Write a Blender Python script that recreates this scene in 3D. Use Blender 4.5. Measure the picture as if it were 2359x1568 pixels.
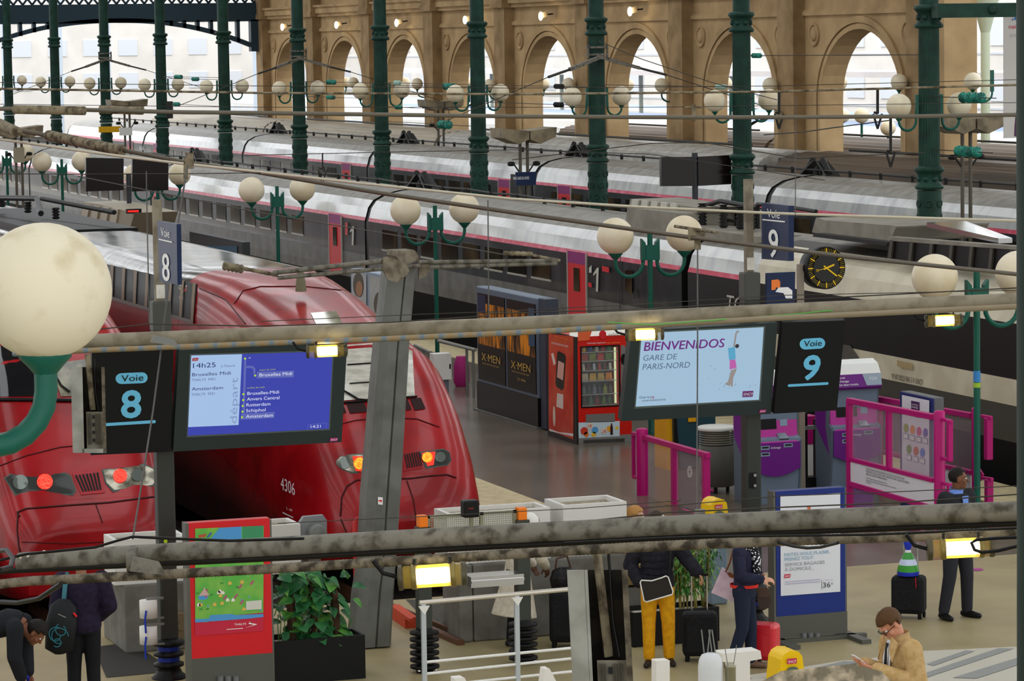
import bpy, math, random
from mathutils import Vector, Matrix
V = Vector
random.seed(7)
for _o in list(bpy.data.objects): bpy.data.objects.remove(_o)
SC = bpy.context.scene
COL = SC.collection
R_ = math.radians

# ---------------------------------------------------------------- camera, sky, exposure
F, CAMH, CX, CY = 7500.0, 7.0, 1179.5, 784.0          # focal length in pixels of a 2359 px frame
TH, PT, RL = math.atan(2620 / 7500), math.atan(679 / 7500), 0.015
FW = V((math.sin(TH) * math.cos(PT), math.cos(TH) * math.cos(PT), -math.sin(PT)))
_r = FW.cross(V((0, 0, 1))).normalized(); _u = _r.cross(FW)
RT = _r * math.cos(RL) - _u * math.sin(RL); UP = _r * math.sin(RL) + _u * math.cos(RL)
CAM = V((0, 0, CAMH))
cd = bpy.data.cameras.new('camera'); cam = bpy.data.objects.new('camera', cd); COL.objects.link(cam)
cd.sensor_fit = 'HORIZONTAL'; cd.sensor_width = 36.0; cd.lens = F / 2359 * 36.0
cd.clip_start = 0.5; cd.clip_end = 2000
cam.matrix_world = Matrix((( RT.x, UP.x, -FW.x, CAM.x), (RT.y, UP.y, -FW.y, CAM.y), (RT.z, UP.z, -FW.z, CAM.z), (0, 0, 0, 1)))
SC.camera = cam
w = bpy.data.worlds.new('overcast_sky'); SC.world = w; w.use_nodes = True
_bg = w.node_tree.nodes['Background']; _bg.inputs[0].default_value = (0.95, 0.975, 1.0, 1); _bg.inputs[1].default_value = 1.2
SC.view_settings.view_transform = 'Standard'; SC.view_settings.look = 'None'
SC.view_settings.gamma = 1.0; SC.view_settings.use_curve_mapping = False
SC.view_settings.exposure = 1.0

def ray(x, y): return FW + RT * ((x - CX) / F) - UP * ((y - CY) / F)
def wg(x, y, z=0.0): d = ray(x, y); return CAM + d * ((z - CAMH) / d.z)      # where a line of sight meets height z
def wx(x, y, X): d = ray(x, y); return CAM + d * (X / d.x)                    # ... the plane across the tracks at X
def wy(x, y, Y): d = ray(x, y); return CAM + d * (Y / d.y)                    # ... the plane along the concourse at Y
def wd(x, y, D): return CAM + ray(x, y) * D

# ---------------------------------------------------------------- materials
def lin(h):
    h = h.lstrip('#'); c = [int(h[i:i + 2], 16) / 255 for i in (0, 2, 4)]
    return tuple(v / 12.92 if v <= .04045 else ((v + .055) / 1.055) ** 2.4 for v in c) + (1,)
_mats = {}
def mat(name, col, rough=.55, metal=0, col2=None, ns=6, lo=.42, hi=.62, emit=0, alpha=1, stretch=None, trans=0, bump=0, spec=.22, coat=0, det=5):
    if name in _mats: return _mats[name]
    m = bpy.data.materials.new(name); m.use_nodes = True; nt = m.node_tree; b = nt.nodes['Principled BSDF']
    b.inputs['Base Color'].default_value = lin(col); b.inputs['Roughness'].default_value = rough; b.inputs['Metallic'].default_value = metal
    b.inputs['Specular IOR Level'].default_value = spec; b.inputs['Coat Weight'].default_value = coat; b.inputs['Coat Roughness'].default_value = .06
    if emit and not col2: b.inputs['Base Color'].default_value = (.01, .01, .01, 1)
    if emit: b.inputs['Emission Color'].default_value = lin(col); b.inputs['Emission Strength'].default_value = emit
    if alpha < 1: b.inputs['Alpha'].default_value = alpha
    if trans: b.inputs['Transmission Weight'].default_value = trans
    if col2 or bump:
        tc = nt.nodes.new('ShaderNodeTexCoord'); mp = nt.nodes.new('ShaderNodeMapping'); n = nt.nodes.new('ShaderNodeTexNoise')
        geo = nt.nodes.new('ShaderNodeNewGeometry')
        n.inputs['Scale'].default_value = ns; n.inputs['Detail'].default_value = det
        if stretch: mp.inputs['Scale'].default_value = stretch
        nt.links.new(geo.outputs['Position'], mp.inputs['Vector']); nt.links.new(mp.outputs[0], n.inputs['Vector'])
        if col2:
            r = nt.nodes.new('ShaderNodeValToRGB'); r.color_ramp.elements[0].position = lo; r.color_ramp.elements[1].position = hi
            r.color_ramp.elements[0].color = lin(col); r.color_ramp.elements[1].color = lin(col2)
            nt.links.new(n.outputs[0], r.inputs[0]); nt.links.new(r.outputs[0], b.inputs['Base Color'])
        if bump:
            bp = nt.nodes.new('ShaderNodeBump'); bp.inputs['Strength'].default_value = bump; bp.inputs['Distance'].default_value = .02
            nt.links.new(n.outputs[0], bp.inputs['Height']); nt.links.new(bp.outputs[0], b.inputs['Normal'])
    _mats[name] = m
    return m

# ---------------------------------------------------------------- objects
ORG = {}
def tag(o, label=None, cat=None, group=None, kind=None):
    if label: o['label'] = label
    if cat: o['category'] = cat
    if group: o['group'] = group
    if kind: o['kind'] = kind
    return o
def thing(name, label, cat, loc, group=None):
    o = bpy.data.objects.new(name, None); COL.objects.link(o); o.location = loc; o.empty_display_size = .1
    ORG[o.name] = V(loc); return tag(o, label, cat, group)
def dup(o, loc=None, label=None, parent=None):
    c = o.copy(); COL.objects.link(c)
    if parent: c.parent = parent
    if loc is not None: c.location = loc; ORG[c.name] = V(loc)
    if label: c['label'] = label
    for ch in o.children: dup(ch, None, None, c)
    return c

class M:
    def __init__(s): s.v = []; s.f = []; s.mi = []; s.k = 0; s.sm = []
    def add(s, vs, fs, smooth=False, ks=None):
        n = len(s.v); s.v += [V(p) for p in vs]
        for i, f in enumerate(fs):
            s.f.append([n + q for q in f]); s.mi.append(s.k if ks is None else ks[i]); s.sm.append(smooth)
        return s
    def bx(s, x0, x1, y0, y1, z0, z1):
        vs = [(x, y, z) for z in (z0, z1) for y in (y0, y1) for x in (x0, x1)]
        return s.add(vs, [(0, 2, 3, 1), (4, 5, 7, 6), (0, 1, 5, 4), (2, 6, 7, 3), (0, 4, 6, 2), (1, 3, 7, 5)])
    def obx(s, c, u, v, n):          # oriented box: centre and three half vectors
        c, u, v, n = V(c), V(u), V(v), V(n)
        vs = [c + u * a + v * b + n * d for d in (-1, 1) for b in (-1, 1) for a in (-1, 1)]
        return s.add(vs, [(0, 2, 3, 1), (4, 5, 7, 6), (0, 1, 5, 4), (2, 6, 7, 3), (0, 4, 6, 2), (1, 3, 7, 5)])
    def bar(s, a, b, w, h, up=(0, 0, 1)):     # rectangular bar between two points
        a, b = V(a), V(b); d = (b - a); n = d.normalized(); sd = n.cross(V(up))
        if sd.length < 1e-4: sd = n.cross(V((0, 1, 0)))
        sd.normalize(); u = sd.cross(n)
        return s.obx((a + b) / 2, sd * w / 2, u * h / 2, d / 2)
    def tube(s, pts, r, n=10, caps=True):
        pts = [V(p) for p in pts]; k = len(pts); rs = r if isinstance(r, (list, tuple)) else [r] * k
        t0 = (pts[1] - pts[0]).normalized(); a = t0.cross(V((0, 0, 1)))
        if a.length < .05: a = t0.cross(V((0, 1, 0)))
        a.normalize(); vs = []
        for i in range(k):
            t = (pts[min(i + 1, k - 1)] - pts[max(i - 1, 0)]).normalized()
            a = (a - t * a.dot(t)).normalized(); b = t.cross(a)
            vs += [pts[i] + (a * math.cos(2 * math.pi * j / n) + b * math.sin(2 * math.pi * j / n)) * rs[i] for j in range(n)]
        fs = [(i * n + j, i * n + (j + 1) % n, (i + 1) * n + (j + 1) % n, (i + 1) * n + j) for i in range(k - 1) for j in range(n)]
        s.add(vs, fs, True)
        if caps: s.add(vs[:n], [list(range(n))[::-1]]); s.add(vs[-n:], [list(range(n))])
        return s
    def lathe(s, c, prof, n=16, ax=(0, 0, 1), smooth=True, caps=True):    # prof: (radius, distance along the axis)
        c, ax = V(c), V(ax).normalized(); a = ax.cross(V((0, 1, 0)) if abs(ax.y) < .9 else V((1, 0, 0))).normalized(); b = ax.cross(a)
        vs = [c + ax * z + (a * math.cos(2 * math.pi * j / n) + b * math.sin(2 * math.pi * j / n)) * r for r, z in prof for j in range(n)]
        fs = [(i * n + j, i * n + (j + 1) % n, (i + 1) * n + (j + 1) % n, (i + 1) * n + j) for i in range(len(prof) - 1) for j in range(n)]
        s.add(vs, fs, smooth)
        if caps: s.add(vs[:n], [list(range(n))[::-1]]); s.add(vs[-n:], [list(range(n))])
        return s
    def sph(s, c, r, sc=(1, 1, 1), n=16, m=10, rot=None):
        c = V(c); vs = []
        for i in range(m + 1):
            t = math.pi * i / m
            for j in range(n):
                p = V((r * sc[0] * math.sin(t) * math.cos(2 * math.pi * j / n), r * sc[1] * math.sin(t) * math.sin(2 * math.pi * j / n), r * sc[2] * math.cos(t)))
                vs.append(c + (rot @ p if rot else p))
        return s.add(vs, [(i * n + j, (i + 1) * n + j, (i + 1) * n + (j + 1) % n, i * n + (j + 1) % n) for i in range(m) for j in range(n)], True)
    def poly(s, pts): return s.add(pts, [list(range(len(pts)))])
    def prism(s, pts, d, smooth=False):
        d = V(d); n = len(pts); vs = [V(p) for p in pts] + [V(p) + d for p in pts]
        s.add(vs, [list(range(n))[::-1], list(range(n, 2 * n))]); return s.add(vs, [(i, (i + 1) % n, n + (i + 1) % n, n + i) for i in range(n)], smooth)
    def loft(s, rings, closed=True, smooth=True, caps=True, ks=None):     # ks: one material per ring segment
        n = len(rings[0]); vs = [p for r in rings for p in r]; q = n if closed else n - 1
        fs = []; kk = []
        for i in range(len(rings) - 1):
            for j in range(q):
                fs.append((i * n + j, i * n + (j + 1) % n, (i + 1) * n + (j + 1) % n, (i + 1) * n + j)); kk.append(ks[j] if ks else s.k)
        s.add(vs, fs, smooth, kk)
        if caps and closed: s.add(vs[:n], [list(range(n))[::-1]]); s.add(vs[-n:], [list(range(n))])
        return s
    def limb(s, pts, rs, n=10):
        s.tube(pts, rs, n)
        for p, r in zip(pts, rs if isinstance(rs, (list, tuple)) else [rs] * len(pts)): s.sph(p, r * .995, n=n, m=8)
        return s
    def build(s, name, mats, parent=None, loc=None, bevel=0, remesh=0, smooth=0, recalc=True, weld=0):
        if parent is not None: o0 = ORG[parent.name]
        else: o0 = V(loc) if loc is not None else V((0, 0, 0))
        me = bpy.data.meshes.new(name); me.from_pydata([tuple(p - o0) for p in s.v], [], s.f)
        for m_ in (mats if isinstance(mats, (list, tuple)) else [mats]): me.materials.append(m_)
        me.polygons.foreach_set('material_index', s.mi); me.polygons.foreach_set('use_smooth', s.sm)
        me.update(); o = bpy.data.objects.new(name, me); COL.objects.link(o)
        if recalc:
            import bmesh
            bm = bmesh.new(); bm.from_mesh(me)
            if weld: bmesh.ops.remove_doubles(bm, verts=bm.verts, dist=weld)
            bmesh.ops.recalc_face_normals(bm, faces=bm.faces); bm.to_mesh(me); bm.free()
        if parent is not None: o.parent = parent
        else: o.location = o0
        ORG[o.name] = o0
        if bevel: b = o.modifiers.new('bevel', 'BEVEL'); b.width = bevel; b.segments = 2; b.limit_method = 'ANGLE'
        if remesh:
            r = o.modifiers.new('remesh', 'REMESH'); r.mode = 'VOXEL'; r.voxel_size = remesh; r.use_smooth_shade = True
            if smooth: q = o.modifiers.new('smooth', 'SMOOTH'); q.factor = .5; q.iterations = smooth
        return o
def single(name, m, mats, label, cat, loc, group=None, **k):
    return tag(m.build(name, mats, None, loc, **k), label, cat, group)
def struct(name, m, mats, **k):
    o = m.build(name, mats, None, (0, 0, 0), **k); o['kind'] = 'structure'; return o

# lettering: font outlines turned into flat faces
_tc = {}
def glyphs(t):
    if t not in _tc:
        c = bpy.data.curves.new('t', 'FONT'); c.body = t; c.resolution_u = 3
        o = bpy.data.objects.new('t', c); me = bpy.data.meshes.new_from_object(o)
        _tc[t] = ([tuple(v.co) for v in me.vertices], [tuple(p.vertices) for p in me.polygons])
        bpy.data.objects.remove(o); bpy.data.curves.remove(c); bpy.data.meshes.remove(me)
    return _tc[t]
class Panel:        # a flat face in the world that signs, screens and posters are drawn on
    def __init__(s, o, u, v): s.o, s.u, s.v = V(o), V(u).normalized(), V(v).normalized(); s.n = s.u.cross(s.v).normalized()
    def at(s, a, b, d=0): return s.o + s.u * a + s.v * b + s.n * d
    def ab(s, x, y): d = ray(x, y); p = CAM + d * ((s.o - CAM).dot(s.n) / d.dot(s.n)) - s.o; return p.dot(s.u), p.dot(s.v)
    def px(s, x, y, d=0): return s.at(*s.ab(x, y), d)
    def quad(s, m, pts, d=.004): return m.poly([s.px(x, y, d) for x, y in pts])
    def rect(s, m, x0, y0, x1, y1, d=.004):          # upright rectangle with corners at two pixels
        a0, b0 = s.ab(x0, y0); a1, b1 = s.ab(x1, y1); return m.poly([s.at(a0, b0, d), s.at(a1, b0, d), s.at(a1, b1, d), s.at(a0, b1, d)])
    def rab(s, m, a0, b0, a1, b1, d=.004): return m.poly([s.at(a0, b0, d), s.at(a1, b0, d), s.at(a1, b1, d), s.at(a0, b1, d)])
    def disc(s, m, x, y, rx, ry=None, d=.005, n=20, ab=None):
        a, b = ab or s.ab(x, y); k = 1 if ab else (s.o + s.u * a + s.v * b - CAM).dot(FW) / F
        return m.poly([s.at(a + rx * k * math.cos(2 * math.pi * i / n), b + (ry or rx) * k * math.sin(2 * math.pi * i / n), d) for i in range(n)])
    def text(s, m, t, x, y, x1, h, d=.006, slant=0, mirror=False, ab=None, vert=False, hk=.73):
        vs, fs = ([(0, .1), (1, .1), (1, .5), (0, .5)], [(0, 1, 2, 3)]) if t == '~' else glyphs(t)     # '~': print too small to read, a plain strip
        if not vs: return m
        xs = [p[0] for p in vs]; w0, w1 = min(xs), max(xs)
        if ab: a, b, W, Hh = ab
        else:
            a, b = s.ab(x, y); k = (s.at(a, b) - CAM).dot(FW) / F; Hh = h * k
            W = s.ab(x1, y)[0] - a
        out = []
        for p in vs:
            q = (p[0] - w0) / (w1 - w0); q = 1 - q if mirror else q; hh = p[1] / hk * Hh
            out.append(s.at(a - hh, b + q * W, d) if vert else s.at(a + q * W + slant * hh, b + hh, d))
        return m.add(out, fs)
# ---------------------------------------------------------------- shared materials
STONE = mat('limestone', '#bfa278', .85, col2='#9a7f5a', ns=.9, lo=.35, hi=.75, bump=.15)
STONE_D = mat('limestone_pilaster', '#a88c66', .85, col2='#7f6747', ns=1.2, lo=.35, hi=.7, bump=.15)
GREEN = mat('column_green_paint', '#1b4236', .5, col2='#122d25', ns=3, lo=.35, hi=.7)
TEAL = mat('lamp_green_paint', '#17594a', .4)
GLOBE = mat('opal_globe', '#e6dbc0', .35, col2='#d8c9a6', ns=2.5, lo=.4, hi=.7, spec=.4)
GLOBE_D = mat('dusty_globe', '#ddd4bb', .5, col2='#c2b48f', ns=5, det=9, lo=.52, hi=.75, bump=.1) if 1 else mat('dusty_globe', '#d9ccab', .5, col2='#bfae8a', ns=3, lo=.4, hi=.7)
STEELG = mat('grey_steel', '#7b7d79', .5, .3)
DIRTY = mat('dirty_galvanised_pipe', '#747066', .5, col2='#413b30', ns=11, lo=.45, hi=.68, bump=.3)
RUSTY = mat('grimy_insulator', '#8b8069', .8, col2='#4f4536', ns=9, bump=.3)
DARK = mat('dark_metal', '#1c1c1a', .5)
BLACK = mat('black_plastic', '#080808', .45)
WHITE = mat('white_paint', '#e4e3de', .5)
WTEXT = mat('white_lettering', '#f2f2f2', .6)
GLASS = mat('clear_glass', '#e9eef0', .05, alpha=.07, spec=.1)
CHROME = mat('polished_steel', '#c9c9c9', .18, 1)
WIRE = mat('dark_wire', '#3d3a33', .6)
WIRE_L = mat('pale_cable', '#c9c1ab', .6)

# ---------------------------------------------------------------- the setting
m = M(); m.bx(-30, 60, 2, 39.2, -1.0, 0); struct('floor', m, mat('concourse_stone', '#a0936e', .45, col2='#8f8361', ns=.8, lo=.4, hi=.65))
m = M(); m.bx(15.75, 24.05, 39.2, 230, -1, 0); m.bx(27.6, 33.9, 39.2, 230, -1, 0); m.bx(-30, 6.9, 39.2, 230, -1, 0)
struct('floor', m, mat('worn_platform_asphalt', '#6b6154', .22, col2='#5c5347', ns=.7, lo=.4, hi=.62))
m = M(); m.bx(6.9, 15.75, 39.2, 230, -1.0, -.72); m.bx(24.05, 27.6, 39.2, 230, -1, -.72); m.bx(33.9, 43, 39.2, 230, -1, -.72); m.bx(43, 140, 2, 230, -1, -.75); m.bx(-60, 140, 230, 420, -1, -.75)
struct('floor', m, mat('track_ballast', '#352e26', .95, col2='#1a1612', ns=14, lo=.35, hi=.6, bump=.8))
m = M(); m.bx(15.75, 16.75, 42.8, 230, 0, .012); m.bx(22.9, 24.05, 39.2, 230, 0, .012); m.bx(27.6, 28.4, 39.2, 230, 0, .012); m.bx(33.1, 33.9, 39.2, 230, 0, .012)
struct('trim_1', m, mat('cream_platform_edge', '#cdbf98', .7, col2='#bdae86', ns=5))
m = M()
for x in (8.4, 9.85, 12.75, 14.2, 24.95, 26.4, 35.2, 36.65): m.bx(x - .035, x + .035, 37.5 if x < 15 else 39.3, 225, -.72, -.56)
struct('trim_2', m, mat('rusty_rail', '#6b4a35', .5, .5))
# white and grey pattern laid in the concourse floor
m = M(); m.poly([wg(x, y, .006) for x, y in ((1700, 1568), (2100, 1500), (2359, 1488), (3100, 1450), (3100, 1900), (1700, 1900))])
m.poly([wg(x, y, .006) for x, y in ((1680, 1560), (1790, 1545), (1945, 1520), (2010, 1522), (1900, 1568))])
struct('trim_3', m, mat('white_inlay', '#bdb8aa', .55), recalc=False)
m = M()
for q in (((2135, 1528), (2225, 1497), (2245, 1499), (2150, 1533)), ((2100, 1560), (2300, 1492), (2335, 1493), (2110, 1568)), ((2195, 1560), (2500, 1466), (2530, 1470), (2250, 1562)), ((1880, 1537), (1945, 1522), (1985, 1524), (1920, 1538))):
    m.poly([wg(x, y, .011) for x, y in q])
struct('trim_4', m, mat('grey_inlay', '#8d8f8b', .6), recalc=False)
m = M(); m.poly([wg(x, y, .005) for x, y in ((215, 1490), (300, 1478), (405, 1545), (245, 1560))]); struct('trim_5', m, mat('dark_grating', '#34322e', .7), recalc=False)
m = M(); m.poly([wg(2250 + 16 * math.cos(t * .35), 1311 + 3 * math.sin(t * .35), .006) for t in range(18)]); struct('trim_6', m, mat('magenta_dot', '#a03a86', .5), recalc=False)
# concrete kerb with grey ballast at the bottom: pebbledash parapet under the camera
m = M(); A = [wd(x, y, 5) for x, y in ((1755, 1568), (1800, 1545), (1960, 1529), (2030, 1545), (2052, 1568), (2040, 1640), (1760, 1640))]
m.prism(A, (0, 0, -.3)); single("stone_ledge", m, mat("pebbledash", "#9c8f78", .9, col2="#5f5747", ns=40, lo=.4, hi=.6, bump=.8), "rough pebbledash stone ledge in the bottom right foreground", "ledge", A[0])

# unseen roof bands of the train shed, skylight gaps sized for the light let in
m = M()
for i in range(11): m.bx(-42 + i * 8, -42 + i * 8 + 4.8, -8, 162, 13.5, 13.7)
for j in range(17): m.bx(-42, 43, -8 + j * 10, -7.65 + j * 10, 13.1, 13.5)
struct('ceiling', m, mat('roof_boards', '#8d8a80', .8))
m = M(); m.bx(-42.5, -42, -8, 162, -1, 4); m.bx(-42.5, -42, -8, 162, 12, 13.5); [m.bx(-42.5, -42, -8 + j * 9.25, -6.4 + j * 9.25, 4, 12) for j in range(19)]; struct('wall_left_unseen', m, mat('far_stone', '#9a8a6c', .85))  # unseen wall added to darken the surroundings, openings sized to let light in
m = M(); m.bx(-42, 43, -8.5, -8, -1, 2.5); m.bx(-42, 43, -8.5, -8, 12, 13.5)
for i in range(10): m.bx(-42 + i * 9.2, -41 + i * 9.2, -8.5, -8, 2.5, 12)
struct('wall_back_unseen', m, mat('far_stone', '#9a8a6c', .85))  # added behind the view to darken the hall; gaps let front light in

# arcade wall along the right side
WX, WT = 43.0, .75; AC = [90.5 + 9.25 * k for k in range(8)]; HW, SPR, RISE = 2.85, 5.15, 2.2; TOPZ = 13.5
def arch(yc, hw, rise, z0, n=18): return [(yc + hw * math.cos(math.pi * i / n), SPR + rise * math.sin(math.pi * i / n)) for i in range(n + 1)]
m = M()
for yc in AC:
    y0, y1 = yc - 4.625, yc + 4.625
    for s_ in (0, 1):
        x = WX + WT * s_
        a = arch(yc, HW, RISE, 0)
        for i in range(len(a) - 1):            # fill between arch line and the flat top
            (p, q), (p2, q2) = a[i], a[i + 1]; m.poly([(x, p, q), (x, p2, q2), (x, p2, TOPZ), (x, p, TOPZ)])
        m.poly([(x, yc + HW, -.8), (x, y1, -.8), (x, y1, TOPZ), (x, yc + HW, TOPZ)]); m.poly([(x, y0, -.8), (x, yc - HW, -.8), (x, yc - HW, TOPZ), (x, y0, TOPZ)])
    prof = [(yc + HW, -.8)] + arch(yc, HW, RISE, 0) + [(yc - HW, -.8)]
    m.loft([[(x, p, q) for p, q in prof] for x in (WX, WX + WT)], closed=False, smooth=False)
m.bx(WX, WX + WT, 160, 160.6, -.8, TOPZ); m.bx(WX - .3, WX + WT, 84.3, 85.9, -.8, TOPZ); m.bx(WX, WX + WT, 20, 84.3, 10, TOPZ)
struct('wall_right', m, STONE, recalc=False)
m = M(); m.bx(WX - .1, WX + 1.4, 160.6, 161.6, -.8, 12)
for k in range(9):                              # pilasters
    y = 85.9 + 9.25 * k; m.bx(WX - .42, WX, y - .62, y + .62, -.8, 8.5); m.bx(WX - .55, WX, y - .72, y + .72, 8.5, 8.75); m.bx(WX - .5, WX, y - .68, y + .68, 8.75, TOPZ)
struct('trim_7', m, STONE_D)
m = M()
m.bx(WX - .1, WX, 85.9, 160, 7.8, 7.93); m.bx(WX - .05, WX, 85.9, 160, 7.93, 7.98)      # string course
m.bx(WX - .3, WX, 85.9, 160, 8.66, 8.95); m.bx(WX - .18, WX, 85.9, 160, 8.5, 8.66); m.bx(WX - .4, WX, 85.9, 160, 8.95, 9.05)
for yc in AC:                                   # archivolt mouldings and roundels
    for dw, pr, th in ((.0, .05, .16), (.2, .09, .2)):
        rings = []
        for p, q in [(yc + HW + dw, -.8)] + [(yc + (HW + dw) * math.cos(math.pi * i / 24), SPR + (RISE + dw) * math.sin(math.pi * i / 24)) for i in range(25)] + [(yc - HW - dw, -.8)]:
            d = V((0, p - yc, max(q - SPR, 0))); d = d.normalized()
            rings.append([V((WX, p, q)), V((WX - pr, p, q)), V((WX - pr, p, q)) + d * th, V((WX, p, q)) + d * th])
        m.loft(rings, closed=True, smooth=False)
    for sy in (-1, 1):
        m.lathe((WX - .01, yc + sy * 3.3, 7.2), [(.36, 0), (.36, .06), (.3, .06), (.3, .02), (.2, .02), (.2, .05), (.12, .09), (0.01, .1)], 18, (-1, 0, 0))
struct('trim_8', m, STONE)

# far end screen of the shed: riveted arch girder
TRUSS = mat('blue_grey_ironwork', '#2b3f4c', .5)
m = M(); ty = 160.0
def az(x, c=35.3): return 8.42 - 1.3 * (abs(x - c) / 6.9) ** 2.2
for c in (35.3, 21.3):
    xs = [c - 6.9 + 13.8 * i / 40 for i in range(41)]
    for i in range(40):
        x0, x1 = xs[i], xs[i + 1]; a, b = az(x0, c), az(x1, c)
        m.prism([(x0, ty, a), (x1, ty, b), (x1, ty, b + .22), (x0, ty, a + .22)], (0, .5, 0))
        if min(a, b) + .22 < 8.45 and i % 2 == 0: m.bx(x0 - .05, x0 + .12, ty, ty + .4, a, 8.5)
m.bx(10, 43, ty, ty + .5, 8.42, 9.35)
for i in range(70):
    x = 10 + i * .47; m.bar((x, ty + .2, 9.35), (x + .47, ty + .2, 9.95), .07, .1); m.bar((x + .47, ty + .2, 9.35), (x, ty + .2, 9.95), .07, .1)
m.bx(10, 43, ty, ty + .4, 9.95, 10.3); m.bx(42.2, 43, ty, ty + .5, 6.9, 8.5); m.bx(27.9, 28.7, ty, ty + .5, -.7, 10.3)
m.bx(42.0, 43.0, ty - .3, ty + .3, -.7, 3.6)
struct('wall_far_end', m, TRUSS)
# ---------------------------------------------------------------- trains
from mathutils.bvhtree import BVHTree
class Skin:       # drop shapes seen in a photo direction onto a built surface
    def __init__(s, *ms):
        v, f = [], []
        for m in ms:
            n = len(v); v += [tuple(p) for p in m.v]; f += [[n + q for q in g] for g in m.f]
        s.t = BVHTree.FromPolygons(v, f)
    def hit(s, x, y, d=.01):
        r = ray(x, y).normalized(); p, n, i, q = s.t.ray_cast(CAM, r)
        if p is None: return None
        if n.dot(r) > 0: n = -n
        return p + n * d
    def poly(s, m, pts, d=.01):
        cx, cy = sum(p[0] for p in pts) / len(pts), sum(p[1] for p in pts) / len(pts); n = len(pts); R = []
        for k in (1, .7, .4): R.append([s.hit(cx + (x - cx) * k, cy + (y - cy) * k, d) for x, y in pts])
        c = s.hit(cx, cy, d)
        if c is None or any(p is None for r in R for p in r): h = [p for p in R[0] if p is not None]; return m.poly(h) if len(h) > 2 else m
        vs = R[0] + R[1] + R[2] + [c]; fs = [(i * n + j, i * n + (j + 1) % n, (i + 1) * n + (j + 1) % n, (i + 1) * n + j) for i in (0, 1) for j in range(n)] + [(2 * n + j, 2 * n + (j + 1) % n, 3 * n) for j in range(n)]
        return m.add(vs, fs, True)
    def grid(s, m, q, nx=6, ny=4, d=.012):       # q: four pixel corners in order
        (a, b, c, e) = q; vs = []; ok = True
        for j in range(ny + 1):
            for i in range(nx + 1):
                u, v_ = i / nx, j / ny
                x = (a[0] * (1 - u) + b[0] * u) * (1 - v_) + (e[0] * (1 - u) + c[0] * u) * v_
                y = (a[1] * (1 - u) + b[1] * u) * (1 - v_) + (e[1] * (1 - u) + c[1] * u) * v_
                vs.append(s.hit(x, y, d))
        n = nx + 1; fs = [(j * n + i, j * n + i + 1, (j + 1) * n + i + 1, (j + 1) * n + i) for j in range(ny) for i in range(nx)]
        fs = [f for f in fs if all(vs[k] is not None for k in f)]
        return m.add([p or V((0, 0, 0)) for p in vs], fs, True)
    def line(s, m, pts, r=.012, d=.006):
        o = []
        for (x0, y0), (x1, y1) in zip(pts[:-1], pts[1:]):
            for i in range(6): p = s.hit(x0 + (x1 - x0) * i / 6, y0 + (y1 - y0) * i / 6, d); o += [p] if p is not None else []
        p = s.hit(*pts[-1], d); o += [p] if p is not None else []
        return m.tube(o, r, 5) if len(o) > 1 else m

T_WHITE = mat('train_upper_white', '#b9bbb8', .22, .1, col2='#9fa2a2', ns=2.2, lo=.45, hi=.7, stretch=(1, 1, .25), coat=.5)
T_PINK = mat('train_pink_stripe', '#c8284c', .3, col2='#d96a86', ns=3, lo=.45, hi=.75)
T_NAVY = mat('train_charcoal_side', '#1b1e23', .3, col2='#3d444b', ns=1.6, lo=.5, hi=.8, stretch=(1, 1, .4), coat=.3)
T_GREY = mat('train_grey_skirt', '#6e6d69', .4, col2='#5c5b57', ns=2)
T_ROOF = mat('train_roof_grey', '#8f8c84', .45, .2, col2='#7a776e', ns=3)
T_UNDER = mat('train_underframe', '#0b0a08', .85)
T_GLASS = mat('train_window_glass', '#1d1a16', .12, col2='#5b4a33', ns=.6, lo=.5, hi=.75)  # brown mottle paints warm interior reflections into the glass colour
T_SILL = mat('window_frame_metal', '#b8b6ac', .4, .4)
T_RED = mat('door_red', '#d6252f', .35)
T_PURPLE = mat('door_purple', '#8f2672', .35)
def ring(X0, Y, dz=0, k=1.0, wd_=2.8):
    P = [(.3, -.45), (.12, .3), (.06, .6), (.02, .95), (0, 1.2), (0, 1.62), (0, 2.51), (.03, 2.6), (.1, 2.85), (.24, 3.04), (.55, 3.2), (.95, 3.28), (1.4, 3.32)]
    P = P + [(wd_ - a, b) for a, b in P[-2::-1]]
    return [(X0 + a, Y, b * k + dz) for a, b in P]
KS = [0, 0, 0, 3, 3, 2, 4, 1, 1, 5, 5, 5, 5, 5, 5, 1, 1, 4, 2, 3, 3, 0, 0, 0, 0]
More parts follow.
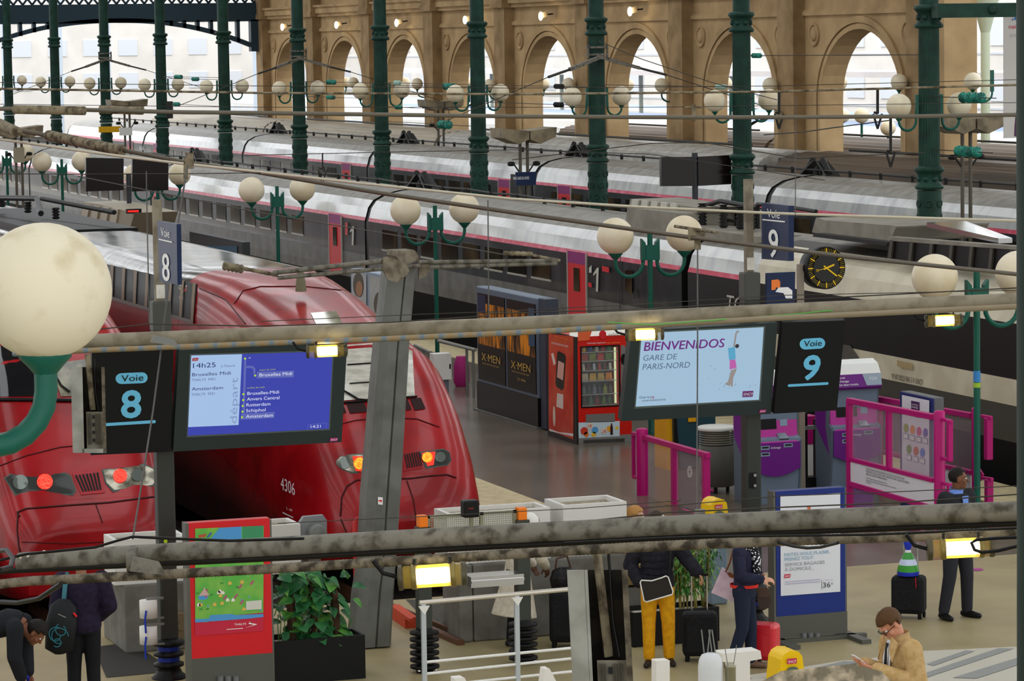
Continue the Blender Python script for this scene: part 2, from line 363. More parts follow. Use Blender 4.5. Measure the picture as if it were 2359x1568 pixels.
def carriage(root, X0, y0, y1, dz=0, k=1.0, wins=(), doors=(), mats=None, ks=KS, zw=(1.86, 2.36)):
    m = M(); m.loft([ring(X0, y, dz, k) for y in (y0 + .16, y1 - .16)], ks=ks, smooth=False)
    o = m.build('carriage', mats or [T_UNDER, T_WHITE, T_NAVY, T_GREY, T_PINK, T_ROOF], root)
    m = M(); m.loft([[(X0 + 1.4 + (p[0] - X0 - 1.4) * .985, y, p[2] - .03) for p in ring(X0, 0, dz, k)] for y in (y1 - .2, y1 + .2)]); m.build('gangway_bellows', BLACK, o)
    for (a, b) in wins:
        g = M(); g.bx(X0 - .012, X0 + .02, a, b, zw[0] * k + dz, zw[1] * k + dz); g.build('window', T_GLASS, o)
        f = M(); f.bx(X0 - .02, X0 + .01, a - .04, b + .04, zw[0] * k + dz - .045, zw[0] * k + dz); f.build('window_sill', T_SILL, o)
    for (a, b) in doors:
        g = M(); z0, z1, z2 = 1.3 * k + dz, 1.7 * k + dz, 2.56 * k + dz
        g.bx(X0 - .02, X0 + .02, a, b, 1.0 * k + dz, z2 - .25); g.k = 1; g.bx(X0 - .02, X0 + .02, a, b, z2 - .25, z2)
        g.k = 2; g.bx(X0 - .03, X0 + .01, a - .05, a, 1.0, z2); g.bx(X0 - .03, X0 + .01, b, b + .05, 1.0, z2)
        c = (a + b) / 2; g.k = 3; g.lathe((X0 - .03, c, 2.05 * k + dz), [(.001, 0), (.2, .0), (.2, .012)], 14, (-1, 0, 0)) if False else g.bx(X0 - .035, X0, c - .17, c + .17, 1.72 * k + dz, 2.22 * k + dz)
        g.build('door', [T_RED, T_PURPLE, T_SILL, T_GLASS], o)
    return o, m

# --- high speed train in front of the columns
X1 = 24.4
tgv = thing('high_speed_train', 'nearest silver grey and charcoal high speed train with thin red stripe, beside the lamp posts', 'train', (X1 + 1.4, 60, -.72))
def wrow(y0, y1, n, w=1.15): st = (y1 - y0) / n; return [(y0 + st * i, y0 + st * i + w) for i in range(n)]
carriage(tgv, X1, 59.45, 81.2, wins=wrow(67.2, 80.2, 8, 1.2), doors=[(64.95, 66.05)])
carriage(tgv, X1, 81.2, 105.9, wins=wrow(87.3, 104.6, 10, 1.15), doors=[(83.5, 84.65), (104.85, 105.6)])
carriage(tgv, X1, 105.9, 127, wins=wrow(109, 125, 9), doors=[])
carriage(tgv, X1, 127, 148, wins=wrow(129, 146, 9), doors=[(147, 147.8)])
m = M()                                                          # power car, running out of the picture on the right
CREAM = mat('power_car_cream', '#d3ccb4', .35, col2='#c3bba2', ns=1.5)
KB = [0, 0, 6, 6, 1, 2, 7, 7, 7, 7, 5, 5, 5, 5, 7, 7, 7, 7, 2, 1, 6, 6, 0, 0, 0]
KB[4] = 7
m.loft([ring(X1, y) for y in (59.29, 56.0)], ks=KS, smooth=False, caps=False)
m.loft([ring(X1, y) for y in (56.0, 44.5)], ks=[0, 0, 6, 6, 7, 2, 7, 7, 7, 7, 6, 5, 5, 5, 6, 7, 7, 7, 7, 2, 7, 6, 6, 0, 0, 0][:25], smooth=False, caps=False)
m.loft([[(X1 + 1.4 + (x - X1 - 1.4) * a, y, z * b + c) for x, _, z in ring(X1, 0)] for y, a, b, c in ((44.5, 1, 1, 0), (42.5, .95, .9, 0), (40.9, .8, .6, .1), (40.2, .6, .3, .1))], ks=[0, 0, 6, 6, 7, 2, 7, 7, 7, 7, 6, 5, 5, 5, 6, 7, 7, 7, 7, 2, 7, 6, 6, 0, 0], smooth=False)
pc = m.build('power_car', [T_UNDER, T_WHITE, mat('power_car_black', '#161616', .35), T_GREY, T_PINK, T_ROOF, mat('power_car_dark_grey', '#46443f', .5), CREAM], tgv)
sk = Skin(m)
d = M(); sk.poly(d, [(1855, 785), (1960, 795), (2012, 868), (1855, 850)], .012); d.build('grey_wedge', mat('wedge_grey', '#56544f', .4), pc)
d = M(); P1 = Panel((X1 - .015, 60, 0), (0, -1, 0), (0, 0, 1))
P1.text(d, '93 87 0023 083-3 F-SNCF', 2055, 872, 2126, 13); d.build('lettering', BLACK, pc)
d = M(); P1.quad(d, [(2070, 829), (2105, 837), (2105, 851), (2070, 843)], .03); d.build('builder_plate', mat('brass_plate', '#b5a177', .5, .3), pc)
d = M(); PNUM = mat('pale_numeral', '#c9c9bf', .5); P1.text(d, 'TGV', 1672, 712, 1730, 36, slant=.25); d.build('lettering', PNUM, pc)
for _q in ([(1376, 617), (1380.5, 616), (1378.5, 672), (1374, 671), (1375, 628), (1368, 635), (1368, 630)], [(813.5, 521), (816.5, 521), (815, 565), (811, 564), (812, 531), (807, 536), (807, 531)], [(1358, 617), (1364, 610), (1364, 628), (1358, 628)]): d = M(); P1.quad(d, _q, .012); d.build('numeral', PNUM, pc)
for _q in ([(1389, 612), (1405, 616), (1405, 628), (1389, 624)], [(797, 512), (802, 513), (802, 542), (797, 540)], [(1357, 650), (1365, 652), (1365, 662), (1357, 660)]): d = M(); P1.quad(d, _q, .02); d.build('red_mark', T_RED, pc)
d = M(); P1.quad(d, [(1442, 622), (1458, 622), (1458, 678), (1442, 670)], .02); d.build('cab_side_window', T_GLASS, pc)
d = M(); P1.quad(d, [(1430, 590), (1432, 590), (1430, 716), (1428, 716)], .015); P1.quad(d, [(1464, 664), (1467, 664), (1466, 690), (1463, 688)], .03); d.build('cab_door_line', BLACK, pc)
# roof equipment of the power car
ROOFBEIGE = mat('roof_fairing', '#8d887b', .5, col2='#7b766a', ns=2)
def xz(pts, X, w, mt, nm, par, **k): q = M(); q.prism([wx(x, y, X) for x, y in pts], (w, 0, 0)); return q.build(nm, mt, par, **k)
xz([(1445, 478), (1560, 490), (1560, 545), (1440, 524)], X1 + .35, 1.9, ROOFBEIGE, 'roof_fairing', pc, bevel=.05)
xz([(1452, 458), (1610, 478), (1604, 492), (1448, 482)], X1 + .75, 1.1, ROOFBEIGE, 'resistor_box', pc)
for i in range(5): xz([(1456 + i * 22, 459 + i * 2), (1470 + i * 22, 461 + i * 2), (1468 + i * 22, 484 + i * 3), (1453 + i * 22, 482 + i * 3)], X1 + .7, .05, mat('resistor_slat', '#c3c0b4', .5), 'resistor_slat', pc)
xz([(1560, 490), (1745, 470), (1745, 545), (1560, 520)], X1 + 1.6, .05, BLACK, 'pantograph_well', pc)
xz([(1560, 520), (1745, 545), (1745, 560), (1560, 545)], X1 + .35, .9, ROOFBEIGE, 'well_kerb', pc)
for x, y in ((1618, 520), (1667, 524), (1706, 528), (1730, 530)):
    q = M(); p = wx(x, y, X1 + .9); q.lathe(p, [(.1 if i % 2 else .055, i * .035) for i in range(14)], 12); q.build('insulator', DARK, pc)
q = M(); q.tube([wx(1600, 480, X1 + 1.2), wx(1660, 463, X1 + 1.2), wx(1745, 478, X1 + 1.2)], .05, 8); q.tube([wx(1745, 470, X1 + 1.5), wx(1825, 478, X1 + 1.2), wx(1880, 487, X1 + 1.2)], .04, 8); q.build('folded_pantograph', BLACK, pc)
xz([(1880, 500), (1900, 507), (2065, 520), (2050, 556), (1870, 535)], X1 + .45, 1.8, ROOFBEIGE, 'roof_fairing', pc, bevel=.05)
xz([(1875, 537), (2045, 558), (2042, 566), (1872, 545)], X1 + .2, .2, BLACK, 'fairing_gap', pc)
xz([(2050, 550), (2350, 574), (2350, 632), (2043, 594)], X1 + .12, .1, BLACK, 'side_louvre', pc)
for i in range(7):
    x = 2050 + i * 46; xz([(x, 552 + i * 4), (x + 7, 553 + i * 4), (x + 2, 596 + i * 6), (x - 5, 595 + i * 6)], X1 + .08, .06, mat('louvre_frame', '#4d4a43', .4, .3), 'louvre_frame', pc)
xz([(2045, 545), (2350, 568), (2350, 576), (2043, 554)], X1 + .08, .2, ROOFBEIGE, 'louvre_rail', pc)
q = M(); q.prism([wx(2135, 512, X1 + .6), wx(2225, 509, X1 + 1.6), wx(2332, 548, X1 + .9), wx(2300, 549, X1 + .4)], (0, 0, -.08)); q.build('roof_wedge', mat('bright_roof_metal', '#c9ccd0', .12, .9), pc)
# cables and horns along the roof
q = M(); q.tube([(X1 + 1.4, 60 + i * 1.9, 3.42 + .03 * (i % 2)) for i in range(45)], .03, 6)
for i in range(45): q.lathe((X1 + 1.4, 60 + i * 1.9, 3.3), [(.05, 0), (.05, .16)], 6)
q.build('roof_cable', DARK, tgv)
def roof_horn(par, X, Y, Z):
    q = M()
    for s_ in (-1, 1): q.prism([(X - .15, Y + s_ * .9, Z), (X + .25, Y + s_ * .9, Z), (X + .2, Y + s_ * .2, Z + .38), (X - .1, Y + s_ * .2, Z + .38)], (0, -s_ * .12, 0)); q.tube([(X, Y + s_ * .75, Z + .05), (X, Y + s_ * .3, Z + .42)], .08, 8)
    q.lathe((X, Y, Z - .05), [(.12, 0), (.12, .2), (.05, .3)], 8); q.build('roof_joint_connector', DARK, par)
roof_horn(tgv, X1 + 1.5, 81.2, 3.3); roof_horn(tgv, X1 + 1.5, 105.9, 3.3)

# --- second high speed train behind the columns
X2 = 34.5
tg2 = thing('high_speed_train', 'silver and charcoal high speed train with pink stripe, behind the green columns', 'train', (X2 + 1.4, 80, -.72))
J2 = [60.0, 78.4, 96.5, 114.5, 132.6, 151.2, 169]
for i, (a, b) in enumerate(zip(J2[:-1], J2[1:])):
    o, _m = carriage(tg2, X2, a, b, dz=.06, k=1.03, wins=wrow(a + 4.2, b - 1.2, 8), doors=[(b - 3.4, b - 2.3)] if i in (1, 4) else [(a + 2.2, a + 3.3)])
    if i == 2:
        q = M(); q.bx(X2 - .02, X2 + .02, 97.2, 98.6, 1.1, 2.9); q.build('open_door', BLACK, o)
        q = M(); P2 = Panel((X2 - .02, 60, 0), (0, -1, 0), (0, 0, 1)); q.build('blank', BLACK, o) if False else None
    if i == 3: q = M(); P2 = Panel((X2 - .02, 60, 0), (0, -1, 0), (0, 0, 1)); P2.text(q, 'BAR', 558, 388, 571, 11); q.build('lettering', WTEXT, o)
    if i == 4: q = M(); P2.text(q, 'BAR', 322, 345, 334, 10); q.build('lettering', WTEXT, o)
q = M(); q.tube([(X2 + 1.4, 60 + i * 1.8, 3.62) for i in range(60)], .03, 6)
for i in range(60): q.lathe((X2 + 1.4, 60 + i * 1.8, 3.5), [(.05, 0), (.05, .16)], 6)
q.build('roof_cable', DARK, tg2)
for y in J2[1:5]: roof_horn(tg2, X2 + 1.5, y, 3.47)

# --- trains with ribbed roofs in front of the arcade, and one beyond it
def ribbed(label, X0, spans, zt, mats, w=2.8):
    root = thing('passenger_train', label, 'train', (X0 + w / 2, spans[0][0], -.72))
    for (a, b), mt in zip(spans, mats):
        top = []
        for i in range(29):
            t = math.pi * (1 - i / 28); top.append((X0 + w / 2 + w / 2 * math.copysign(abs(math.cos(t)) ** .6, math.cos(t)), zt - .75 + .75 * math.sin(t) ** .7 + (.035 if i % 2 else 0)))
        pr = [(X0 + .1, -.5)] + top + [(X0 + w - .1, -.5)]
        m = M(); m.loft([[(x, y, z) for x, z in pr] for y in (a + .15, b - .15)], smooth=False); m.build('carriage', mt, root)
        m = M(); m.bx(X0 + .3, X0 + w - .3, b - .2, b + .2, 0, zt - .15); m.build('gangway_bellows', BLACK, root)
        m = M(); m.tube([(X0 + w / 2 - .3, a + 3, zt + .14), (X0 + w / 2 - .3, b - 3, zt + .14)], .04, 6); m.build('roof_conduit', DARK, root)
    return root
RB1 = mat('ribbed_roof_beige', '#a79c88', .5, col2='#8f8573', ns=2, stretch=(1, .1, 1)); RB2 = mat('ribbed_roof_pale', '#a8a59c', .4, col2='#918d84', ns=2)
RBD = mat('ribbed_roof_brown', '#54432f', .55, col2='#3f3324', ns=2, stretch=(1, .1, 1))
ribbed('long train with pale ribbed roof along the arcade on the left half', 38.7, [(88.5, 119.5), (119.5, 145), (145, 168)], 3.72, [RB2, RB1, RB1])
ribbed('brown ribbed roof carriages in front of the arcade on the right', 38.7, [(60, 87.5)], 3.75, [RBD])
ribbed('dark brown roofed train standing just beyond the arches', 47.5, [(60, 84), (84, 108), (108, 130)], 3.6, [RBD] * 3)

# --- red train with the rounded nose
RED = mat('red_train_paint', '#a0131a', .27, coat=.18, spec=.3, col2='#860a10', ns=1.2)
REDB = 0
ROOFS = mat('glossy_train_roof', '#a6a7a6', .14, .85, col2='#75726a', ns=1.3, stretch=(1, 3, 1))
def sring(cx, y, w_, t, b, n, N=28): return [(cx + w_ * math.copysign(abs(math.cos(a)) ** (2 / n), math.cos(a)), y, b + (t - b) * math.sin(a) ** (2 / n)) for a in [math.pi * (1 - i / N) for i in range(N + 1)]]
def nose_train(label, cx, secs, roof_y, rear):
    root = thing('red_train', label, 'train', (cx, secs[0][0], -.72)); m = M()
    S = [sring(cx, *s_) for s_ in secs]; N = len(S[0]) - 1
    for a, b, s0 in zip(S[:-1], S[1:], secs):
        m.loft([a, b], ks=[(1 if s0[0] >= roof_y and 8 <= j < N - 8 else (2 if s0[0] > roof_y - .1 and (7 == j or j == N - 8) else 0)) for j in range(N)] + [0], caps=False)
    m.add(S[0], [list(range(N + 1))]); m.add(S[-1], [list(range(N + 1))])
    o = m.build('power_car', [RED, ROOFS, mat('roof_edge_beige', '#a08a6a', .4)], root, weld=.001); sk = Skin(m)
    y = secs[-1][0]
    for i in range(rear):
        m = M(); R = [sring(cx, yy, 1.4, 3.4, -.3, 6) for yy in (y + .25, y + 19)]
        m.loft(R, ks=[(1 if 8 <= j < N - 8 else 0) for j in range(N)] + [0]); m.build('carriage', [RED, ROOFS], root)
        m = M(); m.bx(cx - 1.25, cx + 1.25, y, y + .3, -.2, 3.3); m.build('gangway_bellows', BLACK, root); y += 19
    m = M(); m.bx(cx - 1.2, cx + 1.2, secs[0][0] + 1.6, y - .5, -.68, -.2); m.build('bogies', T_UNDER, root)
    return root, o, sk
B = [(42.98, .5, .42, .1, 2.6), (43.06, .85, .72, 0, 2.8), (43.22, 1.06, 1.1, -.1, 3), (43.5, 1.2, 1.5, -.25, 3.2), (43.9, 1.29, 1.9, -.3, 3.3), (44.4, 1.35, 2.32, -.3, 3.4), (44.95, 1.38, 2.72, -.3, 3.4), (45.9, 1.4, 2.87, -.3, 3.5), (47.1, 1.4, 3.02, -.3, 3.8), (48.4, 1.4, 3.24, -.3, 4.4), (49.9, 1.4, 3.4, -.3, 5), (51.2, 1.4, 3.46, -.3, 6), (63.5, 1.4, 3.46, -.3, 6)]
tb, po, sk = nose_train('glossy dark red train with rounded nose, lit orange lamps and number 4306', 13.5, B, 51.2, 3)
LINE = mat('panel_joint', '#3d0a0c', .5); LAMPG = mat('lamp_glass', '#3a3d3b', .12)
def sub(nm, mt, fn, par, **k): q = M(); fn(q); return q.build(nm, mt, par, **k) if q.v else None
sub('windscreen', mat('reflection_pale_windscreen', '#c9c6bb', .15, col2='#aeaca0', ns=5, stretch=(1, 1, 3), coat=.4), lambda q: sk.grid(q, [(735, 800), (948, 785), (955, 912), (690, 930)], 12, 8), po)  # whitish reflection put into the windscreen colour
for _l in (([(800, 842), (890, 836)], .012, .02), ([(805, 885), (880, 880)], .01, .02), ([(780, 930), (960, 915)], .015, .02),): sub('windscreen_seal', BLACK, lambda q: sk.line(q, *_l), po)
for i, (a, b) in enumerate(((745, 790), (796, 839), (845, 888), (895, 940), (945, 972))):
    sub('cowl_vent', mat('vent_black', '#240708', .6), lambda q: sk.grid(q, [(a, 925 - (a - 795) * .04), (b - 3, 924 - (b - 795) * .04), (b + 8, 951 - (b - 795) * .05), (a + 10, 953 - (a - 795) * .05)], 3, 2), po)
for _l in (([(792, 902), (825, 922), (845, 924)], .015, .03), ([(800, 908), (828, 926)], .01, .03),): sub('wiper', BLACK, lambda q: sk.line(q, *_l), po)
sub('roof_hatch', mat('hatch_glass', '#bdb89b', .1, col2='#8f8c74', ns=4, coat=1), lambda q: sk.grid(q, [(716, 722), (775, 717), (788, 745), (730, 752)], 4, 3), po)
def lamp_unit(q_outline, lenses, glow, par, sk, house):
    sub('headlamp_rim', mat('lamp_rim', '#4c5c55', .4), lambda q: sk.poly(q, [(x + (x - sum(p[0] for p in q_outline) / len(q_outline)) * .05, y + (y - sum(p[1] for p in q_outline) / len(q_outline)) * .14) for x, y in q_outline], .008), par)
    sub('headlamp', house, lambda q: sk.poly(q, q_outline, .016), par)
    for x, y, r in lenses: sub('headlamp_lens', mat('lens', '#6e7570', .08, .3), lambda q: sk.poly(q, [(x + r * math.cos(i * .4), y + r * math.sin(i * .4)) for i in range(16)], .024), par)
    for x, y, r, mt in glow: sub('tail_light', mt, lambda q: sk.poly(q, [(x + r * math.cos(i * .4), y + r * math.sin(i * .4)) for i in range(16)], .03), par)
ORANGE_L = mat('lit_orange_lamp', '#ff6a10', .4, emit=.9, col2='#ffc24a', ns=30); RED_L = mat('lit_red_lamp', '#ff2418', .4, emit=.8, col2='#ff6a55', ns=40); REDGLOW = mat('lit_red_reflector', '#e02a12', .3, emit=.7)
SILV = mat('lamp_reflector', '#a9a493', .15, .5, col2='#5e5b50', ns=7)
lamp_unit([(776, 1062), (786, 1053), (812, 1048), (858, 1048), (858, 1088), (812, 1088), (790, 1080), (777, 1070)], [(795, 1067, 14)], [(829, 1069, 14, ORANGE_L)], po, sk, SILV)
lamp_unit([(968, 1043), (1020, 1036), (1034, 1043), (1038, 1060), (1030, 1070), (982, 1077)], [(1013, 1054, 12)], [(983, 1055, 12, ORANGE_L)], po, sk, LAMPG)
for _q in ([(842, 1052), (812, 1052), (820, 1086), (840, 1086)], [(970, 1045), (1002, 1041), (998, 1072), (984, 1075)]): sub('tail_light_reflector', REDGLOW, lambda q: sk.poly(q, _q, .02), po)
sub('grille', mat('grille_red', '#8e161c', .4), lambda q: sk.grid(q, [(926, 1046), (962, 1041), (975, 1080), (930, 1085)], 2, 2, .008), po)
for i in range(7): sub('grille_slot', BLACK, lambda q: sk.poly(q, [(930 + i * 5.4, 1047 - i), (933 + i * 5.4, 1047 - i), (940 + i * 5.4, 1079 - i), (937 + i * 5.4, 1079 - i)], .016), po)
for _l in (([(784, 1190), (788, 1145), (800, 1120), (822, 1106), (880, 1103), (945, 1102), (990, 1096), (1030, 1093), (1050, 1100)], .012, .006), ([(937, 1107), (952, 1150), (958, 1190), (960, 1225)], .008, .006), ([(780, 978), (820, 968), (900, 962), (960, 965), (1012, 984)], .008, .006), ([(540, 700), (560, 670), (600, 660), (700, 660), (800, 670), (850, 690)], .008, .006), ([(460, 664), (520, 690), (565, 745)], .01, .006), ([(785, 1195), (800, 1230)], .01, .006),): sub('panel_joint', LINE, lambda q: sk.line(q, *_l), po)
sub('side_louvre', BLACK, lambda q: sk.grid(q, [(225, 604), (456, 655), (446, 742), (225, 672)], 10, 3, .01), po)
for i in range(8): sub('louvre_post', mat('louvre_post', '#7d6a52', .5), lambda q: sk.grid(q, [(258 + i * 27, 611 + i * 6), (265 + i * 27, 613 + i * 6), (263 + i * 26.5, 690 + i * 8), (257 + i * 26.5, 688 + i * 8)], 1, 3, .03), po)
sub('louvre_sill', mat('louvre_sill', '#73706a', .4, .4), lambda q: sk.grid(q, [(225, 672), (446, 738), (445, 745), (225, 680)], 10, 1, .035), po)
P8 = Panel((12.08, 50, 0), (0, -1, 0), (0, 0, 1))
sub('lettering', WTEXT, lambda q: P8.text(q, '4306', 648, 1126, 680, 30), po)
sub('lettering', WTEXT, lambda q: P8.text(q, 'L. 69', 661, 1172, 674, 6), po); sub('lettering', WTEXT, lambda q: P8.text(q, '~', 652, 1182, 676, 5), po)
q = M(); q.lathe(wx(693, 662, 13.4) + V((0, 0, -.06)), [(.09, 0), (.08, .12), (.05, .3), (.01, .34)], 10); q.build('horn', mat('horn_metal', '#6e6a52', .5, .4), po)
# dark roof well and equipment of the first coach
q = M(); q.bx(12.5, 14.5, 64.2, 74, 3.2, 3.47); q.tube([(12.6, 64.5, 3.8), (13.4, 69, 3.9), (12.8, 74, 3.75)], .06, 8); q.tube([(14.2, 65, 3.75), (13.7, 70, 3.85)], .05, 8)
for y in (66, 69, 72): q.lathe((13.2, y, 3.6), [(.09 if i % 2 else .05, i * .03) for i in range(9)], 10)
q.build('pantograph_well', BLACK, tb)

# --- red train with the flat nose, cut by the left edge
A = [(42.95, .92, .55, -.25, 4), (43.0, 1.05, .78, -.3, 4.5), (43.25, 1.15, .98, -.3, 5), (43.65, 1.22, 1.4, -.3, 5), (44.1, 1.27, 1.85, -.3, 5), (44.42, 1.3, 2.17, -.3, 5), (44.95, 1.33, 2.75, -.3, 5), (45.6, 1.35, 3.15, -.3, 5), (47, 1.38, 3.4, -.3, 6), (64, 1.4, 3.46, -.3, 6)]
RED_A = RED
ta, po, sk = nose_train('bright red flat nosed train with red tail lights at the left edge', 9.0, A, 48, 2)
sub('windscreen', mat('dark_windscreen', '#15161a', .06, coat=1), lambda q: sk.grid(q, [(-60, 800), (100, 795), (104, 913), (-60, 915)], 6, 5), po)
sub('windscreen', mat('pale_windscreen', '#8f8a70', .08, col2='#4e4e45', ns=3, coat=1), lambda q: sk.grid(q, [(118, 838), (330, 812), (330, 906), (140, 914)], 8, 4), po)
for _l in (([(-20, 921), (100, 922), (200, 924), (330, 915)], .03, .01), ([(118, 850), (140, 890), (160, 905)], .015, .03),): sub('windscreen_seal', BLACK, lambda q: sk.line(q, *_l), po)
lamp_unit([(14, 1102), (28, 1094), (150, 1092), (160, 1097), (172, 1128), (165, 1138), (38, 1138)], [(48, 1112, 17)], [(103, 1112, 18, RED_L)], po, sk, LAMPG)
lamp_unit([(237, 1084), (330, 1072), (352, 1082), (354, 1112), (350, 1118), (262, 1130), (245, 1112)], [(316, 1096, 14)], [(276, 1098, 16, RED_L)], po, sk, SILV)
sub('grille', mat('grille_frame_red', '#a8343a', .4), lambda q: sk.grid(q, [(166, 1090), (229, 1083), (242, 1135), (187, 1140)], 2, 2, .008), po)
for i in range(7): sub('grille_slot', BLACK, lambda q: sk.poly(q, [(172 + i * 8.3, 1096 - i), (176.5 + i * 8.3, 1095 - i), (194 + i * 6.6, 1133 - i * .7), (190 + i * 6.6, 1134 - i * .7)], .016), po)
for _l in (([(0, 1073), (60, 1050), (140, 1030), (240, 1022), (355, 1035)], .008, .006), ([(46, 1190), (40, 1180), (60, 1172), (160, 1164), (250, 1158), (357, 1144)], .014, .006), ([(219, 1158), (233, 1196), (236, 1205)], .007, .006), ([(42, 1180), (40, 1220), (46, 1275)], .012, .006), ([(50, 1248), (160, 1252), (300, 1244), (357, 1230)], .006, .006),): sub('panel_joint', LINE, lambda q: sk.line(q, *_l), po)
# ---------------------------------------------------------------- cast iron columns with twin globe lamps
def flute(c, z0, z1, r0, r1, n=24):
    m = []
    for z, r in ((z0, r0), (z1, r1)): m.append([(c[0] + r * (1 if i % 2 else .93) * math.cos(math.pi * i / n), c[1] + r * (1 if i % 2 else .93) * math.sin(math.pi * i / n), z) for i in range(2 * n)])
    return m
def col_parts(t, x, y, arms=True, globes=.25, zg=5.68, top=13.4):
    m = M(); m.lathe((x, y, 0), [(.42, 0), (.42, .5), (.36, .55), (.33, .8), (.27, .9), (.25, 1.0), (.245, 3.98)], 24)
    for i in range(9):                                   # raised scroll ornament on the lower drum
        for a in range(6):
            an = a * math.pi / 3 + (i % 2) * .5; z = 1.4 + i * .29; m.lathe((x + .238 * math.cos(an), y + .238 * math.sin(an), z), [(.085, 0), (.085, .016), (.05, .016), (.05, .008), (.02, .024)], 8, (math.cos(an), math.sin(an), 0))
    m.build('pedestal', GREEN, t)
    for z in (4.0, 7.22):
        m = M(); m.lathe((x, y, z), [(.25, 0), (.29, .03), (.29, .07), (.25, .11), (.23, .14), (.23, .3), (.26, .34), (.3, .38), (.3, .43), (.24, .47)], 24)
        for a in range(8): an = a * math.pi / 4; m.lathe((x + .22 * math.cos(an), y + .22 * math.sin(an), z + .22), [(.06, 0), (.06, .03), (.02, .045)], 8, (math.cos(an), math.sin(an), 0))
        m.build('collar', GREEN, t)
    m = M(); m.loft(flute((x, y), 4.45, 7.25, .215, .205), smooth=False); m.build('fluted_shaft', GREEN, t)
    m = M(); m.lathe((x, y, 7.65), [(.2, 0), (.19, top - 7.65)], 20); m.build('upper_shaft', GREEN, t)
    if arms:
        for s_ in (-1, 1):
            m = M(); P = [(x + s_ * .2, y, zg + .02), (x + s_ * .27, y, zg + .05), (x + s_ * .29, y, zg - .2)]
            P += [(x + s_ * (.48 - .19 * math.cos(i * math.pi / 8)), y, zg - .3 - .19 * math.sin(i * math.pi / 8)) for i in range(9)] + [(x + s_ * .67, y, zg - .25)]
            m.tube(P, .028, 8); m.bx(x + s_ * .27 - .03, x + s_ * .27 + .03, y - .03, y + .03, zg - .25, zg + .22); m.lathe((x + s_ * .67, y, zg - .3), [(.03, 0), (.07, .05), (.09, .08)], 12)
            a = m.build('lamp_arm', TEAL, t); g = M(); g.sph((x + s_ * .67, y, zg), globes, n=24, m=16); g.build('globe', GLOBE, a)
CPX = [(2140, 58.91), (1709, 68.34), (1375, 77.62), (1101, 87.04), (878, 96.34), (688, 105.78), (517, 115.84), (372, 125.84), (243, 136.17), (128, 146.79), (20, 158.28)]
CLAB = ['thickest green column, first from the right, next to the corner pier', 'second green column from the right, passing the dark back to back screens', 'third green column from the right, carrying a pale wire bracket', 'fourth green column from the right, beside the open train door',
        'fifth green column from the right, beside the dark carriage joint', 'sixth green column from the right, with wire bracket in front of the arcade', 'seventh green column from the right, nearest the arch girder end', 'eighth green column from the right, in front of the bright end opening',
        'ninth green column from the right, with wire bracket and yellow plate', 'tenth green column from the right, in the bright end opening', 'leftmost and farthest green column with twin globes']
for i, (p, y) in enumerate(CPX):
    t = thing('cast_iron_column', CLAB[i], 'column', (29.5, y, 0), 'row of green cast iron columns'); col_parts(t, 29.5, y)
    if i in (2, 5, 8):
        m = M(); m.lathe((29.5, y, 6.72), [(.27, 0), (.27, .05)], 16); m.lathe((29.5, y, 6.9), [(.27, 0), (.27, .05)], 16)
        for s_ in (-1, 1): m.tube([(29.5 + s_ * .26, y - .1, 6.66), (29.5 + s_ * .26, y - .1, 7.0)], .03, 6); m.bar((29.5, y - .28, 6.68), (29.5 + s_ * .95, y - .6, 6.38), .1, .09)
        b = m.build('wire_bracket', DIRTY, t); q = M()
        for s_ in (-1, 1): q.tube([(29.5 + s_ * .95, y - .6, 6.38), (29.5 + s_ * 1.6, y - .8, 6.2)], .035, 6); q.tube([(29.5 + s_ * 1.6, y - .8, 6.2), (29.5 + s_ * 4.5, y - 1.5, 5.2)], .012, 5)
        q.build('stay_wire', WIRE, b)
    if i == 8: m = M(); m.bx(29.1, 30.05, y - .35, y - .3, 3.6, 3.85); m.build('yellow_plate', mat('yellow_plate', '#d9a514', .5), t)
# girder at the corner opening
m = M(); m.bx(29.4, 43, 58.3, 58.6, 7.42, 7.7)
for i in range(14): m.lathe((30.6 + i * .95, 58.3, 7.56), [(.09, 0), (.09, .03), (.04, .05)], 10, (0, -1, 0))
single('iron_girder', m, GREEN, 'green iron girder with round bosses at the top right corner', 'girder', (36, 58.4, 7.5))
# near column cut by the right edge
t = thing('cast_iron_column', 'blurred dark green column very close to the camera at the right edge', 'column', (5.05, 8.6, 0), 'near column')
m = M(); c = wd(2343 + 105, 784, 16); m.lathe((c.x, c.y, 0), [(.28, 0), (.28, .6), (.225, .7), (.225, 13.4)], 32); o = m.build('shaft', mat('near_column_green', '#16271f', .6), t)

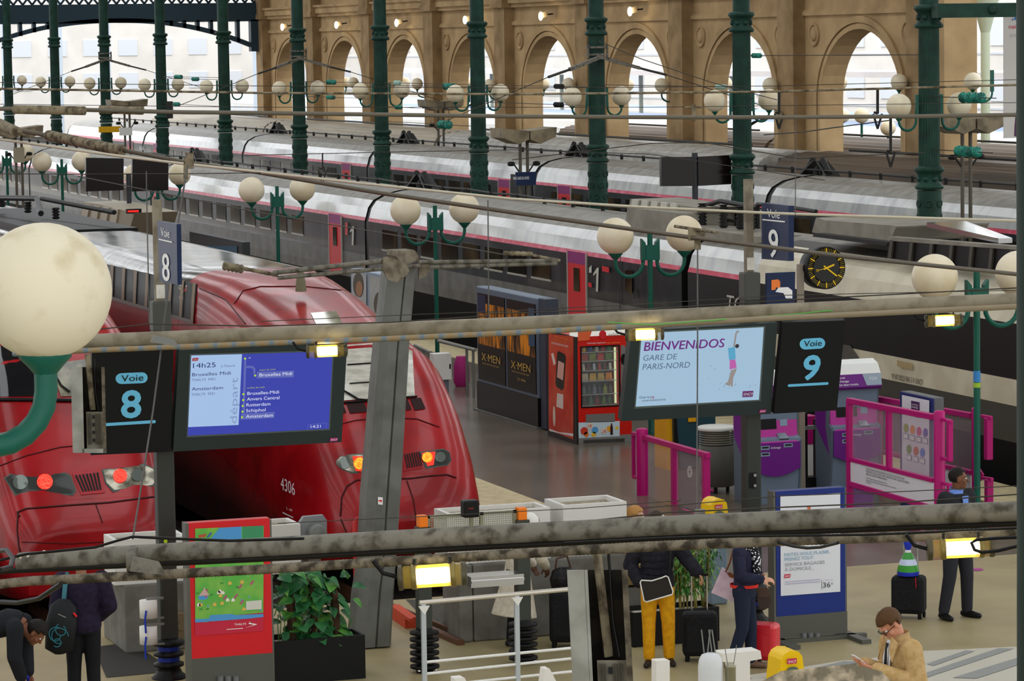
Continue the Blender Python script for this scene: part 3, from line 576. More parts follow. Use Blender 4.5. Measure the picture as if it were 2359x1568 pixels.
# ---------------------------------------------------------------- lamp posts on the platform
def lamp_post(x, y, z, label, scale=1.0, base=True):
    t = thing('street_lamp', label, 'lamp', (x, y, 0), 'twin globe lamp posts on the platform')
    m = M(); m.tube([(x, y, 0), (x, y, z + .08)], .048 * scale, 12); m.lathe((x, y, 0), [(.13, 0), (.13, .04), (.07, .06), (.07, .3), (.05, .32)], 12); m.build('post', TEAL, t)
    m = M(); m.bx(x - .1, x + .1, y - .06, y + .06, z - .45, z - .18)
    for s_ in (-1, 1): m.prism([(x + s_ * .1, y - .05, z - .45), (x + s_ * .17, y - .05, z - .45), (x + s_ * .17, y - .05, z - .06), (x + s_ * .1, y - .05, z - .14)], (0, .1, 0))
    m.build('bracket', TEAL, t)
    for s_ in (-1, 1):
        m = M(); P = [(x + s_ * .135, y, z - .2), (x + s_ * .135, y, z - .48)] + [(x + s_ * (.4 - .265 * math.cos(i * math.pi / 10)), y, z - .48 - .26 * math.sin(i * math.pi / 10)) for i in range(11)] + [(x + s_ * .665, y, z - .36)]
        m.tube(P, .036 * scale, 10); m.lathe((x + s_ * .665, y, z - .42), [(.04, 0), (.09, .06), (.13, .1), (.13, .12)], 14)
        a = m.build('lamp_arm', TEAL, t); g = M(); g.sph((x + s_ * .665, y, z), .33, n=36, m=24); g.build('globe', GLOBE_D if label.startswith('huge') else GLOBE, a)
    return t
for x, y, lab in ((2250, 634, 'nearest platform lamp post with two globes, at the right beside the suited man'), (1497, 541, 'twin globe lamp post above the red vending machine'), (1002, 482, 'twin globe lamp post rising behind the slanted steel column'), (638, 436, 'twin globe lamp post over the roof of the round nosed red train'),
                  (362, 402, 'twin globe lamp post beside the blue Voie 8 sign'), (142, 372, 'twin globe lamp post left of the dark platform screens'), (15, 353, 'twin globe lamp post cut by the left edge, with only its right globe showing')):
    p = wx(x, y, 21.6); t = lamp_post(21.6, p.y, p.z, lab)
    if x == 2250: q = M(); q.lathe((21.6, p.y, 2.1), [(.052, 0), (.052, .16)], 12); q.build('blue_band', mat('blue_band', '#3d84c4', .5), t); q = M(); q.lathe((21.6, p.y, 2.02), [(.052, 0), (.052, .07)], 12); q.build('lime_band', mat('lime_band', '#9bbf3b', .5), t)
p = wd(100, 670, 15.7)
lamp_post(p.x - .665, p.y, p.z, 'huge dirty globe on a curved green arm in the left foreground', 1.6)

# ---------------------------------------------------------------- lamps on the arcade wall
def wall_lamp(x, y, d, X, lab, g):
    p = wx(x, y, X); t = thing('wall_lamp', lab, 'lamp', (p.x, p.y, p.z), g); r = .245
    m = M(); m.sph(p, r, n=20, m=12); m.build('globe', GLOBE, t)
    s_ = 1 if X < 43 else -1; P = [(p.x, p.y, p.z - r)] + [(p.x + s_ * (.3 - .3 * math.cos(i * math.pi / 8)), p.y, p.z - r - .12 - .22 * math.sin(i * math.pi / 8)) for i in range(9)] + [(p.x + s_ * .6, p.y, p.z - .05)]
    m = M(); m.tube(P, .03, 7); m.lathe((p.x, p.y, p.z - r - .06), [(.03, 0), (.08, .07)], 10); m.bx(p.x + s_ * .6 - .04, p.x + s_ * .6 + .04, p.y - .05, p.y + .05, p.z - .3, p.z + .3); m.build('arm', TEAL, t)
NTH = ['first', 'second', 'third', 'fourth', 'fifth', 'sixth', 'seventh', 'eighth']
for i, (x, y) in enumerate(((2241, 187), (2071, 189), (1774, 196), (1524, 196), (1310, 194), (1128, 196), (961, 193), (814, 190))):
    wall_lamp(x, y, 0, 42.3, 'globe lamp on the inner face of the arcade, %s from the right' % NTH[i], 'globe lamps on the arcade piers')
for i, (x, y) in enumerate(((1935, 190), (1671, 192), (1446, 195), (1253, 193), (1077, 191), (933, 190), (797, 189))):
    wall_lamp(x, y, 0, 45.0, 'globe lamp seen through the arches on the outer face, %s from the right' % NTH[i], 'globe lamps outside the arches')
FLOOD = mat('lit_floodlight', '#fff1d0', .4, emit=7)
for i, (x, y) in enumerate(((657, 60), (782, 55), (921, 50), (1079, 43), (1254, 34), (1460, 23))):
    p = wx(x, y, 42.5); t = thing('floodlight', 'small lit floodlight on the arcade wall, %s from the left' % NTH[i], 'light', p, 'floodlights above the arches')
    m = M(); m.obx(p, (.1, -.05, .03), (.04, .1, 0), (-.04, 0, .1)); m.build('housing', mat('floodlight_beige', '#8d7a5c', .6), t)
    m = M(); m.sph(p + V((-.17, -.06, -.05)), .15, (.5, 1, 1.1)); m.build('lit_face', FLOOD, t)
    m = M(); m.tube([p, p + V((.36, .03, .03))], .03, 6); m.build('wall_bracket', DARK, t)

# ---------------------------------------------------------------- pipes across the foreground and things hung on them
def path(pts, Z0, Z1=None):
    Z1 = Z1 or Z0; x0, x1 = pts[0][0], pts[-1][0]; dv = (x1 - x0) or 1
    return [wd(x, y, Z0 + (Z1 - Z0) * (i / (len(pts) - 1) if abs(dv) < 60 else (x - x0) / dv)) for i, (x, y) in enumerate(pts)]
def tpx(m, pts, Z0, rpx, Z1=None, n=8):
    P = path(pts, Z0, Z1); m.tube(P, [rpx * (p - CAM).dot(FW) / F for p in P], n); return m
def wire(lab, pts, Z0, rpx, Z1=None, mt=None, cat='wire', name='overhead_wire', n=6):
    m = M(); tpx(m, pts, Z0, rpx, Z1, n); return single(name, m, mt or WIRE, lab, cat, path(pts, Z0, Z1)[0], 'overhead wires and tubes')
ZL, ZU = 20.0, 34.0
low = thing('support_pipe', 'nearest long pipe with bird droppings crossing the lower part of the picture', 'pipe', wd(46, 1294, ZL))
m = M(); tpx(m, [(46, 1296), (320, 1278), (600, 1262), (900, 1245), (1190, 1229), (1480, 1214), (1780, 1200), (2070, 1188), (2400, 1175), (3000, 1148)], ZL, 24, 17.2, 24); m.build('pipe', DIRTY, low)
m = M(); tpx(m, [(0, 1315), (600, 1287), (1190, 1256), (1780, 1227), (2400, 1203), (3000, 1176)], ZL, 7, 17.2, 4); m.build('dark_bar', mat('bar_black', '#1b1813', .7), low)  # dark bar modelled along the underside of the pipe
for x, y in ((1612, 1192), (305, 1280)):
    m = M(); a = wd(x, y, 19.4); m.prism([wd(x - 4, y + 36, 19.3), wd(x + 78, y + 44, 19.3), wd(x + 62, y + 14, 19.3), wd(x + 4, y + 2, 19.3)], (0, .03, 0)); m.lathe(wd(x, y + 8, 19.5), [(.075, -.03), (.075, .03)], 16, RT); m.build('clamp_plate', DIRTY, low)
random.seed(21); m = M()
for i in range(90):
    x = random.uniform(40, 2340); t_ = (x - 46) / 2300; yc_ = 1296 - 66 * min(1, t_ * 2) - (54 * max(0, t_ - .5) * 2 * .95); p = wd(x, yc_ + random.uniform(-21, 4), ZL - .06 - t_ * 1.3); m.sph(p, random.uniform(.006, .018), (random.uniform(.5, 1.2), .5, random.uniform(.6, 2.2)), 7, 5)
m.build('droppings', mat('droppings', '#cfcabb', .8), low)['kind'] = 'stuff'
con = thing('cable_conduit', 'ribbed dirty cable conduit running just under the nearest pipe', 'conduit', wd(64, 1338, ZL))
m = M(); PP = [(0, 1345), (64, 1338), (330, 1325), (600, 1311), (900, 1293), (1190, 1275), (1480, 1259), (1780, 1246), (2070, 1236), (2400, 1224), (3000, 1197)]
P = path(PP, 19.8, 17.0); Q = []; RR = []
for a, b in zip(P[:-1], P[1:]):
    n = int((b - a).length / .012)
    for i in range(n): Q.append(a + (b - a) * i / n); RR.append((.0305 if len(Q) % 2 else .0282))
m.tube(Q, RR, 10); m.build('corrugated_tube', mat('dirty_conduit', '#786f5f', .75, col2='#352f25', ns=12, lo=.4, hi=.6, bump=.3), con)
for pts, r, lab in (([(0, 1290), (60, 1276), (140, 1268), (220, 1260), (270, 1245), (305, 1236), (420, 1241), (530, 1245), (700, 1240)], 3.5, 'black cable looping over the left end of the nearest pipe'), ([(0, 1386), (40, 1388), (90, 1378), (140, 1345)], 6, 'thick black cable hanging below the conduit at the left'), ([(0, 1268), (15, 1266), (30, 1285), (25, 1305), (0, 1312)], 6, 'black cable loop at the left edge under the nearest pipe'),
                    ([(1300, 1250), (1500, 1240), (1600, 1236), (1780, 1234), (2000, 1231), (2130, 1226), (2400, 1213)], 3, 'black cable strung along the right half of the nearest pipe'), ([(1780, 1246), (1830, 1258), (1860, 1262), (1890, 1260), (1930, 1250)], 4, 'slack black cable hanging in front of the blue advertising stand')):
    wire(lab, pts, 19.3 if pts[0][0] < 1000 else 18.2, r, 18.5 if pts[0][0] < 1000 else 17.2, BLACK, 'cable', 'cable')
wire('black cable in a loop around the lamp at the lower right', [(2400, 1235), (2300, 1239), (2250, 1243), (2238, 1250), (2245, 1266), (2262, 1272), (2300, 1268), (2345, 1257), (2400, 1250)], 17.1, 4, 17.0, BLACK, 'cable', 'cable')
upp = thing('support_pipe', 'second long pipe crossing the middle of the picture above the departure screens', 'pipe', wd(219, 787, ZU))
m = M(); tpx(m, [(60, 793), (219, 787), (600, 772), (900, 760), (1190, 748), (1480, 733), (1780, 718), (2070, 705), (2400, 690), (3000, 661)], ZU, 18.5, 29.9, 20); m.build('pipe', mat('upper_pipe', '#8f8673', .5, col2='#6d6452', ns=6, lo=.45, hi=.7, bump=.15), upp)
m = M(); tpx(m, [(60, 806), (184, 802), (600, 788), (1190, 765), (1780, 733), (2400, 703)], ZU - .15, 1.8, 31.3, 6); m.build('rail', RUSTY, upp)
for x, y in ((1130, 745), (1850, 712), (372, 776)):
    m = M(); m.prism([wd(x - 25, y + 12, 32.6), wd(x + 40, y + 22, 32.6), wd(x + 30, y + 6, 32.6), wd(x - 15, y - 4, 32.6)], (0, .03, 0)); m.build('clamp_plate', STEELG, upp)
m = M(); P = path([(30, 815), (184, 808), (600, 791), (870, 781), (1190, 766), (1480, 750), (1780, 733), (2070, 719), (2400, 703), (3000, 674)], ZU - .3, 29.6); Q = []
for a, b in zip(P[:-1], P[1:]):
    n = int((b - a).length / .05); Q += [a + (b - a) * i / n for i in range(n)]
tw = [mat('rope_beige', '#8f836c', .7), mat('rope_blue', '#6f7d86', .7), mat('rope_orange', '#97805c', .7)]
for i in range(len(Q) - 1):
    m.k = 0 if i % 2 or i > len(Q) * .5 else (1 if i % 4 == 0 else 2); n0 = len(m.f); m.tube([Q[i], Q[i + 1]], .027, 8, caps=False)
    m.mi[n0:] = [m.k] * (len(m.mi) - n0)
single('cable_bundle', m, tw, 'bundle of twisted blue, orange and beige cable under the middle pipe', 'cable', Q[0])
wire('thin green wire along the middle pipe', [(1400, 742), (1500, 748), (1835, 723), (1900, 716), (2345, 703)], 31.5, 1.5, 31.2, mat('green_wire', '#5fb04f', .5))

LAMPGLOW = mat('lit_tube', '#fff0c0', .4, emit=9); LAMPGLASS = mat('lamp_tube_glass', '#d9b850', .1, alpha=.3)  # yellow glass tint paints in the glow around the lit tube
def tube_lamp(x0, y0, x1, y1, rpx, Z, lab):
    a, b = wd(x0, y0, Z), wd(x1, y1, Z); d = b - a; L = d.length; n = d / L; r = rpx * Z / F
    t = thing('tube_lamp', lab, 'lamp', (a + b) / 2 + V((0, 0, r)), 'lit tubular lamps under the pipes')
    m = M(); m.lathe(a, [(r * .94, L * .08), (r * .94, L * .92)], 24, n, caps=False); m.build('glass_tube', LAMPGLASS, t)
    m = M(); m.lathe(a, [(r * .62, L * .27), (r * .66, L * .3), (r * .66, L * .72), (r * .62, L * .75)], 20, n); m.build('lit_tube', LAMPGLOW, t)
    for q in (0, .92): m = M(); m.lathe(a + d * q, [(r * .6, 0 if q == 0 else L * .08), (r * 1.05, L * .012), (r * 1.05, L * .07)] if q == 0 else [(r * 1.02, 0), (r * 1.02, L * .06), (r * .6, L * .08)], 24, n); m.build('end_cap', mat('lamp_cap', '#55503f', .4, .5), t)
    for q in (.2, .76): m = M(); m.lathe(a + d * q, [(r, 0), (r * 1.04, .001), (r * 1.04, L * .07), (r, L * .071)], 24, n); m.build('clip_band', mat('clip_band', '#8a7a48', .4, .6), t)
    m = M(); m.tube([a + d * .05, a - n * r * 1.2 + V((0, 0, r * .5)), a - n * r * 2 + V((0, 0, r * 1.6))], r * .2, 6); m.build('lead', BLACK, t)
    m = M(); 
    for q in (.25, .75): m.tube([a + d * q + V((0, 0, r * .9)), a + d * q + V((0, 0, r * 1.5))], r * .18, 6); m.build('hanger', DARK, t); m = M()
tube_lamp(916, 1331, 1076, 1320, 28, 18.6, 'largest lit tube lamp, under the nearest pipe near the picture centre')
tube_lamp(2135, 1266, 2292, 1258, 24, 17.4, 'lit tube lamp under the nearest pipe at the right, above dark trousers')
tube_lamp(705, 810, 801, 806, 15, 32.7, 'lit tube lamp above the Bruxelles departure screen')
tube_lamp(1440, 772, 1530, 768, 14.5, 31.8, 'lit tube lamp above the left corner of the welcome screen')
tube_lamp(2130, 740, 2218, 736, 14, 31.2, 'lit tube lamp under the middle pipe near the green lamp post')

# open trough luminaires hanging below the pipes, seen from behind
LUM = mat('luminaire_grey', '#9c9d96', .5, col2='#86867e', ns=4); LUMD = mat('luminaire_inside', '#2a251c', .8, col2='#17130e', ns=8)
def trough(x, y, w_, h_, Z, lean, lab, g):
    k = Z / F; def_ = lambda px, py, d: wd(x + px * w_ + lean * py * w_, y + py * h_, Z + d)
    t = thing('hanging_luminaire', lab, 'light', def_(.5, 0, .2), g); D_ = w_ * k * .9
    def slab(nm, mt, p0, p1, d0, d1, y0=0, y1=1, sk0=0.0, **kw):
        m = M(); vs = [def_(p + (sk0 if d == d1 else 0), q, d) for q in (y0, y1) for d in (d0, d1) for p in (p0, p1)]
        m.add(vs, [(0, 1, 3, 2), (4, 6, 7, 5), (0, 4, 5, 1), (2, 3, 7, 6), (0, 2, 6, 4), (1, 5, 7, 3)]); return m.build(nm, mt, t, **kw)
    slab('side_plate', LUM, 0, .3, 0, .02, bevel=.004); slab('side_plate', LUM, .28, .34, 0, D_); slab('side_plate', mat('luminaire_grimy', '#6b6353', .7, col2='#3d372c', ns=9), .9, 1.0, 0, D_)
    slab('back_plate', LUMD, .3, .97, D_ * .85, D_); slab('end_plate', LUM, .28, 1.0, 0, D_, .95, 1.0)
    bal = slab('ballast_box', mat('ballast_plate', '#8b8576', .6, col2='#716a5a', ns=6), .42, .9, D_ * .3, D_ * .8, .52, .95)
    for i in range(7): slab('cooling_fin', mat('ballast_fin', '#4c473b', .6), .46 + i * .045 + (.08 if i > 2 else 0), .475 + i * .045 + (.08 if i > 2 else 0), D_ * .2, D_ * .32, .54, .9)
    for i in range(4): slab('terminal', BLACK, .6, .67, D_ * .22, D_ * .3, .56 + i * .09, .6 + i * .09)
    m = M(); m.bar(def_(.5, -.15, D_ * .4), def_(.62, .5, D_ * .4), w_ * k * .16, .02); m.build('strap', RUSTY, t)
    m = M(); m.tube([def_(.7, -.1, D_ * .3), def_(.72, .3, D_ * .3), def_(.8, .5, D_ * .2)], w_ * k * .03, 6); m.build('lead', BLACK, t)
trough(163, 845, 78, 198, 33, .06, 'small grey open luminaire hanging in front of the Voie 8 board', 'hanging trough luminaires')
trough(1306, 1312, 140, 400, 19.3, .14, 'large dirty open luminaire hanging from the nearest pipe at bottom centre', 'hanging trough luminaires')

# ---------------------------------------------------------------- overhead lines
m = M(); tpx(m, [(-20, 204), (300, 209), (590, 214), (1180, 217), (1500, 214), (1780, 211), (2359, 195), (2900, 178)], 42, 2.6, 33, 8); single('overhead_tube', m, WIRE_L if False else RUSTY, 'upper thin horizontal tube crossing the whole picture', 'tube', wd(0, 204, 42), 'overhead wires and tubes')
t = thing('overhead_tube', 'lower horizontal tube with two thick insulator sleeves at its left end', 'tube', wd(0, 250, 40), 'overhead wires and tubes')
m = M(); tpx(m, [(-20, 250), (200, 253), (400, 258), (590, 260), (1190, 268), (1500, 270), (1780, 270), (2100, 268), (2359, 264), (2900, 254)], 40, 5, 33, 10); m.build('tube', mat('tube_grey', '#6d675b', .5, .2), t)
for a, b, r in ((32, 195, 10.5), (232, 328, 9.5)): m = M(); tpx(m, [(a, 252), ((a + b) / 2, 253.5), (b, 255)], 39.5, r, 39.2, 14); m.build('insulator_sleeve', RUSTY, t)
m = M(); m.obx(wd(391, 253, 39.2), RT * .036, UP * .1, FW * .05); m.build('end_bracket', DARK, t)
for x in (1598,): m = M(); m.obx(wd(x, 260, 37), RT * .02, UP * .09, FW * .04); m.obx(wd(x, 247, 37), RT * .1, UP * .008, FW * .04); m.build('clip', RUSTY, t)
t = thing('contact_rail', 'dark overhead conductor sloping from the upper left to the right edge', 'rail', wd(0, 290, 62), 'overhead wires and tubes')
m = M(); tpx(m, [(-20, 288), (110, 312), (285, 346), (430, 374), (590, 396), (880, 445), (1180, 489), (1580, 545), (1950, 591), (2359, 633), (2900, 687)], 60, 5, 22, 10); m.build('conductor', mat('conductor_brown', '#5a5140', .5, .3), t)
for a, b, r in (((0, 286), (38, 304), 13), ((112, 312), (282, 347), 12.5)): m = M(); tpx(m, [a, ((a[0] + b[0]) / 2, (a[1] + b[1]) / 2), b], 58, r, 56, 14); m.build('insulator_sleeve', RUSTY, t)
m = M(); m.obx(wd(437, 370, 50), RT * .06, UP * .12, FW * .05); m.obx(wd(428, 388, 50), RT * .03, UP * .16, FW * .04); m.build('end_clamp', RUSTY, t); m = M(); m.obx(wd(1605, 540, 39), RT * .1, UP * .07, FW * .05); m.tube([wd(1555, 521, 39.5), wd(1650, 535, 38.5)], .02, 6); m.tube([wd(1607, 553, 39), wd(1607, 575, 39)], .04, 6); m.build('clamp', RUSTY, t)
m = M(); tpx(m, [(-20, 318), (280, 360), (430, 378), (590, 395), (840, 423), (1180, 458), (1480, 477), (1780, 491), (2060, 500), (2359, 509), (2900, 520)], 58, 3.2, 24, 8)
for i in range(16): p = path([(440 + i * 124, 0), (441 + i * 124, 1)], 40)[0]
single('contact_wire', m, WIRE_L, 'pale cream conductor below the dark one, sagging towards the right', 'wire', wd(0, 320, 58), 'overhead wires and tubes')
for lab, pts, z0, r, z1 in (('thin wire falling from the dark platform screens to the slanted column', [(180, 406), (590, 488), (900, 540), (1160, 586)], 60, 1.4, 38),
    ('long twisted hanger wire swinging down past the Voie 8 board', [(432, 380), (405, 545), (390, 640), (372, 800), (352, 950), (330, 1090), (306, 1240)], 45, 2.2, 21),
    ('thin vertical wire beside the left steel post', [(337, 395), (340, 560), (344, 745)], 40, 1.4, 34),
    ('vertical dropper wire beside the film posters', [(1124, 462), (1125, 600), (1126, 735)], 36, 1.5, 32.5), ('vertical dropper wire crossing the welcome screen', [(1607, 575), (1607, 800), (1606, 1000), (1605, 1190)], 38, 1.7, 20),
    ('thin vertical dropper beside the wall pilaster at the right', [(1833, 222), (1833, 350), (1832, 495)], 38, 1, 34),
    ('thin wire just above the middle pipe, left half', [(190, 762), (345, 746), (590, 751), (900, 742), (1127, 727)], 33.5, 1.6, 32.4), ('thin wire just above the middle pipe, right half', [(1127, 722), (1480, 712), (1830, 690), (2359, 662)], 32.3, 1.6, 31), ('second thin wire above the middle pipe', [(600, 740), (960, 724), (1127, 718), (1482, 700), (1800, 680), (2359, 668)], 32.2, 1, 31),
    ('thin wire just above the nearest pipe at the right', [(1300, 1205), (1540, 1180), (1800, 1168), (2075, 1157), (2359, 1137)], 19.5, 1.8, 18.4), ('upper thin wire crossing the magenta barrier', [(1480, 1170), (1800, 1142), (2075, 1132), (2359, 1118)], 19.6, 1.2, 18.4), ('thin wire from the slanted column across the white planters', [(640, 1205), (960, 1190), (1340, 1170), (1570, 1152)], 20, 1, 19.3),
    ('catenary wire high in the arcade at the right', [(1760, 310), (1850, 304), (1920, 294), (2050, 277)], 60, 1.6, 52), ('catenary wire below the arches at the right', [(1180, 368), (1500, 330), (1620, 328), (1840, 365), (1910, 361), (2130, 352)], 62, 1.2, 50),
    ('long stay wire crossing the arches', [(1380, 95), (1475, 135), (1640, 190), (1790, 230)], 76, 1, 70), ('fine wire behind the upper horizontal tube', [(0, 190), (600, 198), (1180, 203), (1780, 198), (2359, 183)], 60, .9, 55),
    ('fine wire between the two horizontal tubes', [(0, 240), (600, 247), (1500, 247), (2359, 236)], 60, .8, 55), ('thin wire in front of the left platform screens', [(0, 400), (180, 401), (430, 400), (600, 398)], 55, 1.2, 50), ('fine wire over the second train', [(560, 358), (900, 350), (1180, 345), (1500, 355), (1900, 415)], 75, 1, 60)):
    wire(lab, pts, z0, r, z1)
def vhook(x, y0, y1, Z, lab, s_=1):
    m = M(); k = Z / F; a = wd(x, y1, Z); m.tube([wd(x, y0, Z), a], .018, 5); m.tube([a, wd(x - 9 * s_, y1 - 4, Z)], .014, 5)
    for d in (-1, 1): m.tube([wd(x + d * 10, y1, Z), wd(x, y1 + 35, Z)], .014, 5)
    single('wire_hanger', m, DARK, lab, 'hanger', wd(x, y0, Z), 'small wire hangers')
vhook(2052, 268, 350, 36.6, 'black V shaped wire hanger in front of the right arches'); vhook(1795, 212, 262, 37.5, 'black wire hanger beside the second column from the right'); vhook(2022, 206, 262, 36.9, 'black wire hanger inside the large right arch'); vhook(743, 352, 390, 73, 'thin black hanger over the second train')
INS = mat('green_glass_insulator', '#2f8f7c', .12, col2='#1d5b50', ns=6); INSP = mat('pale_glass_insulator', '#a9cdbf', .12)
for x, y, dx, dy, r, Z, mt, lab in ((2240, 225, 32, -9, 13, 54, INS, 'largest string of green glass insulators at the right edge'), (2230, 349, 33, 0, 13, 55, INS, 'string of green glass insulators below the butterfly lamp at the right'), (1025, 287, 20, -1, 10, 80, INS, 'green insulator string hanging level with the train roofs'), (1035, 199, 20, -5, 8, 85, INS, 'green insulator string beside the fourth column'),
    (1288, 199, 15, -3, 6, 90, DARK, 'dark insulator string in front of the arcade, upper one'), (1287, 241, 15, -1, 6, 90, DARK, 'dark insulator string in front of the arcade, lower one'), (1661, 200, 16, 6, 6, 75, INSP, 'pale insulator string beside a globe at the second column'), (1743, 128, 13, 4, 6, 95, INS, 'small green insulator string high in the sixth arch'), (763, 189, 17, -4, 6, 100, INS, 'small green insulator string in the second arch, upper one'), (762, 224, 16, -3, 5, 100, INS, 'small green insulator string in the second arch, lower one'),
    (915, 191, 9, 4, 6, 100, INSP, 'pale insulator string left of the fifth column globe'), (918, 247, 12, 2, 5, 100, INS, 'small insulator string below the fifth column globe'), (411, 177, 18, -6, 5, 120, INS, 'dark green insulator string in the bright end opening, left one'), (450, 182, 14, 4, 5, 120, INS, 'dark green insulator string in the bright end opening, right one'), (407, 240, 12, 2, 5, 118, INS, 'small insulator string above the dark carriage at the left')):
    X_ = 29.5 if x > 400 and y > 100 else 29.5; p = wx(x, y, X_); k = (p - CAM).dot(FW) / F; L = 2 * dx * k / .55; n = V((0, -1, 0)); m = M(); a = p - n * L / 2
    ys = sorted([q[1] for q in CPX]); far = min([q for q in ys if q > p.y], default=ys[-1]); near = max([q for q in ys if q < p.y], default=p.y - L)
    m.k = 1; m.tube([(X_, far - .21, p.z), (X_, near + (.21 if near in ys else 0), p.z)], .01, 6); m.k = 0
    for i in range(4): m.lathe(a + n * L * (.12 + i * .25), [(r * .3 * k, -.06 * L), (r * k, -.02 * L), (r * k, .02 * L), (r * .35 * k, .05 * L)], 14, n)
    single('glass_insulator', m, [mt, WIRE], lab, 'insulator', a, 'glass insulator strings')

# ---------------------------------------------------------------- outside: pale buildings, canopies, trains
PALE = mat('haze_pale_render', '#efe9e2', .8, col2='#e4dfd8', ns=.3); PGLASS = mat('haze_pale_window', '#dfe3e8', .4); PBLUE = mat('pale_blue_roof', '#8fa3dc', .4); PGREY = mat('pale_grey', '#cfd3d8', .6)  # pale tones paint haze and overexposure into the outside colours
def building(x0, x1, y0, y1, h, lab, mt, rows, cols, face='x'):
    t = thing('building', lab, 'building', ((x0 + x1) / 2, (y0 + y1) / 2, -.8), 'pale buildings outside'); m = M(); m.bx(x0, x1, y0, y1, -.8, h); m.build('walls', mt, t)
    for r in range(rows):
        m = M(); z = 3 + r * 3.1
        if face == 'x': m.bx(x0 - .05, x0 + .1, y0 + 1, y1 - 1, z, z + .12); m.build('ledge', PGREY, t)
        for c in range(cols):
            m = M()
            if face == 'x': p = y0 + 1.5 + c * (y1 - y0 - 3) / cols; m.bx(x0 - .08, x0 + .1, p, p + (y1 - y0) / cols * .5, z + .5, z + 2)
            else: p = x0 + 1 + c * (x1 - x0 - 2) / cols; m.bx(p, p + (x1 - x0) / cols * .5, y0 - .08, y0 + .1, z + .5, z + 2)
            m.build('window', PGLASS, t)
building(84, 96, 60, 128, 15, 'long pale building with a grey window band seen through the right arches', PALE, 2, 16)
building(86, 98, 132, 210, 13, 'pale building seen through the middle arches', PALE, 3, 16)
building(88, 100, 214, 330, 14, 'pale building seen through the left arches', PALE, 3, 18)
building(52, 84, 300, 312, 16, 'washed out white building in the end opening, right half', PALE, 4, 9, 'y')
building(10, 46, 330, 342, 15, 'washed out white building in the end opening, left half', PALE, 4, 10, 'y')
m = M(); p = wx(1980, 95, 80); m.bx(80, 80.6, p.y - .3, p.y + .3, 5, 14); single('red_banner', m, mat('outside_red', '#b5404a', .6), 'red vertical strip outside the large right arch', 'banner', p) if False else None
def shuttle(x0, y0, y1, lab):
    t = thing('commuter_train', lab, 'train', (x0 + 1.4, y0, -.72), 'white and blue trains outside')
    y = y0
    while y < y1:
        m = M(); m.loft([ring(x0, yy, .1, 1.05) for yy in (y + .2, y + 21)], ks=[0, 0, 0, 1, 1, 1, 2, 1, 1, 1, 3, 3, 3, 3, 1, 1, 1, 2, 1, 1, 1, 1, 0, 0, 0], smooth=False); o = m.build('carriage', [T_UNDER, WHITE, PGLASS, PBLUE], t)
        for i in range(9): q = M(); q.bx(x0 - .02, x0 + .02, y + 1.5 + i * 2.1, y + 2.9 + i * 2.1, 1.8, 2.5); q.build('window', PGLASS, o)
        y += 21.4
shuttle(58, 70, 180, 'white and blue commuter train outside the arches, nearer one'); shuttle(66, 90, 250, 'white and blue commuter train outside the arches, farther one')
def canopy(x0, x1, y0, y1, z, lab):
    t = thing('platform_canopy', lab, 'canopy', ((x0 + x1) / 2, y0, -.75)); m = M(); m.bx(x0, x1, y0, y1, z, z + .25); m.build('roof', PALE, t)
    for i in range(int((y1 - y0) / 12) + 1): m = M(); m.tube([((x0 + x1) / 2, y0 + 1 + i * 12, -.75), ((x0 + x1) / 2, y0 + 1 + i * 12, z)], .12, 10); m.build('post', mat('canopy_post', '#b9c3bb', .5), t)
canopy(60.9, 64.9, 62, 200, 5.4, 'white flat platform canopy outside the arches')
for i, (x, y, X) in enumerate(((1940, 266, 50.5), (1985, 266, 50.5), (2046, 294, 50.5))):
    p = wx(x, y, X); t = thing('outdoor_lamp', 'cream globe lamp low outside the large right arch, %s of three' % ('leftmost', 'middle', 'rightmost')[i], 'lamp', (p.x, p.y, -.75), 'outdoor globe lamps'); m = M(); m.sph(p, .28, n=16, m=10); m.build('globe', GLOBE, t); m = M(); m.tube([(p.x, p.y, -.75), (p.x, p.y, p.z - .25)], .05, 8); m.build('post', TEAL, t)
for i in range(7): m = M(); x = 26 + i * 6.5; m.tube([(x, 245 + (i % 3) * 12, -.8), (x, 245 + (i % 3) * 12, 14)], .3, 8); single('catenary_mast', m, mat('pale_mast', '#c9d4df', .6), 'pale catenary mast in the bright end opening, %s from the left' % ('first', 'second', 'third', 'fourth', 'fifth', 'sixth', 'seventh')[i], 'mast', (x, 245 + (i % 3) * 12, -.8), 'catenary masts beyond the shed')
p = wx(2270, 150, 52); m = M(); m.tube([(52, p.y, -.75), (52, p.y, 8.5)], .16, 10); m.lathe((52, p.y, 7.2), [(.16, 0), (.4, .9), (.5, 1.2)], 10); single('outdoor_column', m, mat('pale_green_column', '#b9c2a8', .6), 'pale green iron column outside the corner opening', 'column', (52, p.y, -.75))
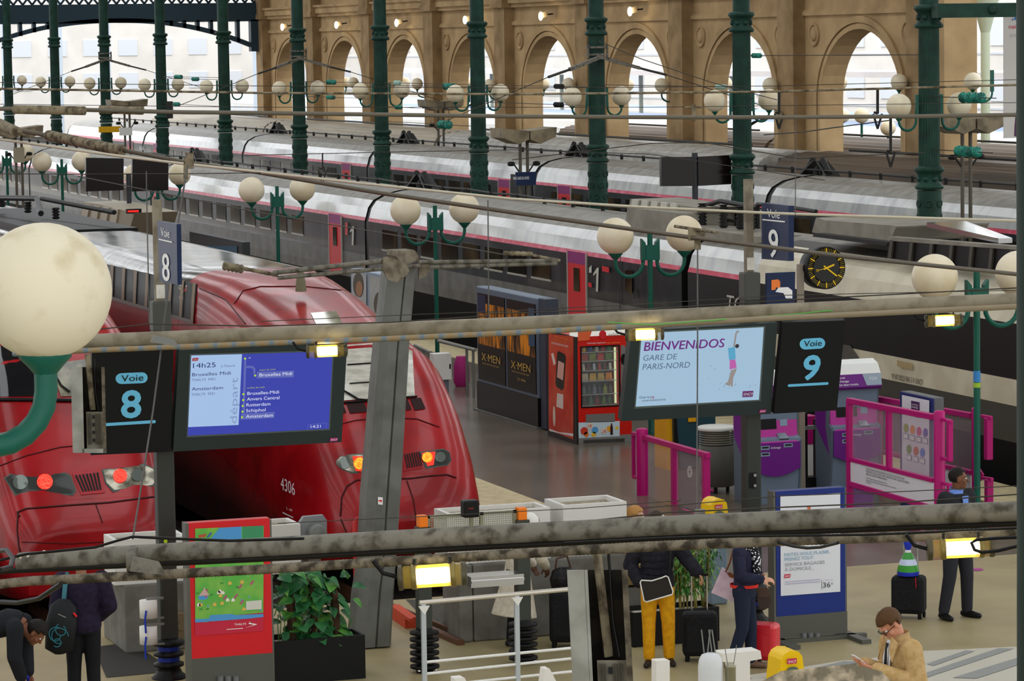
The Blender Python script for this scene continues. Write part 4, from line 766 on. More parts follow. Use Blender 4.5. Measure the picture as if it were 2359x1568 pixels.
# hanging banner at the top right, seen from behind
p0, p1 = wy(2312, 12, 60), wy(2325, 318, 60)
t = thing('hanging_banner', 'pale hanging advertising banner with reversed red lettering at the top right', 'banner', wy(2335, 318, 60)); bp = Panel(p1, (1, 0, 0), (0, 0, 1))
m = M(); m.bx(p0.x, p0.x + 1.1, 60, 60.02, p1.z, p0.z); m.build('cloth', mat('banner_cloth', '#d3cfcb', .8), t); m = M(); m.tube([(p0.x - .05, 60, p0.z), (p0.x + 1.15, 60, p0.z)], .03, 8); m.build('top_rail', STEELG, t)
m = M(); bp.text(m, 'evian', 2324, 66, 2354, 11, mirror=True); m.build('lettering', mat('banner_red', '#c5394b', .7), t)
m = M(); bp.quad(m, [(2330, 47), (2334, 47), (2334, 39)]); bp.quad(m, [(2335, 46), (2343, 46), (2339, 35)]); bp.quad(m, [(2344, 46), (2347, 46), (2344, 39)]); m.build('mountain_emblem', mat('banner_blue', '#4a78b0', .7), t)
m = M(); bp.text(m, 'Live young', 2326, 84, 2353, 8, mirror=True); m.build('lettering', mat('banner_grey', '#b3b5bd', .7), t)
m = M(); bp.quad(m, [(2336, 314), (2359, 314), (2359, 222), (2350, 235), (2340, 258), (2337, 290)]); m.build('bottle_print', mat('banner_purple', '#5b3d58', .7), t)
# ---------------------------------------------------------------- track sign poles with departure screens
LBLUE = mat('sign_light_blue', '#6ec4ea', .5); SIGNBLK = mat('sign_black', '#111314', .5); BEZEL = mat('screen_bezel', '#2c3635', .45); NAVYS = mat('sign_navy', '#14264a', .4)
POLE = mat('pole_dark_green_grey', '#353833', .45)
def slab(pn, m, pts, d0=0, d1=-.08): a = [pn.px(x, y, d0) for x, y in pts]; return m.prism(a, pn.n * (d1 - d0))
def part(nm, mt, fn, par, **k): q = M(); fn(q); return q.build(nm, mt, par, **k) if q.v else None
def scr(nm, col, s=1.0): return mat(nm, col, .3, emit=s * .5, spec=.2)
def lt(par, mt, pn, *rows, **k):
    for r in rows: part('lettering', mt, lambda q: pn.text(q, *r, **k), par)
def ribs(t, x, y, n, r, r2, dz, z0, nm, mt, z_cap=True):
    m = M(); pr = [(r * 1.05, 0), (r * 1.05, z0)]
    for i in range(n): z = z0 + i * dz; pr += [(r2, z), (r2, z + dz * .38), (r, z + dz * .5), (r, z + dz * .72), (r * .96, z + dz * .95)]
    m.lathe((x, y, 0), pr, 20); return m.build(nm, mt, t)
def signpole(x, y, label):
    t = thing('track_sign_pole', label, 'sign', (x, y, 0), 'track sign poles with screens')
    m = M(); m.lathe((x, y, 0), [(.2, 0), (.2, .02), (.15, .06), (.12, .13), (.17, .14), (.17, .17), (.12, .19), (.12, .25), (.17, .26), (.17, .29), (.12, .31), (.12, .37), (.18, .38), (.18, .42), (.1, .46)], 20); m.build('insulator_base', BLACK, t)
    for z in (.19, .31): m = M(); m.lathe((x, y, z + .005), [(.124, 0), (.124, .05)], 20); m.build('blue_collar', mat('blue_collar', '#1c2f8a', .4), t)
    m = M(); m.bx(x - .1, x + .1, y - .09, y + .09, .44, 3.92); m.build('pole', POLE, t, bevel=.02)
    m = M(); m.bx(x - .105, x + .105, y - .1, y + .1, 3.9, 4.24); m.build('sleeve', mat('sleeve_grey', '#4c4d49', .5), t, bevel=.02)
    m = M(); m.bx(x - .055, x + .04, y - .04, y + .04, 4.2, 5.36); m.build('upper_post', mat('post_beige_grey', '#8d8472', .6, col2='#6f6656', ns=5), t)
    m = M(); m.bx(x - .05, x + .045, y - .06, y - .035, 4.27, 4.42); m.lathe((x, y - .06, 4.35), [(.022, 0), (.022, .01)], 12, (0, -1, 0)); m.build('fixing_plate', mat('fixing_plate', '#d5d2ca', .4), t)
    return t
# voie 8
t8 = signpole(8.2, 35.3, 'tall pole with Voie 8 board and blue Bruxelles departure screen')
p8 = Panel((7.4, 35.14, 2.55), (1, 0, 0), (0, -.19, 1.12))
b = part('track_board', SIGNBLK, lambda q: slab(p8, q, [(212, 812), (400, 803), (393, 1040), (209, 1048)]), t8)
part('pill', LBLUE, lambda q: p8.quad(q, [(268 + 12 + 14 * math.cos(a), 871.5 + 12.5 * math.sin(a)) for a in [math.pi / 2 + i * math.pi / 8 for i in range(9)]] + [(327 + 13 * math.cos(a), 869.5 + 12.5 * math.sin(a)) for a in [-math.pi / 2 + i * math.pi / 8 for i in range(9)]]), b)
lt(b, SIGNBLK, p8, ('Voie', 279, 878, 330, 16), d=.01)
def fat(par, mt, pn, txt, x, y, x1, h, e=1.6, d=.006):
    for dx, dy in ((0, 0), (e, 0), (-e, 0), (0, e), (0, -e), (e * .7, e * .7), (-e * .7, e * .7), (e * .7, -e * .7), (-e * .7, -e * .7)): part('lettering', mt, lambda q: pn.text(q, txt, x + dx, y + dy, x1 + dx, h, d=d + .0004 * (dx + dy * 1.3 + 3)), par)
def digit(par, mt, pn, txt, x, y, x1, h, e): part('numeral', mt, lambda q: [pn.text(q, txt, x + dx, y + dy, x1 + dx, h, d=.006 + .0003 * i) for i, (dx, dy) in enumerate(((0, 0), (e, 0), (-e, 0), (0, e), (0, -e), (e * .7, e * .7), (-e * .7, e * .7), (e * .7, -e * .7), (-e * .7, -e * .7)))], par)
digit(b, LBLUE, p8, '8', 280, 961, 323, 66, 2.2)
part('underline', LBLUE, lambda q: p8.quad(q, [(243, 974), (357, 967), (359, 970), (357, 974), (243, 981), (241, 977)]), b)
s = part('departure_screen', BEZEL, lambda q: slab(p8, q, [(412, 806), (800, 788), (787, 1018), (399, 1040)], 0, -.12), t8, bevel=.01)
part('screen_lip', mat('screen_lip', '#56625f', .4), lambda q: p8.quad(q, [(437, 815), (769, 806), (760, 990), (430, 1007)], .003), s)
part('display', scr('display_blue', '#3c46b4', .85), lambda q: p8.quad(q, [(440, 818), (766, 809), (757, 987), (432, 1003)], .006), s)
part('display_panel', scr('display_pale', '#a9c7ee', .9), lambda q: p8.quad(q, [(440, 818), (557, 815), (549, 978), (433, 983)], .009), s)
HIL = scr('display_highlight', '#6d78cf', .7)
for q4 in ([(592, 856), (677, 853), (676, 868), (591, 871)], [(555, 952), (632, 948), (631, 962), (554, 966)], [(562, 826), (567, 826), (563, 962), (558, 962)], [(566, 842), (582, 842), (588, 848), (588, 860), (583, 860), (583, 850), (579, 847), (566, 847)]): part('route_highlight', HIL, lambda q: p8.quad(q, q4, .008), s)
part('clock_box', HIL, lambda q: [p8.quad(q, k, .0085) for k in ([(709, 977), (752, 973), (752, 974), (709, 978)], [(709, 977), (710, 977), (709, 989), (708, 989)], [(751, 973), (752, 973), (751, 986), (750, 986)])], s)
NAVT = scr('display_navy_text', '#28307e', .5); PALT = scr('display_white_text', '#e6ebff', .9); YELT = scr('display_yellow_text', '#c7d36a', .7)
lt(s, NAVT, p8, ('14h25', 444, 847, 496, 12), ('Bruxelles Midi', 442, 866, 531, 8.5), ('Amsterdam', 441, 899, 513, 8.5), d=.012)
lt(s, scr('display_dim_text', '#6a78b8', .6), p8, ("à l'heure", 509, 845, 541, 6), ('THALYS  9451', 441, 877.5, 495, 6.5), ('THALYS  9351', 440, 911, 494, 6.5), d=.012)
lt(s, PALT, p8, ('Bruxelles Midi', 597, 866.5, 672, 8), ('Bruxelles-Midi', 569, 909, 642, 8), ('Anvers Central', 568, 922, 643, 8), ('Rotterdam', 567, 935.5, 622, 8), ('Schiphol', 566, 948.5, 611, 8), ('Amsterdam', 566, 962, 628, 8), ('14:21', 715, 985, 738, 7), ('-', 572, 826, 577, 8), d=.012)
lt(s, YELT, p8, ('avant du train', 597, 853, 634, 4), ('arrière du train', 569, 894.5, 609, 4.5), d=.012)
for x, y in ((564, 825), (587, 864), (560, 907), (559.5, 920.5), (558.5, 934), (558, 947), (557, 960)): part('stop_dot', scr('display_lime', '#b7e03c', .9), lambda q: p8.disc(q, x, y, 2.6, d=.012), s)
a0, b0 = p8.ab(545, 974); part('lettering', scr('display_ghost_text', '#8fa6d6', .8), lambda q: p8.text(q, 'départ', 0, 0, 0, 0, d=.012, ab=(a0, b0, .53, .085), vert=True), s)
def sncf(pn, par, x0, y0, x1, y1, d=.012, c='#b02f7c'):
    part('operator_logo', mat('logo_' + c, c, .4), lambda q: pn.quad(q, [(x0, y0 + 1), (x1 - 1, y0), (x1, y0 + 2), (x1 - 2, y1 - 1), (x0 - 1, y1)], d), par); part('lettering', WTEXT, lambda q: pn.text(q, 'SNCF', x0 + 1, y1 - (y1 - y0) * .25, x1 - 2.5, (y1 - y0) * .45, d=d + .004, slant=.2), par)
sncf(p8, s, 760, 1007, 778, 1016); sncf(p8, s, 443, 823, 457, 831, c='#c22f4c')
g8 = Panel((8.08, 35.3, 4.4), (0, -1, 0), (0, 0, 1))
b = part('number_sign', NAVYS, lambda q: slab(g8, q, [(366, 508), (411, 516), (413, 655), (371, 648)], .02, -.03), t8)
lt(b, WTEXT, g8, ('Voie', 376, 543, 396, 21), d=.026); part('numeral', WTEXT, lambda q: [g8.text(q, '8', 380 + dx, 644, 396 + dx, 66, d=.026 + dx * .001) for dx in (-.8, 0, .8)], b)
part('rule', WTEXT, lambda q: g8.quad(q, [(371, 549), (402, 556), (402, 559), (371, 552)], .026), b)
part('status_dot', scr('lime_dot', '#c6e82a', .4), lambda q: Panel((8.2, 35.2, 1), (1, 0, 0), (0, 0, 1)).disc(q, 381, 1246, 4.5, d=.01), t8)
for y0 in (1402, 1462):
    c = wy(342, y0, 35.15); q = M(); q.lathe(c + V((0, 0, -.1)), [(.04, 0), (.1, .002), (.1, .198), (.04, .2)], 18); o = q.build('paper_roll', WHITE, t8); q = M(); q.bx(c.x - .02, 8.12, c.y - .015, c.y + .015, c.z + .1, c.z + .125); q.bx(c.x - .02, 8.12, c.y - .015, c.y + .015, c.z - .12, c.z - .1); q.build('roll_bracket', STEELG, o)
    q = M(); q.tube([c + V((-.05, -.1, 0)), c + V((-.07, -.12, -.1)), c + V((-.06, -.1, -.25))], .012, 5); q.build('blue_rag', mat('blue_rag', '#2743b8', .8), o)
# voie 9
t9 = signpole(15.62, 36.0, 'tall pole with Voie 9 board and pale blue welcome screen')
p9 = Panel((14.0, 35.78, 2.48), (1, 0, 0), (0, -.25, 1.1))
s = part('welcome_screen', BEZEL, lambda q: slab(p9, q, [(1455, 762), (1791, 743), (1776, 953), (1431, 970)], 0, -.12), t9, bevel=.01)
part('screen_lip', mat('screen_lip', '#56625f', .4), lambda q: p9.quad(q, [(1475, 764), (1763, 750), (1752, 923), (1461, 941)], .003), s)
part('display', scr('display_sky', '#a9c9e2', .85), lambda q: p9.quad(q, [(1478, 767), (1759, 753), (1748, 920), (1464, 936)], .006), s)
lt(s, scr('display_purple', '#7c3590', .7), p9, ('BIENVENIDOS', 1482, 807, 1665, 22), d=.012, slant=.1)
part('lettering', scr('display_purple', '#7c3590', .7), lambda q: p9.text(q, 'BIENVENIDOS', 1483, 807.6, 1666, 22, d=.013, slant=.1), s)
lt(s, scr('display_grey_text', '#68809c', .6), p9, ('GARE DE', 1480, 830, 1557, 14), ('PARIS-NORD', 1479, 851, 1587, 15), d=.012, slant=.12)
lt(s, scr('display_dark_text', '#4a5566', .5), p9, ('Gares', 1472, 917, 1499, 6), ('connexions', 1478, 924, 1532, 6), d=.012); lt(s, scr('display_red_text', '#c2506a', .6), p9, ('&', 1500, 917, 1507, 7), d=.012)
sncf(p9, s, 1710, 899, 1735, 914, c='#7d3d86'); sncf(p9, s, 1749, 942, 1764, 950)
FIG = scr('display_figure_skin', '#b5aba6', .6)
part('pictured_jumper', FIG, lambda q: p9.quad(q, [(1684, 850), (1690, 852), (1686, 878), (1680, 888), (1668, 884), (1676, 878)], .011), s); part('pictured_jumper', FIG, lambda q: p9.quad(q, [(1690, 848), (1697, 848), (1688, 870), (1687, 889), (1682, 890), (1684, 870)], .012), s)
part('pictured_arm', FIG, lambda q: p9.quad(q, [(1688, 798), (1692, 798), (1697, 766), (1704, 763), (1697, 760), (1693, 767)], .011), s)
part('pictured_vest', scr('display_vest', '#5fb0d6', .8), lambda q: p9.quad(q, [(1676, 801), (1692, 798), (1694, 826), (1679, 829)], .012), s); part('pictured_skirt', scr('display_skirt', '#c866b4', .8), lambda q: p9.quad(q, [(1680, 828), (1693, 827), (1696, 846), (1680, 850)], .013), s); part('pictured_hair', scr('display_hair', '#4e4a52', .4), lambda q: p9.disc(q, 1697, 796, 5, d=.014), s)
random.seed(3)
for i in range(26): part('picture_speck', scr('display_speck', '#6d7f9a', .5), lambda q: p9.disc(q, 1685 + random.gauss(0, 26), 888 + random.gauss(0, 4) if i % 2 else random.uniform(760, 880), random.uniform(.5, 1.1), d=.010, n=6), s)
q9 = Panel((16.06, 35.75, 2.48), (1, 0, 0), (0, -.25, 1.1))
b = part('track_board', SIGNBLK, lambda q: slab(q9, q, [(1803, 742), (1947, 737), (1927, 944), (1782, 952)], .01), t9)
part('pill', LBLUE, lambda q: q9.quad(q, [(1854 + 13 * math.cos(a), 791.5 + 12.5 * math.sin(a)) for a in [math.pi / 2 + i * math.pi / 8 for i in range(9)]] + [(1887 + 13 * math.cos(a), 789.5 + 12.5 * math.sin(a)) for a in [-math.pi / 2 + i * math.pi / 8 for i in range(9)]], .014), b)
lt(b, SIGNBLK, q9, ('Voie', 1850, 797, 1891, 15), d=.02)
part('numeral', LBLUE, lambda q: [q9.text(q, '9', 1846 + dx, 873 + dy, 1882 + dx, 60, d=.016 + .0003 * i, slant=.06) for i, (dx, dy) in enumerate(((0, 0), (2, 0), (-2, 0), (0, 2), (0, -2), (1.4, 1.4), (-1.4, 1.4), (1.4, -1.4), (-1.4, -1.4)))], b)
part('underline', LBLUE, lambda q: q9.quad(q, [(1816, 884), (1906, 879), (1908, 882), (1906, 885), (1816, 890), (1813, 887)], .014), b)
g9 = Panel((15.75, 36.2, 4.4), (0, -1, 0), (0, 0, 1))
b = part('number_sign', NAVYS, lambda q: slab(g9, q, [(1758, 467), (1820, 474), (1820, 601), (1758, 596)], .02, -.05), t9)
lt(b, WTEXT, g9, ('Voie', 1772, 500, 1801, 21), d=.026); part('numeral', WTEXT, lambda q: [g9.text(q, '9', 1776 + dx, 591, 1797 + dx, 68, d=.026 + dx * .001) for dx in (-.9, 0, .9)], b); part('rule', WTEXT, lambda q: g9.quad(q, [(1761, 504), (1813, 509), (1813, 512), (1761, 507)], .026), b)
h9 = Panel((15.9, 35.85, 3.8), (1, 0, 0), (0, 0, 1)); b = part('pictogram_sign', NAVYS, lambda q: slab(h9, q, [(1767, 629), (1832, 626), (1831, 700), (1766, 703)], 0, -.05), t9)
part('ticket_pictogram', mat('sign_orange', '#f0823c', .5), lambda q: h9.quad(q, [(1777, 645), (1792, 643), (1797, 648), (1797, 662), (1787, 662), (1786, 667), (1777, 668)]), b); part('hand_pictogram', WTEXT, lambda q: h9.quad(q, [(1786, 672), (1793, 662), (1815, 661), (1825, 669), (1825, 687), (1810, 687), (1805, 675)]), b)
for z in (.98, 1.25): q = M(); q.lathe(wy(1738, 1118 if z > 1 else 1094, 35.9), [(.025, 0), (.02, .02)], 10, (0, -1, 0)); q.build('bolt', CHROME, t9)
part('fixing_plate', BLACK, lambda q: Panel((15.6, 35.9, 1), (1, 0, 0), (0, 0, 1)).quad(q, [(1727, 1088), (1742, 1088), (1742, 1124), (1727, 1124)], .006), t9)

# ---------------------------------------------------------------- clock
t = thing('station_clock', 'black round clock with yellow hands and marks on a grey post', 'clock', (20.92, 46.2, 0)); P = Panel((20.9, 46.05, 2), (1, 0, 0), (0, 0, 1)); cc = P.px(1903, 617)
m = M(); m.bx(20.86, 20.95, 46.16, 46.24, 0, 3.55); m.build('post', mat('clock_post', '#8f8577', .5), t); m = M(); m.bx(20.93, cc.x, 46.15, 46.25, cc.z - .04, cc.z + .04); m.build('arm', DARK, t)
R0 = .335; m = M(); m.lathe(cc + V((0, .3, 0)), [(R0 * .9, 0), (R0, .03), (R0, .29), (R0 * .96, .31), (R0 * .95, .3), (.01, .3)], 40, (0, -1, 0)); m.build('case', mat('clock_case', '#171717', .4), t)
f = part('dial', mat('clock_dial', '#2c2c2a', .5), lambda q: P.disc(q, 0, 0, R0 * .66, d=.012, n=36, ab=P.ab(1903, 617)), t); YEL = mat('clock_yellow', '#f2c51a', .4); a0, b0 = P.ab(1903, 617)
def mark(q, an, r0, r1, w_, d=.014): c, s_ = math.sin(an), math.cos(an); q.add([P.at(a0 + c * r + s_ * k, b0 + s_ * r - c * k, d) for r, k in ((r0, -w_), (r0, w_), (r1, w_), (r1, -w_))], [(0, 1, 2, 3)])
for i in range(12): part('hour_mark', YEL, lambda q: mark(q, i * math.pi / 6, R0 * .68, R0 * .93, .009), t)
part('minute_marks', mat('clock_minutes', '#8d7a2a', .5), lambda q: [mark(q, i * math.pi / 30, R0 * .72, R0 * .92, .004) for i in range(60) if i % 5], t)['kind'] = 'stuff'
part('hour_hand', YEL, lambda q: mark(q, R_(70), -.05, R0 * .42, .014, .018), t); part('minute_hand', YEL, lambda q: mark(q, R_(127), -.06, R0 * .66, .011, .021), t); part('second_hand', YEL, lambda q: mark(q, R_(258), -.07, R0 * .45, .004, .024), t)
part('second_hand_ring', YEL, lambda q: q.lathe(P.at(a0 + math.sin(R_(258)) * R0 * .49, b0 + math.cos(R_(258)) * R0 * .49, .024), [(.014, 0), (.022, 0), (.022, .004), (.014, .004)], 12, (0, -1, 0), caps=False), t)

# ---------------------------------------------------------------- slanted catenary column at the end of the track
t = thing('catenary_column', 'slanted grey steel column with two insulated arms, in front of the round nosed red train', 'column', (10.85, 36.2, 0))
m = M(); RG = []
for (x0, x1, y, sh) in ((815, 906, 1492, 0), (826, 912, 1370, 0), (838, 917, 1300, 0), (846, 928, 1140, 0), (875, 947, 800, 0), (897, 962, 615, 0)):
    a, b = wy(x0, y, 36.1), wy(x1, y, 36.1); L = b.x - a.x; z = a.z
    RG.append([V((a.x + L * u, 36.1 + v, z)) for u, v in ((0, .16), (.02, .05), (.16, -.02), (.22, -.06), (.5, -.06), (.53, -.03), (.56, -.06), (.86, -.06), (.94, 0), (1, .12), (1, .3), (0, .3))])
m.loft(RG, smooth=False); c = m.build('shaft', mat('column_grey', '#6f716c', .5, .1, col2='#62635e', ns=3), t)
def px_prism(nm, mt, pts, Y, dy, par, **k): q = M(); q.prism([wy(x, y, Y) for x, y in pts], (0, dy, 0)); return q.build(nm, mt, par, **k)
GRIME = mat('grimy_steel', '#857c6c', .7, col2='#5f5647', ns=8)
px_prism('cap', GRIME, [(912, 590), (912, 578), (955, 576), (963, 586), (965, 600), (930, 612)], 36.0, .35, t)
for pts, Y in (([(884, 593), (893, 591), (938, 606), (943, 625), (930, 640), (915, 650), (895, 645), (882, 620)], 35.9), ([(965, 601), (978, 601), (989, 612), (990, 622), (980, 636), (965, 644)], 36.25)): px_prism('clamp_plate', GRIME, pts, Y, .04, t)
for a, b, r in (((630, 628), (890, 600), 6), ((640, 640), (890, 618), 5), ((965, 604), (1285, 600), 5), ((990, 615), (1282, 606), 5), ((885, 617), (970, 612), 5)):
    q = M(); A, B_ = wy(*a, 35.95), wy(*b, 35.95); q.tube([A, B_], r * (A - CAM).dot(FW) / F, 10); q.build('arm_tube', DIRTY, t)
for a, b, r in (((514, 612), (560, 620), 11), ((560, 618), (640, 634), 5), ((1160, 583), (1226, 585), 6), ((1226, 588), (1290, 600), 4)):
    q = M(); A, B_ = wy(*a, 36.0), wy(*b, 36.0); k = (A - CAM).dot(FW) / F; n = 10; q.tube([A + (B_ - A) * i / n for i in range(n + 1)], [r * k * (1 if i % 2 else .75) for i in range(n + 1)], 12); q.build('insulator', RUSTY, t)
pv = Panel((10.9, 36.03, 1), (1, 0, 0), (0, 0, 1)); b = part('sticker', WTEXT, lambda q: pv.quad(q, [(870, 1144), (881, 1145), (881, 1162), (870, 1161)], .012), t); part('arrow_mark', T_RED, lambda q: pv.quad(q, [(871, 1151), (876, 1151), (876, 1149), (880, 1153), (876, 1157), (876, 1154), (871, 1154)], .016), b)

# ---------------------------------------------------------------- film poster display
FRAME = mat('poster_frame', '#68788a', .4, .2)
t = thing('poster_display', 'tall double poster display with two dark fiery film posters', 'poster', (20.0, 57.5, 0)); PX = Panel((20.0, 59.3, 0), (0, -1, 0), (0, 0, 1))
y0, y1 = 59.3, wx(1238, 700, 20).y; zt = 2.4
m = M(); m.bx(20, 20.3, y1, y0, .55, zt); m.build('frame', FRAME, t, bevel=.02); m = M(); m.bx(19.98, 20.3, y1, y0, 0, .56); m.build('base', mat('poster_base', '#1b1a18', .3), t)
m = M(); m.bx(19.92, 20.35, y1 - .05, y0 + .05, 0, .03); m.build('plinth', STEELG, t); m = M(); m.bx(20.02, 20.28, y1 - .35, y1 - .06, .02, zt); m.build('side_panel', mat('poster_side', '#3e4756', .4), t)
FIRE = mat('poster_fire', '#120b06', .35, col2='#f59a1e', ns=3.2, lo=.42, hi=.62, stretch=(1, 2.2, .5)); POSTBLK = mat('poster_black', '#070606', .35); GOLD = mat('poster_gold_text', '#d6b25a', .5)
mid = (y0 + y1) / 2
for k, (a, b) in enumerate(((y0 - .1, mid + .06), (mid - .06, y1 + .1))):
    p = part('poster', POSTBLK, lambda q: q.bx(19.985, 20, b, a, .62, zt - .12), t); part('poster_picture', FIRE, lambda q: q.bx(19.982, 19.99, b + .02, a - .02, 1.3, zt - .3), p)
    part('lettering', GOLD, lambda q: PX.text(q, 'X·MEN', 0, 0, 0, 0, d=.03, ab=(y0 - a + .25, 1.0, (a - b) - .5, .15)), p); part('lettering', GOLD, lambda q: PX.text(q, 'DAYS OF FUTURE PAST', 0, 0, 0, 0, d=.03, ab=(y0 - a + .3, .93, (a - b) - .6, .03)), p)
    if k: part('lettering', GOLD, lambda q: PX.text(q, '21 MAI', 0, 0, 0, 0, d=.03, ab=(y0 - a + .6, .8, .45, .05)), p); part('picture_strip', mat('poster_blue', '#33506e', .4), lambda q: q.bx(19.98, 19.99, b + .02, b + .35, 1.5, zt - .2), p)
    else: part('picture_strip', mat('poster_dark_blue', '#1d2b4a', .4), lambda q: q.bx(19.98, 19.99, a - .5, a - .02, 1.9, zt - .15), p)
# pale portrait display behind the red train, and a dark framed one farther away
t = thing('poster_display', 'pale blue double poster display with round portraits behind the red train nose', 'poster', (20.0, 78, 0)); a, b = wx(808, 620, 20.4), wx(902, 645, 20.4)
m = M(); m.bx(20.4, 20.7, b.y, a.y, .1, wx(808, 618, 20.4).z); m.build('frame', mat('poster_frame_pale', '#9fb2c4', .4), t); PD = Panel((20.4, a.y, 0), (0, -1, 0), (0, 0, 1))
SKINP = mat('poster_skin', '#b48a6c', .5); PALP = mat('poster_pale', '#cdd5dc', .4, col2='#b7bdb6', ns=1)
for q4, ex, ey in (([(813, 624), (846, 632), (846, 740), (813, 735)], 828, 655), ([(853, 634), (897, 644), (897, 745), (853, 742)], 876, 700)):
    p = part('poster', PALP, lambda q: PD.quad(q, q4, .02), t); part('portrait_hair', mat('portrait_hair', '#6a655a', .6), lambda q: PD.quad(q, [(ex + 12 * math.cos(i * .4), ey + 28 * math.sin(i * .4)) for i in range(16)], .03), p); part('portrait_face', SKINP, lambda q: PD.quad(q, [(ex + 3 + 8 * math.cos(i * .4), ey + 10 + 18 * math.sin(i * .4)) for i in range(16)], .035), p)
    lt(p, mat('poster_orange', '#d9865a', .5), PD, ('~', ex + 2, ey - 44, ex + 16, 5), d=.03)
t = thing('poster_display', 'low dark framed poster display seen over the red train roof', 'poster', (20.6, 99, 0)); a, b = wx(437, 560, 20.6), wx(558, 558, 20.6); PD = Panel((20.6, a.y, 0), (0, -1, 0), (0, 0, 1))
m = M(); m.bx(20.6, 20.8, wx(558, 560, 20.6).y, a.y, 0, b.z); m.build('frame', mat('poster_frame_dark', '#3b3f40', .5), t); part('poster', mat('poster_teal', '#2c5a72', .5), lambda q: PD.quad(q, [(470, 566), (548, 566), (548, 595), (470, 592)], .02), t)

# ---------------------------------------------------------------- snack vending machine
VRED = mat('vending_red', '#d81f12', .3); VX, VY = 19.8, 53.3; PF = Panel((VX, VY, 0), (1, 0, 0), (0, 0, 1)); PS = Panel((VX, VY + 1.45, 0), (0, -1, 0), (0, 0, 1))
t = thing('vending_machine', 'red snack vending machine with lit glass front on the platform', 'vending machine', (VX + .52, VY + .7, 0)); W_, D_, H_ = 1.04, 1.45, 2.0
wa, wb = PF.ab(1341, 937); wc, wd_ = PF.ab(1425, 796)
m = M(); m.bx(VX, VX + wa, VY, VY + D_, .12, H_ - .1); m.bx(VX + wc, VX + W_, VY, VY + D_, .12, H_ - .1); m.bx(VX + wa, VX + wc, VY, VY + D_, .12, wb); m.bx(VX + wa, VX + wc, VY, VY + D_, wd_, H_ - .1); m.bx(VX + wa, VX + wc, VY + .6, VY + D_, wb, wd_); m.build('cabinet', VRED, t)
m = M(); m.bx(VX - .01, VX + W_, VY - .01, VY + D_, 0, .13); m.build('plinth', mat('vending_plinth', '#8d8d8a', .4, .3), t); m = M(); m.bx(VX - .012, VX + .03, VY - .012, VY + D_ + .01, 0, H_ - .1); m.build('corner_trim', mat('vending_side_dark', '#2d2a28', .4), t)
m = M(); m.bx(VX, VX + W_, VY - .02, VY + .3, H_ - .1, H_ + .06); h = m.build('header', mat('lit_header', '#f3efe6', .4, emit=.35), t)
part('logo_drop', T_RED, lambda q: PF.disc(q, 1387, 770, 9, 10, d=.03), h); lt(h, mat('header_grey_text', '#8c7f72', .5), PF, ('selecta', 1400, 774, 1437, 9), d=.03); part('header_picture', mat('header_orange', '#e8693a', .5), lambda q: PF.quad(q, [(1330, 764), (1362, 762), (1356, 783), (1330, 785)], .028), h)
lt(t, WTEXT, PF, ("Téléchargez l'application", 1352, 792, 1395, 3.5), d=.006); lt(t, mat('vending_orange_text', '#f0a04a', .5), PF, ('my selecta', 1398, 791, 1428, 3.5), d=.006)
part('inner_lining', mat('vending_inside', '#1a1513', .5), lambda q: q.bx(VX + wa, VX + wc, VY + .57, VY + .6, wb, wd_), t); part('glass_door', GLASS, lambda q: q.bx(VX + wa, VX + wc, VY + .005, VY + .015, wb, wd_), t); part('light_strip', mat('vending_light', '#cfd8a0', .4, emit=.5), lambda q: q.bx(VX + wc - .06, VX + wc - .03, VY + .05, VY + .08, wb + .03, wd_ - .03), t)
part('window_frame', BLACK, lambda q: [q.bx(VX + wa - .02, VX + wa, VY - .012, VY + .03, wb, wd_), q.bx(VX + wc, VX + wc + .02, VY - .012, VY + .03, wb, wd_), q.bx(VX + wa - .02, VX + wc + .02, VY - .012, VY + .03, wb - .02, wb), q.bx(VX + wa - .02, VX + wc + .02, VY - .012, VY + .03, wd_, wd_ + .02)], t)
for a, b in ((1349, 954), ): part('dispenser_flap', mat('vending_grey', '#85817d', .4, .3), lambda q: PF.quad(q, [(1349, 954), (1416, 951), (1416, 971), (1349, 973)], .012), t)
o = part('picture_panel', mat('vending_sky', '#cfe3ee', .4), lambda q: PF.quad(q, [(1332, 973), (1427, 969), (1427, 1004), (1332, 1009)], .012), t)
for x, y, r, c in ((1345, 992, 9, '#d8452e'), (1350, 1000, 6, '#e87b34'), (1370, 990, 8, '#5aa8dd'), (1367, 1000, 6, '#f0c63c'), (1403, 987, 7, '#f2b03a'), (1420, 985, 4, '#f0d13a')): part('pictured_snack', mat('pic_' + c, c, .5), lambda q: PF.disc(q, x, y, r, d=.018), o)
for x, y, s_ in ((1358, 980, '1€'), (1391, 992, '2€')): part('price_bubble', mat('price_bubble', '#efe3d2', .5), lambda q: PF.disc(q, x, y, 7.5, d=.022), o); lt(o, T_RED, PF, (s_, x - 5, y + 4, x + 5, 7), d=.026)
part('pictured_bottle', mat('pic_cola', '#3a1512', .4), lambda q: PF.quad(q, [(1405, 1001), (1405, 985), (1407, 974), (1409, 974), (1411, 985), (1411, 1001)], .02), o)
part('control_column', mat('vending_grey', '#85817d', .4, .3), lambda q: PF.quad(q, [(1430, 795), (1448, 794), (1446, 960), (1430, 960)], .01), t); part('keypad_knob', BLACK, lambda q: PF.disc(q, 1436, 827, 7, 13, d=.02), t); part('coin_light', T_RED, lambda q: PF.disc(q, 1440, 796, 2.5, d=.02), t); part('vent_grille', BLACK, lambda q: [PF.quad(q, [(1344 + i * 3.4, 1013 - i * .15), (1346 + i * 3.4, 1013 - i * .15), (1346 + i * 3.4, 1021 - i * .15), (1344 + i * 3.4, 1021 - i * .15)], .015) for i in range(28)], t)['kind'] = 'stuff'
